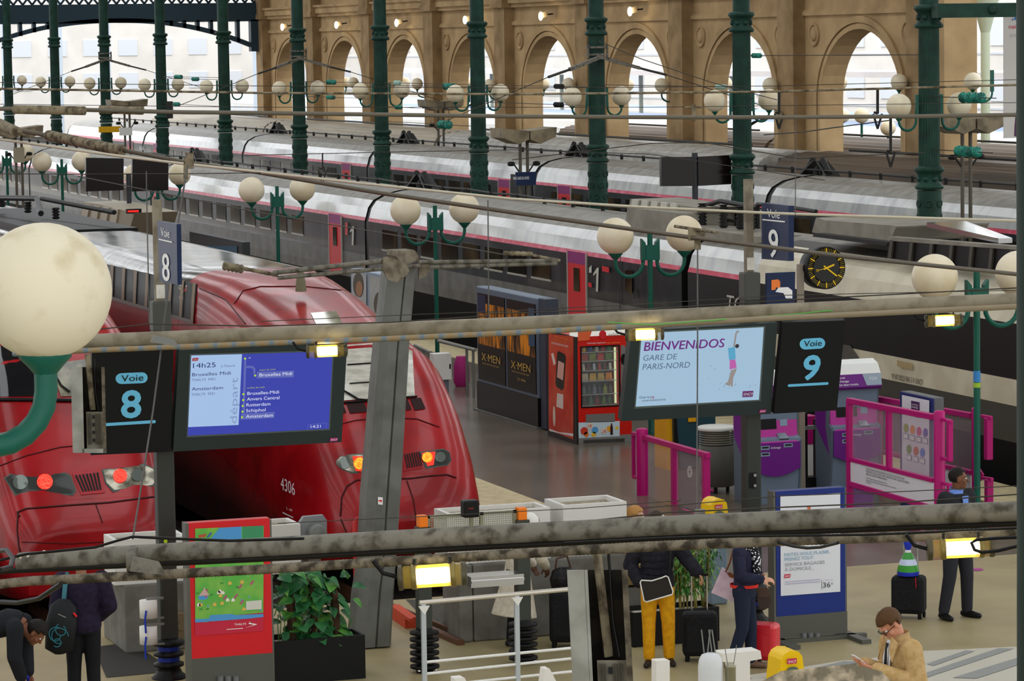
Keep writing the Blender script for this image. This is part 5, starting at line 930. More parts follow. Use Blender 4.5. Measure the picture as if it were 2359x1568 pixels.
sp = part('side_print', mat('vending_side_print', '#c92a18', .35, col2='#d9573a', ns=1.5), lambda q: PS.quad(q, [(1266, 768), (1323, 775), (1323, 1012), (1266, 990)], .016), t)
lt(sp, mat('side_orange', '#f09a3c', .5), PS, ('my selecta', 1281, 777, 1312, 6), ('A VOUS DE', 1277, 784, 1305, 5), d=.022); lt(sp, WTEXT, PS, ('DES SECONDES DE PLAISIR !', 1273, 791, 1312, 5), ('~', 1304, 1000, 1313, 3), d=.022)
part('pictured_phone', mat('phone_black', '#1f1c1d', .3), lambda q: PS.quad(q, [(1289, 808), (1303, 815), (1306, 822), (1301, 893), (1297, 899), (1284, 890), (1282, 882), (1286, 812)], .02), sp); part('pictured_phone_screen', mat('phone_screen', '#e9b8a8', .4), lambda q: PS.quad(q, [(1289, 830), (1303, 837), (1300, 876), (1286, 868)], .024), sp)
part('pictured_hand', mat('print_pale', '#ead9d0', .5), lambda q: PS.quad(q, [(1286, 905), (1300, 908), (1300, 942), (1284, 936)], .02), sp); part('pictured_badge', mat('print_ring', '#e9d6c0', .5), lambda q: PS.disc(q, 1279, 958, 9, 24, d=.02), sp); part('pictured_card', mat('print_pale', '#ead9d0', .5), lambda q: PS.quad(q, [(1272, 815), (1277, 812), (1283, 836), (1278, 842)], .02), sp); part('print_footer', WTEXT, lambda q: PS.quad(q, [(1268, 987), (1290, 995), (1323, 998), (1323, 1005), (1268, 992)], .02), sp)
rows = [(812, 'drinks can', ['#d9b52a', '#2e5fae', '#c9c5b2', '#b03a2a', '#2f7a3a']), (833, 'crisp packet', ['#a8372a', '#7c8a2a', '#c42a26', '#4d7a2a']), (855, 'snack bar', ['#c9bfa8', '#6a2a22', '#a8b4b8', '#b8402a', '#5a3a26', '#c9c4b8']), (879, 'biscuit packet', ['#c9c0a4', '#d8b04a', '#c8ae5a', '#d88a34']), (910, 'drink bottle', ['#5a6a72', '#38423a', '#6a707a', '#2a3a4a', '#7a8a3a', '#4a4a44']), (936, 'drink bottle', ['#3c2a24', '#4a6a5a', '#7a2a26', '#5a7a34', '#3a5a34'])]
ORD = ['first', 'second', 'third', 'fourth', 'fifth', 'sixth']; CN = {'d9b52a': 'yellow'}
for r, (y, kind, cols) in enumerate(rows):
    zb = PF.ab(1341, y)[1]; part('shelf', mat('vending_shelf', '#a9a59a', .4, .3), lambda q: q.bx(VX + wa + .005, VX + wc - .005, VY + .04, VY + .55, zb - .012, zb), t)
    n = len(cols); st = (wc - wa - .1) / n
    for i, c in enumerate(cols):
        x = VX + wa + .03 + st * (i + .5); m = M(); h = .125 if r < 3 else .13
        if 'bottle' in kind: m.lathe((x, VY + .12, zb), [(.036, 0), (.038, .01), (.038, .1), (.015, .14), (.015, .165)], 10)
        elif 'can' in kind: m.lathe((x, VY + .12, zb), [(.03, 0), (.036, .01), (.036, .1), (.03, .112)], 10)
        elif 'bar' in kind: m.obx((x, VY + .12, zb + .06), (.02, 0, .01), (-.008, 0, .058), (0, .012, 0))
        else:
            w2 = st * .42; m.add([(x - w2, VY + .12, zb), (x + w2, VY + .12, zb), (x + w2 * .92, VY + .12, zb + h), (x - w2 * .92, VY + .12, zb + h), (x, VY + .075, zb + h * .5), (x, VY + .165, zb + h * .5)], [(0, 1, 4), (1, 2, 4), (2, 3, 4), (3, 0, 4), (1, 0, 5), (2, 1, 5), (3, 2, 5), (0, 3, 5)])
        single(kind.replace(' ', '_'), m, mat('snack_' + c, c, .35), '%s in the vending machine, %s from the left on shelf %s from the top' % (kind, ORD[i], ORD[r]), 'snack', (x, VY + .12, zb), 'snacks in the vending machine')
# ---------------------------------------------------------------- magenta glass barriers
MAG = mat('magenta_paint', '#b3146f', .35); MGLASS = mat('barrier_glass', '#b9a4ad', .06, alpha=.22)
def xq(nm, mt, pts, X, w_, par, **k): q = M(); q.prism([wx(x, y, X) for x, y in pts], (w_, 0, 0)); return q.build(nm, mt, par, **k)
def rail(nm, a, b, X, rpx, par, mt=None, sq=True):
    q = M(); A, B_ = wx(*a, X), wx(*b, X); r = rpx * (A - CAM).dot(FW) / F
    (q.bar(A, B_, r * 2, r * 2) if sq else q.tube([A, B_], r, 16)); return q.build(nm, mt or MAG, par, **({'bevel': .008} if sq else {}))
def upright(nm, x, ytop, X, rpx, par, sq=True, zb=0.0, mt=None):
    q = M(); A = wx(x, ytop, X); r = rpx * (A - CAM).dot(FW) / F
    if sq: q.bx(A.x - r, A.x + r, A.y - r, A.y + r, zb, A.z)
    else: q.lathe((A.x, A.y, zb), [(r, 0), (r, A.z - zb - .03), (r * .9, A.z - zb - .01), (r * .6, A.z - zb)], 20)
    return q.build(nm, mt or MAG, par)
t = thing('glass_barrier', 'magenta framed glass barrier with round post beside the waste bin', 'barrier', (18.47, 45.5, 0), 'magenta glass barriers')
upright('round_post', 1479, 986, 18.47, 14, t, False); upright('frame_post', 1553, 1030, 18.47, 6.5, t); upright('frame_post', 1626, 1047, 18.47, 7.5, t)
rail('top_rail', (1485, 1007), (1632, 1049), 18.47, 6, t); rail('bottom_rail', (1492, 1152), (1625, 1192), 18.47, 5, t)
xq('glass_pane', MGLASS, [(1492, 1016), (1548, 1033), (1548, 1160), (1492, 1146)], 18.47, .012, t); g = xq('glass_pane', MGLASS, [(1559, 1037), (1620, 1054), (1620, 1180), (1559, 1162)], 18.47, .012, t)
pg = Panel((18.46, 46, 0), (0, -1, 0), (0, 0, 1))
for rr in (10, 7.4, 4.6): part('dot_logo', WTEXT, lambda q: [pg.quad(q, [(1589.5 + (rr * .6 * math.cos(a + b)), 1086 + rr * 1.35 * math.sin(a + b)) for b in (0, .2)] + [(1589.5 + ((rr - 1.6) * .6 * math.cos(a + b)), 1086 + (rr - 1.6) * 1.35 * math.sin(a + b)) for b in (.2, 0)], .004) for a in [i * .314 for i in range(20)]], g)['kind'] = 'stuff'
q = M(); A = wx(1461, 998, 18.47); rail('back_frame', (1457, 998), (1470, 1000), 18.47, 4, t); rail('back_frame', (1459, 998), (1460, 1100), 18.47, 4, t); rail('back_frame', (1459, 1098), (1470, 1100), 18.47, 4, t); rail('latch', (1636, 1128), (1642, 1130), 18.47, 2, t)
t = thing('glass_barrier', 'long magenta framed glass barrier with a white notice panel behind the suited man', 'barrier', (20.5, 42.3, 0), 'magenta glass barriers')
XB = 20.5; upright('frame_post', 1957, 922, XB, 6.5, t); upright('round_post', 2164, 945, XB, 13, t, False); upright('frame_post', 2048, 940, XB, 6, t, zb=wx(2048, 1082, XB).z)
rail('top_rail', (1955, 922), (2152, 960), XB, 6.5, t); rail('middle_rail', (1955, 1056), (2152, 1106), XB, 5, t); rail('lower_rail', (1955, 1112), (2152, 1170), XB, 6, t); rail('bottom_rail', (1955, 1168), (2152, 1235), XB, 5, t)
xq('glass_pane', MGLASS, [(1964, 930), (2042, 945), (2042, 1074), (1964, 1054)], XB, .012, t); xq('glass_pane', MGLASS, [(2055, 948), (2150, 966), (2150, 1100), (2055, 1078)], XB, .012, t)
n = xq('notice_panel', mat('notice_white', '#dcdbe0', .4), [(1958, 1060), (2150, 1110), (2150, 1164), (1958, 1108)], XB - .01, .02, t); pb = Panel((XB - .012, 43, 0), (0, -1, 0), (0, 0, 1))
lt(n, BLACK, pb, ('POUR ASSURER VOTRE SÉCURITÉ ET LA PONCTUALITÉ DES TRAINS,', 1996, 1081, 2085, 4.5), ('PRÉSENTEZ-VOUS, AU PLUS TARD, 2 MINUTES AVANT L’HEURE DE DÉPART.', 1996, 1087, 2096, 4.5), ('MERCI DE VOTRE COMPRÉHENSION.', 1996, 1093, 2044, 4.5), d=.008)
lt(n, mat('notice_grey_text', '#8d8d92', .6), pb, ('~', 1996, 1101, 2044, 2.8), ('~', 1996, 1106, 2066, 2.8), ('~', 1996, 1111, 2008, 2.8), d=.008)
xq('lower_panel', mat('lilac_panel', '#8e5f9a', .3, alpha=.75), [(1966, 1120), (2010, 1133), (2010, 1185), (1966, 1172)], XB, .012, t)
rail('bracket_frame', (2170, 965), (2192, 971), XB, 4, t); rail('bracket_frame', (2188, 968), (2188, 1062), XB, 6, t); rail('bracket_frame', (2170, 1055), (2190, 1060), XB, 4, t); rail('bracket_frame', (2170, 1112), (2190, 1117), XB, 4, t); rail('bracket_frame', (2188, 1115), (2188, 1180), XB, 6, t)
t = thing('glass_barrier', 'rear magenta glass barrier running behind the blue information stand and green lamp post', 'barrier', (22.5, 44, 0), 'magenta glass barriers'); XC = 22.3
upright('round_post', 2246, 938, XC, 8, t, False); upright('frame_post', 2026, 918, XC, 6, t); rail('top_rail', (2018, 917), (2240, 957), XC, 6, t); rail('middle_rail', (2030, 1040), (2240, 1088), XC, 5, t); rail('lower_rail', (2030, 1092), (2240, 1148), XC, 4, t)
xq('glass_pane', MGLASS, [(2030, 925), (2238, 962), (2238, 1085), (2030, 1038)], XC, .012, t); xq('notice_panel', mat('notice_white', '#dcdbe0', .4), [(2170, 1078), (2236, 1093), (2236, 1142), (2170, 1125)], XC, .012, t)
rail('bracket_frame', (2262, 958), (2284, 962), XC, 4, t); rail('bracket_frame', (2277, 962), (2277, 1058), XC, 8, t); rail('bracket_frame', (2262, 1100), (2286, 1104), XC, 4, t); rail('bracket_frame', (2278, 1104), (2278, 1170), XC, 8, t)
q = M(); A = wx(2243, 1080, XC); q.prism([A, A + V((0, -.1, .08)), A + V((0, -.3, -.05)), A + V((0, -.22, -.15))], (.02, 0, 0)); q.build('ribbon', MAG, t)

# ---------------------------------------------------------------- purple ticket machines
PUR = mat('machine_purple', '#6d1e84', .35); PINKM = mat('machine_magenta', '#c03a9c', .35); MGREY = mat('machine_grey', '#76879a', .4)
def ticket_machine(label, X0, Y0):
    t = thing('ticket_machine', label, 'ticket machine', (X0 + .4, Y0 + .35, 0), 'purple ticket machines'); W_ = .8; P = Panel((X0, Y0, 0), (1, 0, 0), (0, 0, 1))
    m = M(); pr = [(.12, 0), (.62, 0), (.62, 1.62), (.5, 1.9), (.2, 1.93), (.1, 1.6), (.16, 1.05), (.02, 1.0), (.02, .7), (.06, .45)]
    m.prism([(X0, Y0 + a, b) for a, b in pr], (W_, 0, 0)); m.build('body', MGREY, t)
    m = M(); n = 10; m.prism([(X0 + .0, Y0 + .0, .95)] + [(X0 + W_ * i / n, Y0 + .0, .55 - .12 * math.sin(math.pi * i / n)) for i in range(n + 1)] + [(X0 + W_, Y0, .95)], (0, .1, 0)); m.build('lower_panel', PUR, t)
    m = M(); m.prism([(X0 + .04, Y0 - .0, .95), (X0 + .04, Y0 + .14, 1.06), (X0 + .04, Y0 + .16, 1.04), (X0 + .04, Y0 + .05, .93)], (W_ - .08, 0, 0)); m.build('keypad_shelf', PINKM, t)
    q = Panel((X0, Y0 + .14, 1.06), (1, 0, 0), (0, .06, .5)); m = M(); m.prism([q.at(0, -.03, .03), q.at(W_, -.03, .03), q.at(W_, .58, .03), q.at(0, .58, .03)], q.n * -.05); f = m.build('control_panel', PINKM, t)
    part('screen', BLACK, lambda k: q.rab(k, .1, .08, .46, .44, .036), f); part('notice_card', WHITE, lambda k: q.rab(k, .52, .28, .62, .46, .036), f); part('card_reader', mat('reader_grey', '#8aa0b4', .3), lambda k: q.rab(k, .52, .12, .64, .22, .036), f)
    k_ = Panel((X0, Y0 - .004, 0), (1, 0, 0), (0, 0, 1))
    for a, b in ((.14, .88), (.14, .78), (.52, .9)): part('coin_slot', mat('reader_grey', '#8aa0b4', .3), lambda k: k_.rab(k, a, b - .03, a + .15, b + .03, .004), t); part('slot_mouth', BLACK, lambda k: k_.rab(k, a + .02, b - .008, a + .13, b + .016, .008), t)
    part('lettering', WTEXT, lambda k: k_.text(k, 'échange', 0, 0, 0, 0, d=.006, ab=(.31, .86, .16, .035)), t); part('keypad', mat('keypad_steel', '#98a6b0', .3, .5), lambda k: k.prism([(X0 + .46, Y0 + .02, .985), (X0 + .62, Y0 + .02, .985), (X0 + .6, Y0 + .11, 1.06), (X0 + .46, Y0 + .11, 1.06)], (0, 0, .02)), t)
    m = M(); m.prism([(X0 - .02, Y0 + .02, 1.58), (X0 - .02, Y0 - .02, 1.62), (X0 - .02, Y0 + .02, 1.82), (X0 - .02, Y0 + .25, 1.85), (X0 - .02, Y0 + .3, 1.58)], (W_ + .04, 0, 0)); hd = m.build('header', PUR, t); h_ = Panel((X0, Y0 - .022, 1.62), (1, 0, 0), (0, .04, .2))
    part('header_swoosh', mat('header_grey_blue', '#9fb0bf', .4), lambda k: k.poly([h_.at(a, b, .004) for a, b in ((.5, .2), (.82, .2), (.82, .02), (.56, .02))]), hd)
    for i, s_ in enumerate(('retrait', 'échange', 'billets départ immédiat')): part('lettering', WTEXT, lambda k: h_.text(k, s_, 0, 0, 0, 0, d=.006, ab=(.06, .14 - i * .055, (.14, .2, .36)[i], .035)), hd)
    part('lettering', WTEXT, lambda k: h_.text(k, 'TGV', 0, 0, 0, 0, d=.01, ab=(.6, .1, .14, .05), slant=.2), hd)
    m = M(); m.prism([(X0 - .02, Y0 + .02, 1.82), (X0 - .02, Y0 + .12, 1.97), (X0 - .02, Y0 + .3, 2.03), (X0 - .02, Y0 + .6, 1.98), (X0 - .02, Y0 + .62, 1.7), (X0 - .02, Y0 + .3, 1.82)], (W_ + .04, 0, 0)); m.build('top_hood', mat('hood_white', '#e5e6e2', .35), t)
    for x in (X0 - .03, X0 + W_): m = M(); m.prism([(x, Y0 + .1, 0), (x, Y0 + .62, 0), (x, Y0 + .64, 1.7), (x, Y0 + .1, 1.62), (x, Y0 + .16, 1.05), (x, Y0 + .02, .98), (x, Y0 + .03, .5)], (.03, 0, 0)); w_ = m.build('side_wing', mat('wing_grey', '#5d6b78', .4), t); m = M(); m.prism([(x - .002, Y0 + .62, 1.0), (x - .002, Y0 + .64, 1.68), (x - .002, Y0 + .2, 1.6), (x - .002, Y0 + .24, 1.0), (x - .002, Y0 + .1, .55)], (.034, 0, 0)); m.build('side_flash', PUR, w_)
    return t
ticket_machine('left purple ticket machine, behind the Voie 9 pole', 19.52, 44.95); ticket_machine('right purple ticket machine with white rounded top, partly behind the magenta barrier', 21.32, 45.9)

# bins and other platform furniture
c = wg(1652, 1132); t = thing('waste_bin', 'grey cylindrical waste bin with white round lid', 'bin', c); zt = wy(1652, 985, c.y).z
m = M(); m.lathe(c, [(.26, .1), (.28, .12), (.28, zt - .27), (.26, zt - .26)], 28); m.build('drum', mat('bin_grey', '#57564f', .45), t); m = M(); m.lathe(c, [(.3, zt - .03), (.31, zt - .02), (.31, zt + .01), (.28, zt + .03), (.01, zt + .035)], 28); m.build('lid', mat('bin_lid', '#cfcfc8', .4), t)
for i in range(6): m = M(); m.lathe(c, [(.262, zt - .25 + i * .036), (.275, zt - .245 + i * .036), (.275, zt - .23 + i * .036), (.262, zt - .226 + i * .036)], 28, caps=False); m.build('ring_slat', STEELG, t)
m = M(); m.lathe(c, [(.2, zt - .27), (.2, zt - .03)], 20); m.build('liner', mat('bin_liner', '#8f7b3a', .6), t)
for a in range(3): m = M(); m.lathe(c + V((.18 * math.cos(a * 2.1), .18 * math.sin(a * 2.1), 0)), [(.03, 0), (.03, .12)], 8); m.build('foot', DARK, t)
c = wg(1541, 1083); t = thing('ticket_machine', 'tall teal and yellow regional ticket machine behind the welcome screen', 'ticket machine', c); YL = mat('machine_yellow', '#e2a414', .4); TL = mat('machine_teal', '#274650', .4)
m = M(); m.bx(c.x + .1, c.x + .85, c.y, c.y + .6, .0, 1.75); m.build('body', TL, t, bevel=.03); m = M(); m.prism([(c.x, c.y + .62, 0), (c.x + .0, c.y + .05, 0), (c.x, c.y + .1, 1.0), (c.x, c.y + .05, 1.7), (c.x, c.y + .62, 1.7)], (.1, 0, 0)); m.build('side_panel', YL, t); m = M(); m.prism([(c.x + .1, c.y - .02, 0), (c.x + .2, c.y - .02, 0), (c.x + .14, c.y - .02, .8), (c.x + .2, c.y - .02, 1.7), (c.x + .1, c.y - .02, 1.7)], (0, .05, 0)); m.build('edge_trim', BLACK, t)
p = wy(1594, 966, c.y - .01); m = M(); m.bx(p.x - .07, p.x + .07, c.y - .03, c.y, p.z - .04, p.z + .04); m.build('yellow_badge', YL, t, bevel=.01)
m = M(); m.bx(c.x + .28, c.x + .75, c.y - .02, c.y, 1.2, 1.55); m.build('screen', BLACK, t)
# dark framework and second black pole base behind the machines
t = thing('steel_frame', 'black steel frame standing between the two purple ticket machines', 'frame', (20.95, 46.6, 0)); A = wg(1880, 1118)
for x, y0, y1 in ((1853, 950, 1110), (1880, 965, 1108)): q = M(); a = wy(x, y0, 46.6); q.bx(a.x - .035, a.x + .035, 46.56, 46.64, 0, a.z); q.build('upright', BLACK, t)
q = M(); a, b = wy(1850, 985, 46.6), wy(1884, 983, 46.6); q.bx(a.x, b.x, 46.55, 46.65, a.z - .03, a.z + .03); q.build('crossbar', STEELG, t); q = M(); a, b = wy(1850, 1098, 46.6), wy(1884, 1098, 46.6); q.bx(a.x, b.x, 46.5, 46.7, 0, a.z); q.build('foot_box', BLACK, t)
c = wg(1866, 1095); t = thing('composter_post', 'magenta and white validating post glimpsed between the purple ticket machines', 'post', (c.x, 47.6, 0)); a, b = wy(1850, 1075, 47.6), wy(1878, 1015, 47.6); q = M(); q.bx(a.x, b.x, 47.5, 47.8, 0, .55); q.build('base', WHITE, t); q = M(); q.bx(a.x, b.x, 47.49, 47.81, .55, 1.0); q.build('magenta_head', MAG, t)

# blue information kiosk
t = thing('information_stand', 'tall blue edged information stand with rows of coloured discs', 'sign', (21.6, 44.6, 0)); XK = 21.4; pk = Panel((XK, 45, 0), (0, -1, 0), (0, 0, 1)); a, b = wx(2076, 900, XK), wx(2152, 915, XK)
m = M(); m.bx(XK, XK + .16, b.y, a.y, 0, a.z); m.build('body', mat('stand_grey', '#67686a', .5), t, bevel=.01); m = M(); m.bx(XK - .02, XK, b.y, a.y, .02, a.z - .01); f = m.build('blue_front', mat('stand_blue', '#1d2a66', .4), t)
part('poster', mat('stand_poster', '#d9d9df', .4), lambda q: pk.quad(q, [(2082, 909), (2145, 922), (2145, 1160), (2082, 1142)], .03), f)
part('purple_badge', mat('badge_purple', '#4c1f5c', .4), lambda q: pk.quad(q, [(2104, 922), (2123, 926), (2123, 962), (2104, 957)], .036), f); lt(f, WTEXT, pk, ('ACTIVONS', 2106, 932, 2121, 4), ('ENSEMBLE', 2106, 938, 2121, 4), d=.042); lt(f, mat('badge_orange', '#ec8a2a', .5), pk, ('~', 2107, 946, 2120, 6), d=.042)
for i, (x, y, c) in enumerate(((2092, 985, '#8c9a2a'), (2107, 989, '#e08a2a'), (2122, 993, '#c23a72'), (2137, 996, '#5a4fb0'), (2099, 1034, '#6a8f2a'), (2115, 1038, '#cf5a32'), (2130, 1042, '#2f74c9'))):
    part('coloured_disc', mat('disc_' + c, c, .4), lambda q: pk.quad(q, [(x + 5.6 * math.cos(k * .4), y + 10.5 * math.sin(k * .4)) for k in range(16)], .036), f); part('caption_frame', mat('caption_blue', '#5b5f93', .5), lambda q: pk.quad(q, [(x - 6, y + 11), (x + 6, y + 14), (x + 6, y + 27), (x - 6, y + 24)], .036), f); part('caption_card', WHITE, lambda q: pk.quad(q, [(x - 5, y + 12.5), (x + 5, y + 15), (x + 5, y + 25.5), (x - 5, y + 23)], .04), f)

# advertising stands in the concourse
def stand(label, P_, t, front, base, foot): pass
yb = 34.45; t = thing('advertising_stand', 'blue framed advertising stand offering baggage service, beside the Voie 9 pole', 'sign', (15.7, yb, 0), 'advertising stands'); pa = Panel((15.3, yb, 0), (1, 0, 0), (0, 0, 1))
a, b = wy(1787, 1132, yb), wy(1946, 1124, yb); zc = wy(1787, 1420, yb).z
m = M(); m.bx(a.x, b.x, yb, yb + .14, zc, a.z); fr = m.build('blue_frame', mat('stand_royal_blue', '#1c2f78', .35), t); m = M(); m.bx(a.x - .01, b.x + .02, yb - .01, yb + .16, .06, zc); m.build('base', mat('stand_base_grey', '#55564f', .45), t); RL_ = mat('stand_rail', '#5f5f58', .4, .3); m = M(); m.bx(a.x - .035, a.x - .01, yb - .01, yb + .16, .04, a.z); m.build('side_rail', RL_, t); m = M(); m.bx(b.x, b.x + .02, yb, yb + .15, .04, b.z); m.build('side_rail', RL_, t)
po_ = part('poster', mat('ad_white', '#dadce2', .4), lambda q: pa.quad(q, [(1797, 1143), (1935, 1135), (1935, 1362), (1798, 1372)], .008), fr)
lt(po_, mat('ad_teal_text', '#7ba6bd', .5), pa, ('FAITES-VOUS PLAISIR,', 1806, 1281, 1911, 8), ('PRENEZ TOUT.', 1806, 1291.5, 1875, 8), d=.014); lt(po_, mat('ad_grey_text', '#8e9298', .5), pa, ('SERVICE BAGAGES', 1807, 1304, 1899, 8), ('À DOMICILE.', 1807, 1315, 1869, 8), ('*', 1871, 1314, 1874, 4), d=.014)
lt(po_, mat('ad_price', '#4a4c52', .5), pa, ('36', 1895, 1353, 1912, 13), ('€', 1914, 1346, 1918, 5), d=.014); lt(po_, mat('ad_small_text', '#a9a0c0', .5), pa, ('~', 1807, 1341, 1889, 3), ('~', 1807, 1346, 1888, 3), ('à partir de', 1895, 1337, 1918, 3), d=.014); part('price_rule', mat('ad_price', '#4a4c52', .5), lambda q: pa.quad(q, [(1892, 1336), (1893, 1336), (1893, 1356), (1892, 1356)], .012), po_)
sncf(pa, po_, 1806, 1321, 1821, 1331, c='#c22f4c'); part('price_rule', mat('ad_orange_mark', '#c9714a', .5), lambda q: pa.quad(q, [(1858, 1166), (1868, 1163), (1866, 1172), (1860, 1174)], .012), po_)
for x in (1852, 1867, 1883): q = M(); q.lathe(wy(x, 1480, yb - .02), [(.03, 0), (.03, .115)], 12); q.build('ballast_tube', mat('tube_grey_light', '#6e7072', .4), t)
m = M(); z = .05; m.bx(a.x + .05, b.x + .25, yb - .06, yb + .02, 0, z); m.bx(a.x - .05, a.x + .1, yb - .45, yb + .3, 0, z); m.bx(b.x + .0, b.x + .12, yb - .45, yb + .3, 0, z); m.build('foot_frame', mat('stand_base_grey', '#55564f', .45), t)
ym = 34.2; t = thing('advertising_stand', 'red advertising stand with an illustrated green map, beside the Voie 8 pole', 'sign', (8.8, ym, 0), 'advertising stands'); pm = Panel((8.4, ym, 0), (1, 0, 0), (0, 0, 1)); a, b = wy(434, 1205, ym), wy(621, 1196, ym); zc = wy(434, 1518, ym).z
m = M(); m.bx(a.x, b.x, ym, ym + .14, zc, a.z); fr = m.build('red_frame', mat('stand_red', '#d1232a', .35), t); m = M(); m.bx(a.x - .02, b.x, ym - .005, ym + .16, 0, zc); m.build('base', mat('stand_base_grey', '#55564f', .45), t); m = M(); m.bx(a.x - .035, a.x, ym - .01, ym + .16, 0, a.z); m.build('side_rail', RL_, t); m = M(); m.bx(b.x, b.x + .02, ym, ym + .15, 0, b.z); m.build('side_rail', RL_, t)
mp = part('map_poster', mat('map_red', '#c42a44', .4), lambda q: pm.quad(q, [(449, 1217), (607, 1210), (606, 1452), (449, 1464)], .008), fr)
GR = mat('map_green', '#5db04a', .5, col2='#7db84f', ns=5); SEA = mat('map_blue', '#4f97d2', .5)
part('map_land', GR, lambda q: pm.quad(q, [(449, 1217), (607, 1210), (606, 1410), (540, 1416), (535, 1422), (480, 1424), (478, 1432), (449, 1432)], .011), mp); part('map_sea', SEA, lambda q: pm.quad(q, [(505, 1215), (556, 1212), (556, 1246), (480, 1246)], .013), mp); part('map_sea', SEA, lambda q: pm.quad(q, [(449, 1425), (480, 1424), (484, 1416), (535, 1413), (540, 1416), (606, 1413), (606, 1420), (570, 1424), (449, 1433)], .013), mp); part('map_sea', SEA, lambda q: pm.disc(q, 467, 1375, 12, 6, d=.0135), mp); part('map_land', mat('map_deep_green', '#3f8f63', .5), lambda q: pm.quad(q, [(558, 1212), (606, 1210), (606, 1242), (558, 1246)], .0125), mp)
random.seed(12)
for i in range(34):
    x, y = random.uniform(453, 602), random.uniform(1340, 1408); k = i % 5; c = ('#e9e4d8', '#b5577c', '#3f8f3c', '#e0b45a', '#5fa6d6')[k]
    part('map_icon', mat('icon_' + c, c, .5), lambda q: (pm.quad(q, [(x - 4, y), (x + 4, y - 1), (x + 4, y - 5), (x, y - 9), (x - 4, y - 5)], .015) if k in (0, 3) else pm.disc(q, x, y, 2.5 + (k == 2) * 2, 2, d=.015, n=10) if k != 1 else pm.quad(q, [(x - 4, y + 3), (x + 3, y - 6), (x + 6, y - 3), (x - 1, y + 6)], .015)), mp)
part('map_scene', mat('icon_bridge', '#c9a9a0', .5), lambda q: pm.quad(q, [(457, 1372), (467, 1358), (470, 1350), (473, 1358), (482, 1370)], .016), mp); part('map_card', mat('icon_card', '#cfd0c6', .5), lambda q: pm.quad(q, [(566, 1384), (602, 1381), (602, 1402), (566, 1404)], .016), mp); part('map_scene', mat('icon_redboat', '#b5543f', .5), lambda q: pm.quad(q, [(456, 1232), (475, 1228), (472, 1236), (458, 1238)], .016), mp); part('map_scene', mat('icon_blueboat', '#3d5fb0', .5), lambda q: pm.quad(q, [(476, 1236), (484, 1225), (488, 1227), (479, 1238)], .016), mp)
lt(mp, WTEXT, pm, ('THALYS', 539, 1440, 566, 5), ('~', 521, 1450, 559, 2.6), d=.015); part('brand_swirl', WTEXT, lambda q: pm.quad(q, [(562, 1446), (585, 1438), (571, 1436), (576, 1432), (572, 1431), (578, 1434), (592, 1437)], .015), mp)
for x in (508, 526, 544): q = M(); q.lathe(wy(x, 1592, ym - .02), [(.035, 0), (.035, .17)], 12); q.build('ballast_tube', mat('tube_grey_light', '#6e7072', .4), t)

# ---------------------------------------------------------------- barrier posts on black insulators
PG = mat('barrier_post_grey', '#3c403a', .45); ORC = mat('orange_cap', '#ef7c1c', .4); t = thing('crossing_barrier', 'mesh barrier between two orange capped posts on black ribbed insulators', 'barrier', (11.5, 34.5, 0))
bp_ = []
for gx, gy, cx, cy, cb in ((979, 1547, 974, 1186, 1213), (1206, 1527, 1202, 1168, 1196)):
    c = wg(gx, gy); zt = wy(cx, cy, c.y).z; zb = wy(cx, cb, c.y).z; bp_.append((c, zt, zb)); ribs(t, c.x, c.y, 6, .095, .165, .077, .05, 'insulator_base', BLACK)
    m = M(); m.bx(c.x - .075, c.x + .075, c.y - .07, c.y + .07, .5, zb); m.build('post', PG, t); m = M(); m.bx(c.x - .055, c.x + .05, c.y - .06, c.y + .06, zb, zt); m.build('orange_cap', ORC, t, bevel=.008)
    for s_ in (-1, 1): m = M(); m.lathe(c + V((s_ * .1, -.1, .03)), [(.02, 0), (.018, .02)], 8); m.build('bolt', CHROME, t)
m = M(); (c0, a0, b0), (c1, a1, b1) = bp_; zt, zb = wy(1000, 1187, 34.5).z, wy(1000, 1222, 34.5).z
m.bx(c0.x + .06, c1.x - .06, 34.5, 34.54, zt - .03, zt); m.bx(c0.x + .06, c1.x - .06, 34.5, 34.54, zb - .12, zb - .09)
for x in (c0.x + .06, (c0.x + c1.x) / 2 - .02, (c0.x + c1.x) / 2 + .1, c1.x - .1): m.bx(x, x + .04, 34.5, 34.54, zb - .1, zt)
m.build('mesh_frame', mat('mesh_frame', '#8a8a72', .5), t); m = M(); n = 46
for i in range(n): x = c0.x + .08 + (c1.x - c0.x - .16) * i / n; m.bx(x, x + .006, 34.515, 34.525, zb - .1, zt - .02)
for i in range(10): z = zb - .09 + (zt - zb + .07) * i / 10; m.bx(c0.x + .08, c1.x - .08, 34.516, 34.524, z, z + .006)
m.build('wire_mesh', mat('mesh_wire', '#9a9a84', .5), t)['kind'] = 'stuff'
q = M(); a, b = wy(1066, 1153, 34.4), wy(1103, 1190, 34.4); q.bx(a.x, b.x, 34.36, 34.5, b.z, a.z); s = q.build('signal_box', BLACK, t, bevel=.02); ps = Panel((a.x, 34.36, b.z), (1, 0, 0), (0, 0, 1)); lt(s, scr('signal_red', '#8f1d12', .6), ps, ('~', 1079, 1173, 1091, 5), d=.006)
q = M(); a, b = wy(1078, 1300, 34.3), wy(1200, 1322, 34.3); q.bx(a.x, b.x, 34.2, 34.5, b.z - .1, b.z + .02); q.bx(a.x, b.x, 34.18, 34.2, b.z - .05, b.z - .02); q.build('steel_tray', CHROME, t)
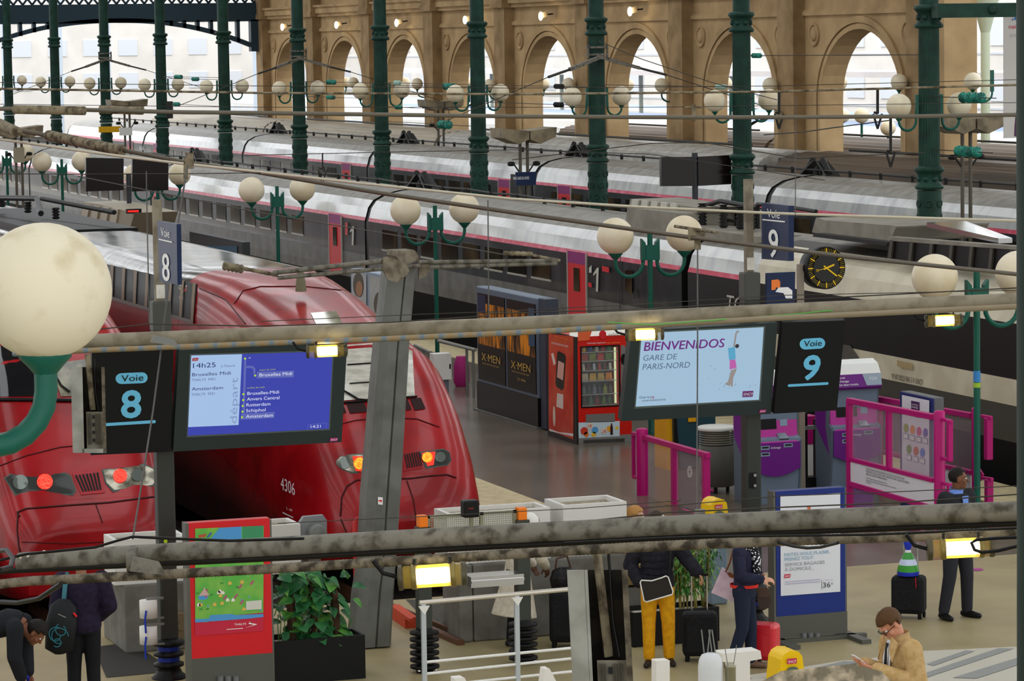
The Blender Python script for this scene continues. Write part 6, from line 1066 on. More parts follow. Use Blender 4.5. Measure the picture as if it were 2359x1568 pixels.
# white railing in front
t = thing('handrail', 'white tubular handrail in front of the black ribbed insulators', 'railing', wg(1190, 1600)); YR = 33.2
for a, b, r, mt in (((966, 1388), (1330, 1355), 5.5, mat('steel_rail', '#d8d2c6', .25, .5)), ((978, 1525), (1330, 1491), 3.5, WHITE), ((978, 1552), (1330, 1515), 3.5, WHITE), ((978, 1582), (1330, 1545), 3.5, WHITE)): q = M(); A, B_ = wy(*a, YR), wy(*b, YR); q.tube([A, B_], r * (A - CAM).dot(FW) / F, 10); q.build('rail', mt, t)
for x, y in ((975, 1388), (1190, 1368)):
    q = M(); a = wy(x, y, YR); q.bx(a.x - .025, a.x + .025, YR - .02, YR + .02, 0, a.z); q.build('post', mat('railing_post', '#b9c0c4', .4, .2), t); q = M(); q.prism([a + V((-.065, -.03, -.03)), a + V((.065, -.03, -.03)), a + V((0.005, -.03, -.13))], (0, .012, 0)); q.build('gusset', WHITE, t)

# ---------------------------------------------------------------- track end blocks, white planters, buffers
CON = mat('concrete_block', '#77756e', .7, col2='#65635c', ns=3); PLW = mat('planter_white', '#dcdad4', .5); SOIL = mat('planter_gravel', '#a79c86', .9, col2='#7a705d', ns=22)
def block(label, x0, x1, y0, y1, h): m = M(); m.bx(x0, x1, y0, y1, 0, h); return single('buffer_block', m, CON, label, 'block', (x0, y0, 0), 'concrete blocks at the track ends', bevel=.02)
def planter(label, x0, x1, y0, y1, z0, z1):
    t = thing('planter_box', label, 'planter', (x0, y0, z0), 'white planters on the track end blocks'); m = M(); k = .05
    m.bx(x0, x1, y0, y0 + k, z0, z1); m.bx(x0, x1, y1 - k, y1, z0, z1); m.bx(x0, x0 + k, y0 + k, y1 - k, z0, z1); m.bx(x1 - k, x1, y0 + k, y1 - k, z0, z1); m.bx(x0 + k, x1 - k, y0 + k, y1 - k, z0, z0 + .05); m.build('box', PLW, t)
    m = M(); m.bx(x0 + k, x1 - k, y0 + k, y1 - k, z0 + .05, z1 - .05); m.build('gravel', SOIL, t)
a = wg(290, 1505); ha = wy(290, 1348, a.y).z; block('grey concrete block behind the Voie 8 pole', a.x, wy(620, 1400, a.y).x, a.y, a.y + 1.2, ha)
def fp(x, y, Y): return wy(x, y, Y)
pl = fp(262, 1252, a.y + .05); planter('white planter on the block at the far left, behind the Voie 8 pole', pl.x, fp(430, 1250, a.y + .05).x, a.y + .05, a.y + .6, ha, fp(330, 1240, a.y + .05).z)
planter('white planter just right of the red map stand', fp(505, 1212, a.y + .05).x, fp(692, 1212, a.y + .05).x, a.y + .05, a.y + .6, ha, fp(692, 1206, a.y + .05).z)
b = wg(1093, 1478); hb = .92; bx1 = fp(1442, 1200, b.y).x
block('grey concrete block behind the white handrail', b.x, bx1, b.y, b.y + 1.2, hb); block('narrow grey concrete pier left of the long block', wg(1060, 1480).x, b.x - .01, b.y, b.y + .5, hb)
planter('long white planter left half, behind the signal box', fp(1030, 1180, b.y + .1).x, fp(1267, 1166, b.y + .1).x, b.y + .1, b.y + .6, hb, fp(1265, 1168, b.y + .1).z); planter('white planter beside the blonde head', fp(1297, 1165, b.y + .1).x, bx1 + .05, b.y + .1, b.y + .75, hb, fp(1297, 1164, b.y + .1).z)
t = thing('buffer_stop', 'grey octagonal buffer plate right of the red map stand', 'buffer', wg(723, 1500)); yb_ = a.y + .1; q = M(); q.prism([fp(x, y, yb_) for x, y in ((688, 1262), (688, 1208), (700, 1190), (745, 1186), (753, 1198), (753, 1262))], (0, .08, 0)); q.build('plate', mat('buffer_plate', '#8c8f92', .45), t); q = M(); q.lathe(fp(727, 1226, yb_ - .02), [(.11, 0), (.11, .12), (.1, .16), (.01, .17)], 24, (0, -1, 0)); q.build('buffer_head', STEELG, t); c = fp(727, 1226, yb_); q = M(); q.bx(c.x - .08, c.x + .08, yb_ + .08, yb_ + .4, 0, c.z); q.build('support', CON, t)
q = M(); c = fp(418, 1442, a.y - .3); q.lathe(c, [(.15, 0), (.15, .5)], 20, (0, 1, 0)); q.lathe(c, [(.05, -.02), (.05, 0)], 12, (0, 1, 0)); single('buffer_cylinder', q, mat('buffer_brown', '#7a6b54', .5, .3), 'brown buffer cylinder half hidden behind the Voie 8 pole', 'buffer', c)
q = M(); c = fp(823, 1200, 36.6); q.lathe((c.x, 36.6, 0), [(.06, 0), (.06, c.z - .02), (.02, c.z + .05)], 12); single('red_bollard', q, mat('bollard_red', '#c22a2a', .4), 'red topped bollard left of the slanted grey column', 'bollard', (c.x, 36.6, 0))
q = M(); c = wg(930, 1420); q.bar(wg(905, 1405, .06), wg(948, 1435, .06), .16, .14); q.bar(wg(905, 1398, .14), wg(948, 1428, .14), .05, .04); o = single('wheel_stop', q, mat('orange_paint', '#c7482a', .6), 'orange wheel stop lying on the rail end', 'wheel stop', wg(930, 1425))
q = M(); q.bar(wg(905, 1412, .03), wg(1062, 1480, .03), .09, .06); q.bar(wg(905, 1395, .03), wg(1062, 1462, .03), .03, .06); struct('trim_9', q, mat('rusty_rail', '#6b4a35', .5, .5)); q = M(); q.poly([wg(x, y, .004) for x, y in ((935, 1380), (1060, 1380), (1060, 1475), (1000, 1450))]); struct('trim_10', q, mat('dark_ballast_patch', '#55524b', .9, col2='#413e38', ns=20), recalc=False)

# ---------------------------------------------------------------- black planters with plants
BLKP = mat('black_planter', '#0b0c0c', .5); LEAF = mat('broad_leaf', '#2e6a3a', .35, col2='#1d4a2b', ns=6, lo=.35, hi=.7); LEAF2 = mat('bright_leaf', '#5c9440', .35, col2='#2f6b33', ns=8); TRUNK = mat('moss_pole', '#4a3324', .85, col2='#2f2418', ns=15)
def black_planter(label, px0, px1, pyt, pyb, Yf, depth):
    a, b = wy(px0, pyt, Yf), wy(px1, pyt, Yf); t = thing('planter_box', label, 'planter', (a.x, Yf, 0), 'black planters'); h = a.z; k = .03; m = M()
    for x0, x1, y0, y1 in ((a.x, b.x, Yf, Yf + k), (a.x, b.x, Yf + depth - k, Yf + depth), (a.x, a.x + k, Yf + k, Yf + depth - k), (b.x - k, b.x, Yf + k, Yf + depth - k)): m.bx(x0, x1, y0, y1, 0, h)
    m.build('box', BLKP, t); m = M(); m.bx(a.x + k, b.x - k, Yf + k, Yf + depth - k, .02, h - .06); m.build('gravel', mat('white_gravel', '#cfcabc', .9, col2='#a09a8a', ns=40), t); return t, a.x, b.x, h
c = wg(841, 1562); pt, x0, x1, h = black_planter('black planter box holding the broad leaved plant', 628, 841, 1478, 1560, c.y, .45)
pl = thing('potted_plant', 'lush broad leaved climbing plant in the black planter beside the red map stand', 'plant', ((x0 + x1) / 2, c.y + .2, h - .06))
def leaf(m, p, d, up, L, W_):
    d = d.normalized(); s_ = d.cross(up).normalized(); u = s_.cross(d); prof = [(0, .02), (.08, .55), (.25, .9), (.45, 1), (.65, .78), (.85, .38), (1, .02)]; vs = []
    for a, b in prof: c_ = p + d * a * L - u * (a * a * L * .35); vs += [c_ + s_ * b * W_ + u * b * W_ * .3, c_, c_ - s_ * b * W_ + u * b * W_ * .3]
    m.add(vs, [f for i in range(6) for f in ((i * 3, i * 3 + 1, i * 3 + 4, i * 3 + 3), (i * 3 + 1, i * 3 + 2, i * 3 + 5, i * 3 + 4))], True)
random.seed(5); m = M(); yc = c.y + .22
for px, pt_, r in ((672, 1340, .05), (725, 1330, .04), (775, 1360, .045)): a = wy(px, 1480, yc); b = wy(px - 6, pt_, yc); q = M(); q.tube([(a.x, yc, h - .06), ((a.x + b.x) / 2 + .01, yc, (a.z + b.z) / 2), (b.x, yc, b.z)], r, 10); q.build('moss_pole', TRUNK, pl)
for i in range(210):
    px = random.gauss(715, 44); py = random.uniform(1316, 1478); 
    if px > 815 or px < 628: continue
    p = wy(px, py, yc + random.uniform(-.16, .2)); ang = random.uniform(0, 6.28); d = V((math.cos(ang), math.sin(ang) - .35, random.uniform(-.75, .25))); m.k = 0 if random.random() < .68 else 1; n0 = len(m.f)
    leaf(m, p, d, V((random.uniform(-.3, .3), -.5, 1)), random.uniform(.1, .21), random.uniform(.045, .085)); m.mi[n0:] = [m.k] * (len(m.f) - n0)
m.build('leaves', [LEAF, LEAF2], pl, recalc=False); m = M()
for i in range(40): p = wy(random.gauss(718, 45), random.uniform(1330, 1470), yc); m.tube([p, p + V((random.uniform(-.1, .1), random.uniform(-.1, .1), -.12)), V((p.x, yc, max(h - .05, p.z - .3)))], .006, 5)
m.build('stems', mat('leaf_stem', '#4f7a35', .5), pl)
c2 = wg(1560, 1505); pt2, x0, x1, h2 = black_planter('black planter box holding the bamboo', 1458, 1657, 1412, 1505, c2.y + .55, .5)
pl = thing('bamboo_plant', 'leafy bamboo in the black planter behind the man in yellow trousers', 'plant', ((x0 + x1) / 2, c2.y + .8, h2 - .06)); yc = c2.y + .8; m = M(); f = M()
for i in range(22):
    px = random.choice((random.uniform(1535, 1570), random.uniform(1575, 1640), random.uniform(1550, 1628))); a = wy(px, 1410, yc); top = wy(px + random.uniform(-12, 12), random.uniform(1225, 1290), yc); y_ = yc + random.uniform(-.15, .15); m.tube([(a.x, y_, h2 - .06), ((a.x + top.x) / 2, y_, top.z * .55), (top.x, y_, top.z)], .009, 6)
    for k in range(48):
        q_ = random.uniform(.22, 1.06); p = V((a.x + (top.x - a.x) * q_ + random.gauss(0, .05), y_ + random.gauss(0, .06), h2 + (top.z - h2) * q_)); an = random.uniform(0, 6.28); f.k = 0 if random.random() < .6 else 1; n0 = len(f.f); leaf(f, p, V((math.cos(an), math.sin(an), random.uniform(-.8, .2))), V((0, 0, 1)), random.uniform(.07, .13), .011); f.mi[n0:] = [f.k] * (len(f.f) - n0)
m.build('canes', mat('bamboo_cane', '#8a7a3f', .5), pl); f.build('leaves', [mat('bamboo_leaf', '#3f7a34', .45), mat('bamboo_leaf_light', '#7aa04a', .45)], pl, recalc=False)

# ---------------------------------------------------------------- yellow ticket stampers
YST = mat('stamper_yellow', '#f0c414', .35); SGREY = mat('stamper_grey', '#6f8191', .4)
def stamper(label, x, y, top):
    t = thing('ticket_stamper', label, 'ticket stamper', (x, y, 0), 'yellow ticket stampers'); m = M(); m.bx(x - .11, x + .13, y, y + .25, 0, top - .35); m.build('column', SGREY, t, bevel=.02)
    m = M(); pr = [(x - .14, y - .04, top - .36), (x + .15, y - .04, top - .36), (x + .11, y - .04, top - .06), (x + .07, y - .04, top - .01), (x - .02, y - .04, top), (x - .08, y - .04, top - .03), (x - .11, y - .04, top - .08)]; m.prism(pr, (0, .3, 0)); hd = m.build('head', YST, t, bevel=.02)
    P = Panel((x, y - .045, top), (1, 0, 0), (0, 0, 1)); part('operator_logo', mat('logo_red', '#c22f5c', .4), lambda q: P.rab(q, -.055, -.12, .045, -.07, .012), hd); part('lettering', WTEXT, lambda q: P.text(q, 'SNCF', 0, 0, 0, 0, d=.016, ab=(-.045, -.11, .08, .025)), hd); part('window', mat('stamper_window', '#5e6a5a', .2), lambda q: q.poly([P.at(.06 * math.cos(i * .4), -.18 + .032 * math.sin(i * .4), .014) for i in range(16)]), hd)
c = wg(1655, 1392); stamper('yellow topped ticket stamper on a grey column behind the bamboo', c.x, c.y, wy(1650, 1148, c.y).z); c = wd(1820, 1520, 31); stamper('yellow ticket stamper at the bottom edge beside the red suitcase', c.x, c.y, wy(1820, 1497, c.y).z)

# ---------------------------------------------------------------- objects rising into the bottom edge
def up_box(nm, lab, pts, Y, dy, mt, cat): t = thing(nm, lab, cat, (wy(pts[0][0], pts[0][1], Y).x, Y, 0), 'white beams at the bottom edge'); q = M(); A = [wy(x, y, Y) for x, y in pts]; q.prism(A, (0, dy, 0)); q.build('beam', mt, t, bevel=.008); return t
BW = mat('beam_white', '#e2dfd8', .5)
up_box('white_post', 'white square post at the bottom edge in front of the yellow trousers', [(1512, 1700), (1512, 1522), (1543, 1520), (1543, 1700)], 27.5, .12, BW, 'post'); up_box('white_post', 'white slanting post end at the bottom edge left of the large luminaire', [(1235, 1700), (1255, 1540), (1266, 1539), (1285, 1575), (1285, 1700)], 27.3, .12, BW, 'post'); up_box('white_post', 'small white post end at the bottom edge below the handrail', [(1048, 1700), (1048, 1562), (1070, 1560), (1078, 1575), (1078, 1700)], 27.3, .12, BW, 'post')
up_box('white_post', 'white T shaped beam at the bottom edge under the woman in navy', [(1690, 1700), (1690, 1525), (1665, 1524), (1665, 1505), (1752, 1498), (1755, 1517), (1728, 1522), (1728, 1700)], 27.6, .2, BW, 'post')
t = thing('antenna_dome', 'white domed cylinder with thin spikes at the bottom edge', 'antenna', (wd(1637, 1568, 27).x, wd(1637, 1568, 27).y, 0), 'small objects at the bottom edge'); c = wd(1637, 1568, 27); q = M(); r = 29 * 27 / F; zt = wd(1637, 1502, 27).z; q.lathe((c.x, c.y, 0), [(r, 0), (r, zt - .12), (r * .93, zt - .06), (r * .7, zt - .015), (r * .3, zt)], 24); q.build('dome', mat('dome_grey_white', '#cfd2d4', .35), t)
for a, b in ((1622, 1616), (1630, 1636), (1640, 1633), (1648, 1640)): q = M(); q.tube([wd(a, 1503, 27), wd(b, 1450, 27)], .006, 5); q.build('spike', STEELG, t)
t = thing('canister', 'small grey metal canister beside the white dome at the bottom edge', 'canister', (wd(1683, 1568, 27).x, wd(1683, 1568, 27).y, 0), 'small objects at the bottom edge'); c = wd(1683, 1568, 27); q = M(); zt = wd(1683, 1532, 27).z; q.lathe((c.x, c.y, 0), [(.045, 0), (.045, zt - .01), (.05, zt), (.01, zt + .01)], 16); q.build('body', mat('canister_metal', '#9a977f', .3, .6), t); 
for a in (1676, 1690): q = M(); q.tube([wd(a, 1530, 27), wd(a + (a - 1683), 1485, 27)], .004, 4); q.build('spike', STEELG, t)

# ---------------------------------------------------------------- things between the trains
def butterfly(label, px, py, X, ybase):
    p = wx(px, py, X); t = thing('platform_lamp', label, 'lamp', (p.x, p.y, 0), 'butterfly shaped platform lamps')
    for s_ in (-1, 1):
        q = M(); q.prism([(p.x + s_ * .02, p.y - .5, p.z + .22), (p.x + s_ * .75, p.y - .5, p.z + .3), (p.x + s_ * .72, p.y - .5, p.z + .05), (p.x + s_ * .3, p.y - .5, p.z - .12), (p.x + s_ * .02, p.y - .5, p.z)], (0, 1.0, 0)); q.build('wing', mat('lamp_wing', '#8e8168', .5, col2='#6a604d', ns=3), t); q = M(); q.tube([(p.x + s_ * .1, p.y, 0), (p.x + s_ * .1, p.y, p.z + .02)], .045, 8); q.build('post', mat('lamp_post_grey', '#5f5a4f', .5), t)
        q = M(); q.lathe((p.x + s_ * .35, p.y, p.z - .7), [(.05, 0), (.1, .02), (.1, .1), (.04, .12)], 10); q.tube([(p.x + s_ * .1, p.y, p.z - .9), (p.x + s_ * .3, p.y, p.z - .62)], .02, 6); q.build('speaker', DARK, t)
    return t, p
t, p = butterfly('beige butterfly lamp on twin posts carrying the blue PARIS GARE DU NORD plate', 1206, 320, 28.4, 0); q = M(); z = wx(1200, 410, 28.4).z; q.bx(p.x - .28, p.x + .28, p.y - .14, p.y - .1, z - .17, z + .17); s = q.build('station_plate', NAVYS, t); pp = Panel((p.x, p.y - .145, z), (1, 0, 0), (0, 0, 1)); lt(s, WTEXT, pp, ('PARIS GARE DU NORD', 1182, 414, 1219, 7), d=.006)
butterfly('dark butterfly lamp on twin posts in front of the corner pier at the right', 2226, 295, 33.7, 0); butterfly('distant beige butterfly lamp in front of the third and fourth arches', 1015, 247, 37.5, 0); t, p = butterfly('grimy butterfly lamp with white box on twin posts at the upper left', 292, 246, 28.3, 0); q = M(); q.bx(p.x - .35, p.x + .15, p.y - .2, p.y - .1, 3.7, 4.0); q.build('white_box', WHITE, t)
t, p = butterfly('butterfly lamp on twin dark posts at the left edge behind the conductor', 42, 310, 20.2, 0); q = M(); q.bx(p.x - .2, p.x + .15, p.y - .2, p.y - .1, 3.4, 3.9); q.build('junction_box', mat('box_beige', '#9a927c', .5), t)
def screens(label, px, pyt, pyb, w2, X, dark='#17110e', split=True):
    p = wx(px, pyb, X); zt = wx(px, pyt, X).z; t = thing('platform_screen', label, 'screen', (p.x, p.y, 0), 'dark platform screens'); q = M(); q.tube([(p.x, p.y, 0), (p.x, p.y, zt + .05)], .07, 10); q.build('post', mat('screen_post', '#3a3d42', .4), t)
    for s_ in (-1, 1): q = M(); q.prism([(p.x + s_ * .04, p.y - .1, p.z), (p.x + s_ * w2, p.y - .1, p.z + .02), (p.x + s_ * w2, p.y - .1, zt - .02), (p.x + s_ * .04, p.y - .1, zt - .04)], (0, .12, 0)); q.build('screen', mat('screen_off', dark, .25), t)
screens('pair of dark back to back screens on a post above the second train', 1601, 357, 428, .86, 28.5); 
p = wx(297, 440, 20.2); t = thing('platform_screen', 'dark platform screens on a post at the upper left', 'screen', (p.x, p.y, 0), 'dark platform screens'); q = M(); q.tube([(p.x, p.y, 0), (p.x, p.y, p.z + .5)], .07, 10); q.build('post', mat('screen_post', '#3a3d42', .4), t)
for x0, x1 in ((198, 285), (305, 388)): q = M(); Y_ = p.y; q.prism([wy(x0, 363, Y_ - .1), wy(x1, 365 if x0 < 250 else 374, Y_ - .1), wy(x1, 438, Y_ - .1), wy(x0, 441, Y_ - .1)], (0, .14, 0)); q.build('screen', mat('screen_off', '#17110e', .25), t)
q = M(); a, b = wx(185, 472, 19.3), wx(300, 486, 19.3); q.prism([wx(x, y, 19.3) for x, y in ((190, 465), (225, 470), (310, 490), (295, 540), (185, 500))], (1.2, 0, 0)); t = thing('roof_shelter', 'beige folded metal canopy roof behind the left screens', 'shelter', (19.9, a.y, 0)); q.build('roof', mat('shelter_beige', '#a8a08c', .5), t)
for i in range(4): q = M(); q.prism([wx(x, y, 19.25) for x, y in ((192 + i * 22, 470 + i * 3), (206 + i * 22, 473 + i * 3), (200 + i * 22, 503 + i * 5), (186 + i * 22, 500 + i * 5))], (.05, 0, 0)); q.build('rib', mat('shelter_rib', '#c5c0ae', .5), t)
q = M(); q.tube([(19.9, a.y, 0), (19.9, a.y, a.z)], .08, 8); q.build('post', mat('screen_post', '#3a3d42', .4), t); pq = wx(298, 486, 19.2); q = M(); q.bx(pq.x - .1, pq.x + .3, pq.y - .15, pq.y, pq.z - .06, pq.z + .06); o = q.build('led_display', BLACK, t); q = M(); q.bx(pq.x - .08, pq.x + .22, pq.y - .16, pq.y - .15, pq.z - .025, pq.z + .025); q.build('red_led', scr('led_red', '#e0221c', 1.5), o)
# low service rail frames, white cabinet and pink bag at the platform edge behind the slanted column
t = thing('luggage_rack', 'grey steel rails beside the white cabinet at the foot of the film posters', 'rack', wg(985, 880)); XR = 20.6
for x, y0 in ((962, 800), (975, 806), (990, 812), (1075, 800), (1090, 806)): q = M(); a = wx(x, y0, XR); q.tube([(a.x, a.y, 0), a], .03, 6); q.build('upright', STEELG, t)
for y0, y1 in ((795, 812), (815, 835), (840, 862)): q = M(); q.tube([wx(955, y0, XR), wx(992, y1, XR)], .03, 6); q.build('rail', STEELG, t)
q = M(); q.tube([wx(1010, 785, XR), wx(1095, 806, XR)], .035, 6); q.build('rail', STEELG, t)
c = wg(1020, 905); t = thing('electrical_cabinet', 'white electrical cabinet on a grey foot below the green lamp post', 'cabinet', c); a, b = wy(998, 815, c.y), wy(1041, 874, c.y); q = M(); q.bx(a.x, b.x, c.y, c.y + .25, b.z, a.z); o = q.build('box', WHITE, t, bevel=.01); q = M(); q.bx(b.x - .05, b.x - .02, c.y - .01, c.y, (a.z + b.z) / 2 - .05, (a.z + b.z) / 2 + .05); q.build('lock', BLACK, o); q = M(); q.bx(a.x + .05, b.x - .05, c.y + .05, c.y + .2, 0, b.z); q.build('foot', mat('cabinet_foot', '#6c7480', .5), t)
q = M(); c = wg(1062, 890); a = wy(1062, 820, c.y); q.lathe((a.x, c.y, 0), [(.12, 0), (.17, .1), (.16, a.z * .7), (.1, a.z)], 12); single('waste_sack', q, mat('magenta_sack', '#a3276f', .5), 'magenta rubbish sack hanging beside the white cabinet', 'sack', (a.x, c.y, 0))
# ---------------------------------------------------------------- people
def rotz(a): return Matrix.Rotation(a, 3, 'Z')
def cloth(nm, col, col2=None): return mat('cloth_' + nm, col, .85, col2=col2 or col, ns=18, bump=.25, spec=.2)
BASE = dict(pelvis=(0, 0, .95), waist=(0, .0, 1.09), chest=(0, .0, 1.3), neck=(0, -.015, 1.47), head=(0, .02, 1.63), sL=(-.185, -.01, 1.42), sR=(.185, -.01, 1.42), eL=(-.245, -.03, 1.13), eR=(.245, -.03, 1.13), wL=(-.25, .06, .88), wR=(.25, .06, .88),
    hL=(-.09, 0, .92), hR=(.09, 0, .92), kL=(-.1, .03, .5), kR=(.1, .03, .5), aL=(-.11, -.02, .085), aR=(.11, -.02, .085), hdL=(0, .3, -1), hdR=(0, .3, -1), pnL=(1, 0, 0), pnR=(-1, 0, 0), curl=.6, pitch=0, yaw=0, toe=0)
def hand(m, w_, d, pn, curl, side, tr, s=1.0):
    d = V(d).normalized(); pn = V(pn); pn = (pn - d * pn.dot(d)).normalized(); sd = d.cross(pn) * side
    for i, (o, L) in enumerate(((-.03, .085), (-.01, .095), (.011, .088), (.03, .07))):
        k = V(w_) + d * .085 * s + sd * o * s; m.limb([tr(V(w_) + sd * o * .6 * s), tr(k)], [.015 * s, .0125 * s], 8); p = k; a = curl * .5; pts = [k]
        for j in range(3): dd = d * math.cos(a) + pn * math.sin(a); p = p + dd * L * (.45, .32, .23)[j] * s; pts.append(p); a += curl
        m.limb([tr(q) for q in pts], [.0105 * s, .0095 * s, .0088 * s, .007 * s], 8)
    t0 = V(w_) + d * .025 * s - sd * .03 * s; t1 = t0 + (d * .6 - sd * .7 + pn * .4).normalized() * .04 * s; t2 = t1 + (d * .85 - sd * .1 + pn * .45 * (1 + curl)).normalized() * .035 * s; t3 = t2 + (d * .9 + pn * .4 * (1 + curl)).normalized() * .025 * s
    m.limb([tr(q) for q in (t0, t1, t2, t3)], [.015 * s, .0125 * s, .0105 * s, .008 * s], 8)
def ell(m, P, tr, grow, side):
    n = 20; rings = []
    for i, (c, rx, ry) in enumerate(P):
        a, b = V(P[max(i - 1, 0)][0]), V(P[min(i + 1, len(P) - 1)][0]); t = (b - a).normalized(); x = V(side); x = (x - t * x.dot(t)).normalized(); y = t.cross(x)
        rings.append([tr(V(c) + x * (rx + grow) * math.cos(2 * math.pi * j / n) + y * (ry + grow) * math.sin(2 * math.pi * j / n)) for j in range(n)])
    m.loft(rings)
def person(label, x, y, face, pose=None, skin='#b98566', hair='#4a3321', top='#222', bottom='#222', shoe='#1a1614', k=1.0, top_name='jacket', tgrow=.018, coat=None, hair_cut=0, voxel=.009, z=0, collar=None, sleeves=True, hat=None, topc2=None, botc2=None, slim=1.0):
    J = dict(BASE); J.update(pose or {}); a = R_(face); fw = V((math.cos(a), math.sin(a), 0)); rt = V((math.sin(a), -math.cos(a), 0)); o = V((x, y, z))
    tr = lambda p: o + (rt * p[0] + fw * p[1] + V((0, 0, 1)) * p[2]) * k
    t = thing('person', label, 'person', (x, y, z)); g = lambda n: V(J[n])
    spine = [(g('pelvis') - V((0, 0, .07)), .155, .105), (g('pelvis'), .168, .115), (g('waist'), .142 * slim, .1), (g('chest'), .17 * slim, .115), ((g('chest') + g('neck')) * .5, .165, .1), (g('neck') - (g('neck') - g('chest')) * .1, .1, .07), (g('neck') + (g('head') - g('neck')) * .1, .06, .06)]
    sh = (g('sR') - g('sL'))
    Rh = Matrix.Rotation(J['yaw'], 3, 'Z') @ Matrix.Rotation(-J['pitch'], 3, 'X'); hc = g('head'); hp = lambda p: hc + Rh @ V(p)
    SK = mat('skin_' + skin, skin, .5, spec=.3); m = M()
    def hs(c, r, sc): m.sph(tr(hp(c)), r * k, sc, 16, 12, Matrix((rt, fw, (0, 0, 1))).transposed() @ Rh)
    hs((0, -.01, .03), .09, (.84, 1.06, 1.0)); hs((0, .02, -.045), .075, (.78, .95, 1.0)); hs((0, .068, -.1), .026, (1.1, .9, .9)); hs((-.076, -.01, -.012), .03, (.4, .8, 1.1)); hs((.076, -.01, -.012), .03, (.4, .8, 1.1))
    m.limb([tr(hp((0, .088, .012))), tr(hp((0, .108, -.022))), tr(hp((0, .112, -.034)))], [.009 * k, .012 * k, .014 * k], 8); m.limb([tr(hp((-.04, .078, .026))), tr(hp((0, .09, .022))), tr(hp((.04, .078, .026)))], .012 * k, 8); m.limb([tr(hp((-.02, .084, -.066))), tr(hp((0, .092, -.066))), tr(hp((.02, .084, -.066)))], .009 * k, 8); hs((-.045, .06, -.03), .028, (1, .8, .9)); hs((.045, .06, -.03), .028, (1, .8, .9))
    m.limb([tr(g('neck') - V((0, 0, .05))), tr(hp((0, -.02, -.06)))], [.06 * k, .054 * k], 14)
    ell(m, spine, lambda p: tr(p), -.012, sh)
    for s_ in 'LR':
        m.limb([tr(g('s' + s_)), tr(g('e' + s_)), tr(g('w' + s_))], [.045 * k, .036 * k, .026 * k]); m.limb([tr(g('h' + s_)), tr(g('k' + s_)), tr(g('a' + s_))], [.068 * k, .048 * k, .034 * k]); hand(m, g('w' + s_), J['hd' + s_], J['pn' + s_], J['curl'], -1 if s_ == 'L' else 1, tr)
    b = m.build('body', SK, t, remesh=voxel, smooth=3, recalc=False)
    for s_ in (-1, 1):
        q = M(); q.sph(tr(hp((s_ * .031, .079, .006))), .012 * k, n=10, m=8); e = q.build('eye', WHITE, t); q = M(); q.sph(tr(hp((s_ * .031, .086, .005))), .007 * k, n=8, m=6); q.build('iris', BLACK, e)
    # hair
    q = M(); n, mm = 28, 18; vs = []; rot = Matrix((rt, fw, (0, 0, 1))).transposed() @ Rh; random.seed(len(label))
    for i in range(mm + 1):
        th = math.pi * i / mm
        for j in range(n):
            f = 2 * math.pi * j / n; r = .097 * (1 + random.uniform(-.02, .045)); vs.append(tr(hp((r * .86 * math.sin(th) * math.cos(f), -.012 + r * 1.08 * math.sin(th) * math.sin(f), .033 + r * 1.02 * math.cos(th)))))
    fs = []
    for i in range(mm):
        for j in range(n):
            th = math.pi * (i + .5) / mm; f = 2 * math.pi * (j + .5) / n; yy, zz = math.sin(th) * math.sin(f), math.cos(th); lim = .42 + hair_cut if yy > .45 else (.05 + hair_cut if yy > .05 else -.62)
            if abs(math.cos(f) * math.sin(th)) > .75 and yy > -.25: lim = max(lim, .05)
            if zz > lim: fs.append((i * n + j, (i + 1) * n + j, (i + 1) * n + (j + 1) % n, i * n + (j + 1) % n))
    q.add(vs, fs, True); h = q.build('hair', mat('hair_' + hair, hair, .6, col2=hair, ns=60, bump=.5), t, recalc=True); sd_ = h.modifiers.new('thickness', 'SOLIDIFY'); sd_.thickness = .014; sd_.offset = .6
    # clothes
    TC = cloth('top_' + top, top, topc2); BC = cloth('bottom_' + bottom, bottom, botc2); q = M()
    sp = spine[:-1] if coat is None else [(V(coat[0]), coat[1], coat[2])] + spine[1:-1]
    sp = [(c, rx * (1.0), ry) for c, rx, ry in sp]; ell(q, sp, lambda p: tr(p), tgrow, sh); q.sph(tr((g('chest') + g('neck')) * .5), .12 * k, (1.5, 1, .7)) if False else None
    for s_ in 'LR':
        q.limb([tr(g('s' + s_)), tr((g('s' + s_) + g('e' + s_)) / 2), tr(g('e' + s_))], [(.066 + tgrow * .9) * k, (.056 + tgrow) * k, (.05 + tgrow) * k], 14)
        if sleeves: w_ = g('e' + s_) + (g('w' + s_) - g('e' + s_)) * .93; q.limb([tr(g('e' + s_)), tr(w_)], [(.05 + tgrow) * k, (.038 + tgrow) * k], 14)
        q.limb([tr(g('s' + s_)), tr(g('chest') + (g('s' + s_) - g('chest')) * .4 + V((0, 0, .02)))], [(.066 + tgrow * .8) * k, .09 * k], 14)
    q.build(top_name, TC, t, remesh=max(voxel, .009), smooth=3, recalc=False)
    q = M(); ell(q, [(g('pelvis') + (g('waist') - g('pelvis')) * .3, .158, .115), (g('pelvis') - V((0, 0, .02)), .172, .125), (g('pelvis') - V((0, 0, .09)), .165, .115)], lambda p: tr(p), .016, sh)
    for s_ in 'LR':
        A, B_, C = g('h' + s_), g('k' + s_), g('a' + s_); q.limb([tr(A), tr((A + B_) / 2), tr(B_), tr((B_ + C) / 2), tr(C + (B_ - C) * .06)], [.104 * k, .093 * k, .078 * k, .071 * k, .066 * k], 14)
    q.build('trousers', BC, t, remesh=max(voxel, .01), smooth=3, recalc=False)
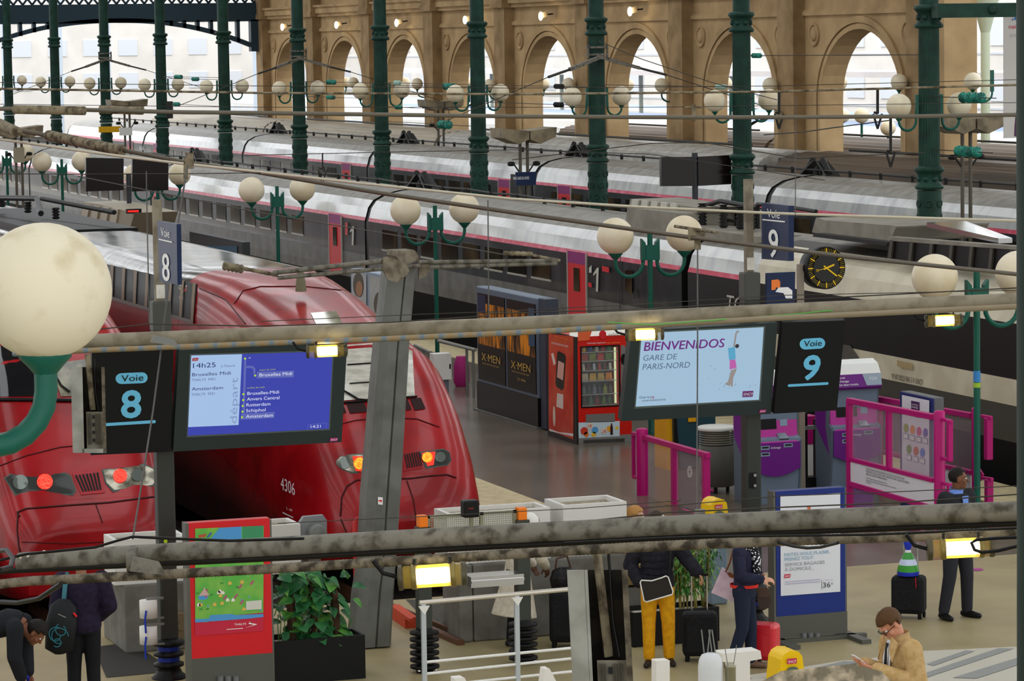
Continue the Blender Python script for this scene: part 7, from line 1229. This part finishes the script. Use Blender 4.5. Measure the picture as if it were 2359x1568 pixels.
    for s_ in 'LR':
        q = M(); an = R_(J['toe']) * (-1 if s_ == 'R' else 1); A = g('a' + s_); d = V((-math.sin(an), math.cos(an), 0)); dz = V((0, 0, A.z - .085)); base = V((A.x, A.y, 0)) + dz
        q.limb([tr(base - d * .05 + V((0, 0, .045))), tr(base + d * .06 + V((0, 0, .042))), tr(base + d * .17 + V((0, 0, .034)))], [.042 * k, .044 * k, .032 * k], 12); q.limb([tr(base - d * .03 + V((0, 0, .05))), tr(A + V((0, 0, .03)))], [.045 * k, .042 * k], 12)
        so = q.build('shoe', mat('shoe_' + shoe, shoe, .35), t, remesh=.009, smooth=2, recalc=False)
    if collar:
        q = M(); n = g('neck'); rr = [[tr(n + V((r * math.cos(2 * math.pi * j / 20), r * .95 * math.sin(2 * math.pi * j / 20) + dy, dz_ - .015 * math.sin(2 * math.pi * j / 20)))) for j in range(20)] for r, dz_, dy in ((.082, -.03, 0), (.07, .045, .0), (.076, .05, 0), (.086, -.03, 0))]; q.loft(rr, caps=False); q.build('collar', cloth('collar_' + collar, collar), t)
    if hat: q = M(); q.sph(tr(hp((0, -.015, .03))), .118 * k, (.9, 1.02, 1), 20, 12); ho = q.build('hood', cloth('hat_' + hat, hat), t)
    return t, tr, J, hp
def seam(nm, col, pts, r, par, tr): q = M(); q.tube([tr(V(p)) for p in pts], r, 6); return q.build(nm, mat('trim_' + col, col, .6), par)

# man in a dark suit
c = wg(2206, 1424)
t, tr, J, hp = person('person in dark suit and blue shirt looking right by the green lamp post', c.x, c.y, -74, dict(yaw=R_(58), kL=(-.11, .04, .5), kR=(.14, .02, .5), aL=(-.15, 0, .085), aR=(.18, -.04, .085), toe=12, eL=(-.25, -.04, 1.15), wL=(-.2, .14, .98), eR=(.25, -.06, 1.15), wR=(.22, .1, .97)), skin='#6f4630', hair='#17110e', top='#25262a', bottom='#292a30', shoe='#141313', k=1.05, hair_cut=.12, collar='#6f8fd8', top_name='suit_jacket')
q = M(); q.add([tr(V(p)) for p in ((-.05, .135, 1.44), (.05, .135, 1.44), (.035, .15, 1.3), (0, .15, 1.12), (-.03, .15, 1.3))], [(0, 1, 2, 3, 4)]); q.build('shirt_front', cloth('blue_shirt', '#6f8fd8'), t)
q = M()
for s_ in (-1, 1): q.tube([tr(hp((s_ * .05 + .02 * math.cos(i * .6), .1, .003 + .017 * math.sin(i * .6)))) for i in range(12)], .002, 5)
q.build('glasses', STEELG, t)
# man in the beige coat with a phone
c = wd(2082, 1500, 29.6)
TP = dict(pitch=.78, yaw=.1, neck=(0, .03, 1.475), head=(0, .13, 1.6), chest=(0, 0, 1.31), sL=(-.2, .03, 1.41), sR=(.2, .03, 1.41), eL=(-.27, .0, 1.12), eR=(.27, .02, 1.12), wL=(-.09, .32, 1.25), wR=(.06, .35, 1.27), hdL=(.45, .8, .25), hdR=(-.35, .8, .25), pnL=(.3, -.3, 1), pnR=(-.4, -.3, .9), curl=.55)
t, tr, J, hp = person('person in beige coat, glasses and black tie looking down at a phone, right foreground', c.x, c.y, 182, TP, skin='#c98d72', hair='#54391f', top='#c2a373', topc2='#b4945f', bottom='#23242a', k=1.08, voxel=.0065, coat=((0, 0, .55), .24, .19), tgrow=.026, top_name='coat', collar='#b8986a')
q = M(); q.add([tr(V(p)) for p in ((-.05, .125, 1.46), (.06, .125, 1.46), (.075, .162, 1.3), (.06, .165, 1.0), (-.03, .165, 1.0), (-.06, .162, 1.3))], [(0, 1, 2, 3, 4, 5)]); q.build('shirt_front', cloth('white_shirt', '#e6e8ee'), t)
q = M(); q.prism([tr(V(p)) for p in ((-.02, .15, 1.44), (.02, .15, 1.44), (.012, .165, 1.39), (.032, .178, 1.12), (0, .18, 1.06), (-.028, .178, 1.12), (-.012, .165, 1.39))], tr(V((0, .006, 0))) - tr(V((0, 0, 0)))); q.build('tie', mat('black_tie', '#17171a', .6), t)
q = M()
for s_ in (-1, 1): q.tube([tr(hp((s_ * .034 + .024 * math.cos(i * .55), .106, .002 + .018 * math.sin(i * .55)))) for i in range(13)], .0035, 6); q.tube([tr(hp((s_ * .058, .104, .008))), tr(hp((s_ * .08, .04, .01))), tr(hp((s_ * .08, -.01, .004)))], .0032, 6)
q.tube([tr(hp((-.01, .112, .006))), tr(hp((.01, .112, .006)))], .003, 6); q.build('glasses', BLACK, t)
for s_, pts in ((-1, [(-.06, .14, 1.5), (-.13, .12, 1.45), (-.12, .17, 1.3), (-.07, .165, 1.38)]), (1, [(.06, .14, 1.5), (.13, .12, 1.45), (.13, .17, 1.28), (.08, .165, 1.38)])): q = M(); q.prism([tr(V(p)) for p in pts], tr(V((0, .012, 0))) - tr(V((0, 0, 0)))); q.build('lapel', cloth('lapel', '#c2a373', '#b4945f'), t)
ph = tr(V((-.015, .435, 1.33))); u = tr(V((1, 0, 0))) - tr(V((0, 0, 0))); f = tr(V((0, 1, 0))) - tr(V((0, 0, 0)))
q = M(); q.obx(ph, u * .033, f * .05 + V((0, 0, .04)), (-f * .62 + V((0, 0, .78))) * .005); o = single('mobile_phone', q, mat('phone_white', '#d8d8da', .3), 'white mobile phone in the hands of the person in the beige coat', 'phone', ph, bevel=.003)
q = M(); q.tube([ph, ph + V((0, 0, -.08)) + u * .03, ph + V((0, 0, -.15)) + u * .05 - f * .05, ph + V((0, 0, -.08)) - f * .12], .003, 5); q.build('cable', WHITE, o)
# man in yellow trousers
c = wg(1516, 1532); ym_ = c.copy()
t, tr, J, hp = person('person in yellow trousers and black puffer jacket with a satchel, holding a suitcase handle', c.x, c.y, 250, dict(yaw=.5, eL=(-.34, -.02, 1.2), wL=(-.46, .1, 1.07), hdL=(-.35, .3, -.55), pnL=(0, .4, -1), curl=.8, eR=(.3, -.05, 1.14), wR=(.2, .1, .96), hdR=(-.3, .2, -1), sL=(-.2, 0, 1.42), sR=(.2, 0, 1.42), kL=(-.12, .03, .5), kR=(.1, .03, .5), aL=(-.13, -.04, .085), aR=(.1, .02, .085), toe=14), skin='#bd8a6c', hair='#3a2c22', top='#1c1b22', topc2='#25242c', bottom='#d69a12', botc2='#c58a0e', shoe='#241c18', hair_cut=.05, tgrow=.035, top_name='puffer_jacket', collar='#1c1b22', k=1.0)
L_ = tr(V((-.50, .13, 1.02)))
for i in range(5): q = M(); z = 1.06 + i * .075; n = 24; q.tube([tr(V((.185 * math.cos(j * 2 * math.pi / n), .147 * math.sin(j * 2 * math.pi / n), z + .006 * math.sin(j * 2)))) for j in range(n + 1)], .006, 5); q.build('quilt_seam', mat('trim_quilt', '#121117', .6), t)
pc_ = tr(V((.02, .24, .93))); u = tr(V((1, 0, 0))) - tr(V((0, 0, 0))); f = tr(V((0, 1, 0))) - tr(V((0, 0, 0)))
st = thing('satchel', 'black satchel with white piping across the person in yellow trousers', 'bag', pc_); pts = [pc_ + u * a + V((0, 0, b)) for a, b in ((.18, .075), (.165, .1), (.05, .092), (-.06, .125), (-.11, .145), (-.135, .13), (-.185, -.03), (-.175, -.065), (.11, -.145), (.14, -.13))]
q = M(); q.prism(pts, f * .09); q.build('body', mat('satchel_leather', '#26221f', .4), st, bevel=.012); q = M(); q.tube([p + f * .095 for p in pts] + [pts[0] + f * .095], .008, 6); q.build('piping', WHITE, st); q = M(); q.tube([tr(V(p)) for p in ((-.12, .2, 1.05), (-.14, .19, 1.2), (-.15, .15, 1.38), (-.1, .02, 1.52), (.0, -.12, 1.42))], .014, 6); q.build('strap', BLACK, st)
# seated blonde woman
c = wd(1446, 1400, 39.3); q = M(); q.bx(c.x - .22, c.x + .22, c.y - .2, c.y + .2, 0, .5); single('concrete_ledge', q, CON, 'low concrete ledge the blonde person sits on', 'ledge', (c.x, c.y, 0)) 
t, tr, J, hp = person('person with blonde bun, beige top and khaki trousers sitting behind yellow trousers', c.x, c.y, -25, dict(pelvis=(0, 0, .58), waist=(0, .02, .72), chest=(0, .05, .92), neck=(0, .06, 1.08), head=(0, .1, 1.23), sL=(-.17, .05, 1.03), sR=(.17, .05, 1.03), eL=(-.22, .08, .78), eR=(.22, .08, .78), wL=(-.1, .28, .7), wR=(.1, .28, .7), hdL=(.3, 1, 0), hdR=(-.3, 1, 0), hL=(-.09, 0, .58), hR=(.09, 0, .58), kL=(-.1, .4, .54), kR=(.1, .4, .54), aL=(-.1, .36, .085), aR=(.1, .34, .085)), skin='#d2a284', hair='#b5854a', top='#c5ad83', bottom='#a58e5f', shoe='#d87f92', k=1.08, slim=.92, top_name='top')
q = M(); q.sph(tr(hp((0, -.13, .03))), .055, (1, .9, 1.1), 14, 10); q.build('hair_bun', mat('hair_#b5854a', '#b5854a', .6), t)
# woman in navy
c = wg(1716, 1540)
t, tr, J, hp = person('person in navy cardigan, dark jeans and spotted scarf beside the blue advertising stand', c.x, c.y, -38, dict(eL=(-.24, -.05, 1.14), wL=(-.12, .17, 1.1), hdL=(.5, .6, -.1), eR=(.25, .02, 1.14), wR=(.16, .26, 1.1), hdR=(-.2, .8, 0), pnR=(-.5, 0, -1), curl=.7, kL=(-.09, .05, .5), aL=(-.09, .05, .085), aR=(.1, -.14, .085), kR=(.1, 0, .5)), skin='#cf9a7d', hair='#4a3020', top='#1e1f33', topc2='#272a40', bottom='#1d2436', shoe='#6a5240', k=.95, slim=.95, top_name='cardigan')
q = M(); n = V((0, 0, 0)); q.limb([tr(V(p)) for p in ((-.1, .03, 1.47), (0, .12, 1.45), (.05, .165, 1.3), (.07, .175, 1.1))], [.045, .05, .05, .035], 12); q.limb([tr(V(p)) for p in ((.1, .03, 1.47), (.03, .11, 1.46), (-.02, .16, 1.33), (0, .17, 1.18))], [.045, .05, .045, .03], 12); q.limb([tr(V((.1 * math.cos(i * .52), -.01 + .09 * math.sin(i * .52), 1.48))) for i in range(13)], .04, 10)
scf = mat('spotted_scarf', '#15151a', .8); nt = scf.node_tree; vo = nt.nodes.new('ShaderNodeTexVoronoi'); vo.inputs['Scale'].default_value = 38; geo = nt.nodes.new('ShaderNodeNewGeometry'); rp = nt.nodes.new('ShaderNodeValToRGB'); rp.color_ramp.interpolation = 'CONSTANT'; rp.color_ramp.elements[0].color = (.85, .85, .85, 1); rp.color_ramp.elements[1].position = .38; rp.color_ramp.elements[1].color = (.01, .01, .015, 1)
nt.links.new(geo.outputs['Position'], vo.inputs['Vector']); nt.links.new(vo.outputs['Distance'], rp.inputs[0]); nt.links.new(rp.outputs[0], nt.nodes['Principled BSDF'].inputs['Base Color']); q.build('scarf', scf, t, remesh=.009, smooth=2, recalc=False)
q = M(); q.lathe(tr(V((0, 0, .98))), [(.158, .0), (.16, .035)], 20, caps=False); q.build('red_hem', cloth('red_top', '#d8352a'), t)
u = tr(V((1, 0, 0))) - tr(V((0, 0, 0))); f = tr(V((0, 1, 0))) - tr(V((0, 0, 0))); pc_ = wd(1674, 1345, (tr(V((-.3, -.1, 1.1))) - CAM).dot(FW))
bg = thing('tote_bag', 'pale pink tote bag with brown handles on the arm of the person in navy', 'bag', pc_); q = M(); kk = (pc_ - CAM).dot(FW) / F; B = lambda px, py, d=0: pc_ + RT * (px - 1674) * kk - UP * (py - 1345) * kk + FW * d
q.loft([[B(x0, y0, -.05), B(x1, y1, -.05), B(x1 + 1, y1, .03), B(x0 + 1, y0, .03)] for (x0, y0, x1, y1) in ((1663, 1306, 1713, 1342), (1655, 1325, 1710, 1358), (1638, 1364, 1703, 1392))], smooth=False); q.build('body', mat('pink_nylon', '#dcc3cf', .6, col2='#cdb3c2', ns=9, bump=.3), bg); q = M(); q.prism([B(1673, 1318, -.06), B(1680, 1316, -.06), B(1699, 1328, -.06), B(1694, 1332, -.06), B(1680, 1328, -.06)], FW * .01); q.build('leather_flap', mat('brown_leather', '#7d4a2c', .5), bg)
q = M(); q.tube([B(1671, 1316, -.05), B(1680, 1295, -.07), B(1688, 1265, -.08), B(1700, 1258, -.06), B(1714, 1262, -.06), B(1722, 1280, -.06), B(1716, 1308, -.06)], .011, 6); q.build('handle', mat('brown_leather', '#7d4a2c', .5), bg)
bg = thing('shoulder_bag', 'small dark brown shoulder bag at the hip of the person in navy', 'bag', B(1757, 1375)); q = M(); q.prism([B(1740, 1352, -.12), B(1766, 1350, -.12), B(1774, 1380, -.12), B(1770, 1398, -.12), B(1750, 1402, -.12), B(1745, 1390, -.12)], FW * .07); q.build('body', mat('dark_brown_leather', '#3b2b22', .5), bg, bevel=.01); q = M(); q.prism([B(1740, 1352, -.125), B(1766, 1350, -.125), B(1770, 1372, -.125), B(1746, 1374, -.125)], FW * -.008); q.build('flap', mat('dark_brown_leather2', '#4a362a', .5), bg)
# man with backpack, seen from behind
c = wd(192, 1500, 34.6)
t, tr, J, hp = person('person seen from behind in a dark purple sweater with a backpack, at the lower left', c.x, c.y, 78, dict(eR=(.29, .0, 1.14), wR=(.16, .14, 1.0), hdR=(-.4, .8, 0), eL=(-.27, .02, 1.13), wL=(-.2, .16, 1.0), sL=(-.21, 0, 1.43), sR=(.21, 0, 1.43)), skin='#8d6148', hair='#1d1612', top='#241c33', topc2='#1b1527', bottom='#17171b', tgrow=.035, top_name='sweater')
bp = thing('backpack', 'black backpack with teal swirl print hanging on the left shoulder of the person in purple', 'bag', tr(V((-.2, -.2, 1.1)))); q = M(); ell(q, [(V((-.25, -.2, .68)), .05, .04), (V((-.25, -.2, .73)), .15, .08), (V((-.22, -.2, 1.0)), .165, .1), (V((-.19, -.19, 1.18)), .14, .08), (V((-.18, -.18, 1.26)), .06, .03)], tr, 0, (1, 0, 0)); q.build('body', mat('backpack_black', '#17191c', .6), bp)
q = M(); 
for r0, cx, cz, a0 in ((.1, -.25, .88, 0), (.07, -.22, .95, 2), (.05, -.27, .82, 4), (.085, -.28, .9, 1)): q.tube([tr(V((cx + r0 * math.cos(a0 + i * .35) * (1 - i * .03), -.298 + .03 * ((cx + r0 * math.cos(a0 + i * .35) + .23) / .1) ** 2 * .3, cz + r0 * math.sin(a0 + i * .35) * (1 - i * .02)))) for i in range(16)], .006, 5)
q.build('swirl_print', mat('teal_print', '#2f7683', .6), bp); q = M(); q.tube([tr(V(p)) for p in ((-.19, -.15, 1.24), (-.17, -.14, 1.4), (-.15, -.02, 1.5), (-.14, .1, 1.42))], .026, 8); q.build('strap', mat('teal_strap', '#3a6d7a', .7), bp); q = M(); q.bar(tr(V((-.25, -.285, 1.12))), tr(V((-.17, -.285, 1.08))), .006, .006); q.build('silver_zip', CHROME, bp); q = M(); q.bar(tr(V((-.09, -.26, 1.12))), tr(V((-.06, -.25, 1.08))), .02, .02); q.build('red_tag', T_RED, bp)
# bending man
c = wd(-25, 1500, 33.8)
t, tr, J, hp = person('person bending forward in a dark jacket at the lower left edge', c.x, c.y, -25, dict(pelvis=(0, -.1, .95), waist=(0, .03, 1.07), chest=(0, .22, 1.13), neck=(0, .38, 1.12), head=(0, .5, 1.02), pitch=.9, sL=(-.19, .33, 1.1), sR=(.19, .33, 1.1), eL=(-.2, .34, .8), eR=(.2, .32, .8), wL=(-.1, .38, .58), wR=(.1, .36, .57), hL=(-.09, -.1, .93), hR=(.09, -.1, .93), kL=(-.1, -.06, .5), kR=(.1, .02, .5), aL=(-.1, -.2, .085), aR=(.1, -.05, .085)), skin='#7c4f38', hair='#17120f', top='#1b1d22', bottom='#191a1e', tgrow=.03, top_name='jacket')
cb = tr(V((0, .38, 0))); q = M(); ell(q, [(V((0, .38, .02)), .17, .12), (V((0, .38, .2)), .2, .14), (V((0, .38, .42)), .17, .12), (V((0, .38, .5)), .05, .04)], tr, 0, (1, 0, 0)); bgo = single('travel_bag', q, mat('red_bag', '#a3222b', .6), 'red and blue bag handled by the bending person at the lower left', 'bag', cb); q = M(); q.tube([tr(V((-.12, .38, .45))), tr(V((-.08, .38, .55))), tr(V((.08, .38, .55))), tr(V((.12, .38, .45)))], .02, 6); q.build('blue_handle', mat('blue_handle', '#2738b0', .6), bgo)
# person in pale coat and white hood beside the block
c = wg(1194, 1490)
t, tr, J, hp = person('person in a long pale coat and white hood leaning forward behind the handrail', c.x, c.y, 20, dict(pitch=.5, chest=(0, .08, 1.27), neck=(0, .14, 1.4), head=(0, .22, 1.5), sL=(-.18, .12, 1.36), sR=(.18, .12, 1.36), eL=(-.23, .2, 1.1), eR=(.23, .2, 1.1), wL=(-.12, .36, .98), wR=(.12, .36, .98)), skin='#5f3d2c', hair='#1c1512', top='#cfc6b4', topc2='#bfb5a2', bottom='#17181c', shoe='#151313', k=.95, coat=((0, -.06, .4), .3, .24), tgrow=.02, top_name='coat', hat='#e4e2dc')

# ---------------------------------------------------------------- luggage
def suitcase(label, cat, c, face, w_, d_, h_, mt, nm, handle=.35, zp=0):
    a = R_(face); f = V((math.cos(a), math.sin(a), 0)); r = V((math.sin(a), -math.cos(a), 0)); t = thing(nm, label, cat, c); q = M(); q.obx(c + V((0, 0, .06 + h_ / 2)), r * w_ / 2, f * d_ / 2, V((0, 0, h_ / 2))); q.build('shell', mt, t, bevel=.05)
    for s_ in (-1, 1):
        q = M(); q.lathe(c + r * s_ * (w_ / 2 - .05) - f * (d_ / 2 - .05) + V((-.02 * f.y, .02 * f.x, .035)), [(.035, -.015), (.035, .015)], 14, r); q.build('wheel', BLACK, t); q = M(); q.lathe(c + r * s_ * (w_ / 2 - .05) + f * (d_ / 2 - .05) + V((0, 0, .0)), [(.025, 0), (.025, .07)], 10); q.build('foot', BLACK, t)
        if handle: q = M(); p = c + r * s_ * w_ * .22 - f * (d_ / 2 - .04) + V((0, 0, h_ + .05)); q.tube([p, p + V((0, 0, handle))], .01, 8); q.build('handle_tube', CHROME, t)
    if handle: q = M(); p = c - f * (d_ / 2 - .04) + V((0, 0, h_ + .05 + handle)); q.bar(p - r * w_ * .26, p + r * w_ * .26, .03, .03); q.build('grip', BLACK, t)
    if zp: q = M(); p = c + f * (d_ / 2 + .004); q.bar(p - r * w_ * .3 + V((0, 0, .3)), p - r * w_ * .28 + V((0, 0, .52)), .012, .006); q.build('red_zip', T_RED, t)
    q = M(); q.obx(c + f * (d_ / 2 + .006) + V((0, 0, .06 + h_ * .42)), r * w_ * .4, f * .006, V((0, 0, h_ * .3))); q.build('front_pocket', mt, t, bevel=.02)
    return t, f, r
BFAB = mat('suitcase_black', '#141416', .75, col2='#1c1c1f', ns=30)
c = wg(1613, 1520); suitcase('black suitcase with raised handle held by the person in yellow trousers', 'suitcase', c, 250, .4, .26, .5, BFAB, 'suitcase', .42)
c = wg(1762, 1530); suitcase('bright red hard suitcase behind the person in navy', 'suitcase', c, 225, .32, .24, .42, mat('red_shell', '#c92330', .35, coat=.4), 'suitcase', 0)
c = wg(2094, 1422); t, f, r = suitcase('black cabin suitcase with a red zip beside the suited person', 'suitcase', c, 232, .4, .27, .46, BFAB, 'suitcase', .45, 1)
p = c + V((0, 0, .53)); pb_ = thing('plastic_bag', 'green and blue plastic bag standing on the black cabin suitcase', 'bag', p); q = M()
for i, (z0, z1, r0, r1, cc) in enumerate(((0, .05, .13, .135, '#2435b5'), (.05, .13, .135, .115, '#3f9a34'), (.13, .2, .115, .085, '#c9d3ec'), (.2, .28, .085, .04, '#4a9a4a'), (.28, .31, .04, .03, '#e8e8ea'), (.31, .4, .03, .055, '#2a3fc0'))): q = M(); q.lathe(p + f * .04, [(r0, z0), ((r0 + r1) / 2 + .004, (z0 + z1) / 2), (r1, z1)], 18, caps=(i == 0)); q.build('bag_band', mat('bag_' + cc, cc, .35, bump=.3, ns=20), pb_)
c = wg(1300, 1488); suitcase('large black suitcase behind the handrail beside the pale coat', 'suitcase', c, 250, .34, .28, .62, BFAB, 'suitcase', 0); p = c + V((0, 0, .7)); hb_ = thing('handbag', 'black leather handbag on top of the large black suitcase behind the handrail', 'bag', p); q = M(); q.loft([[p + V((x * math.cos(i * .524), y * math.sin(i * .524), z)) for i in range(12)] for x, y, z in ((.15, .1, 0), (.17, .12, .1), (.14, .09, .2), (.06, .04, .24))]); q.build('body', mat('black_leather', '#121114', .3, bump=.3, ns=25), hb_); q = M(); q.tube([p + V((-.1, 0, .2)), p + V((-.08, 0, .34)), p + V((.05, 0, .36)), p + V((.1, 0, .2))], .012, 6); q.build('handle', mat('handle_brown', '#4a2f26', .5), hb_)
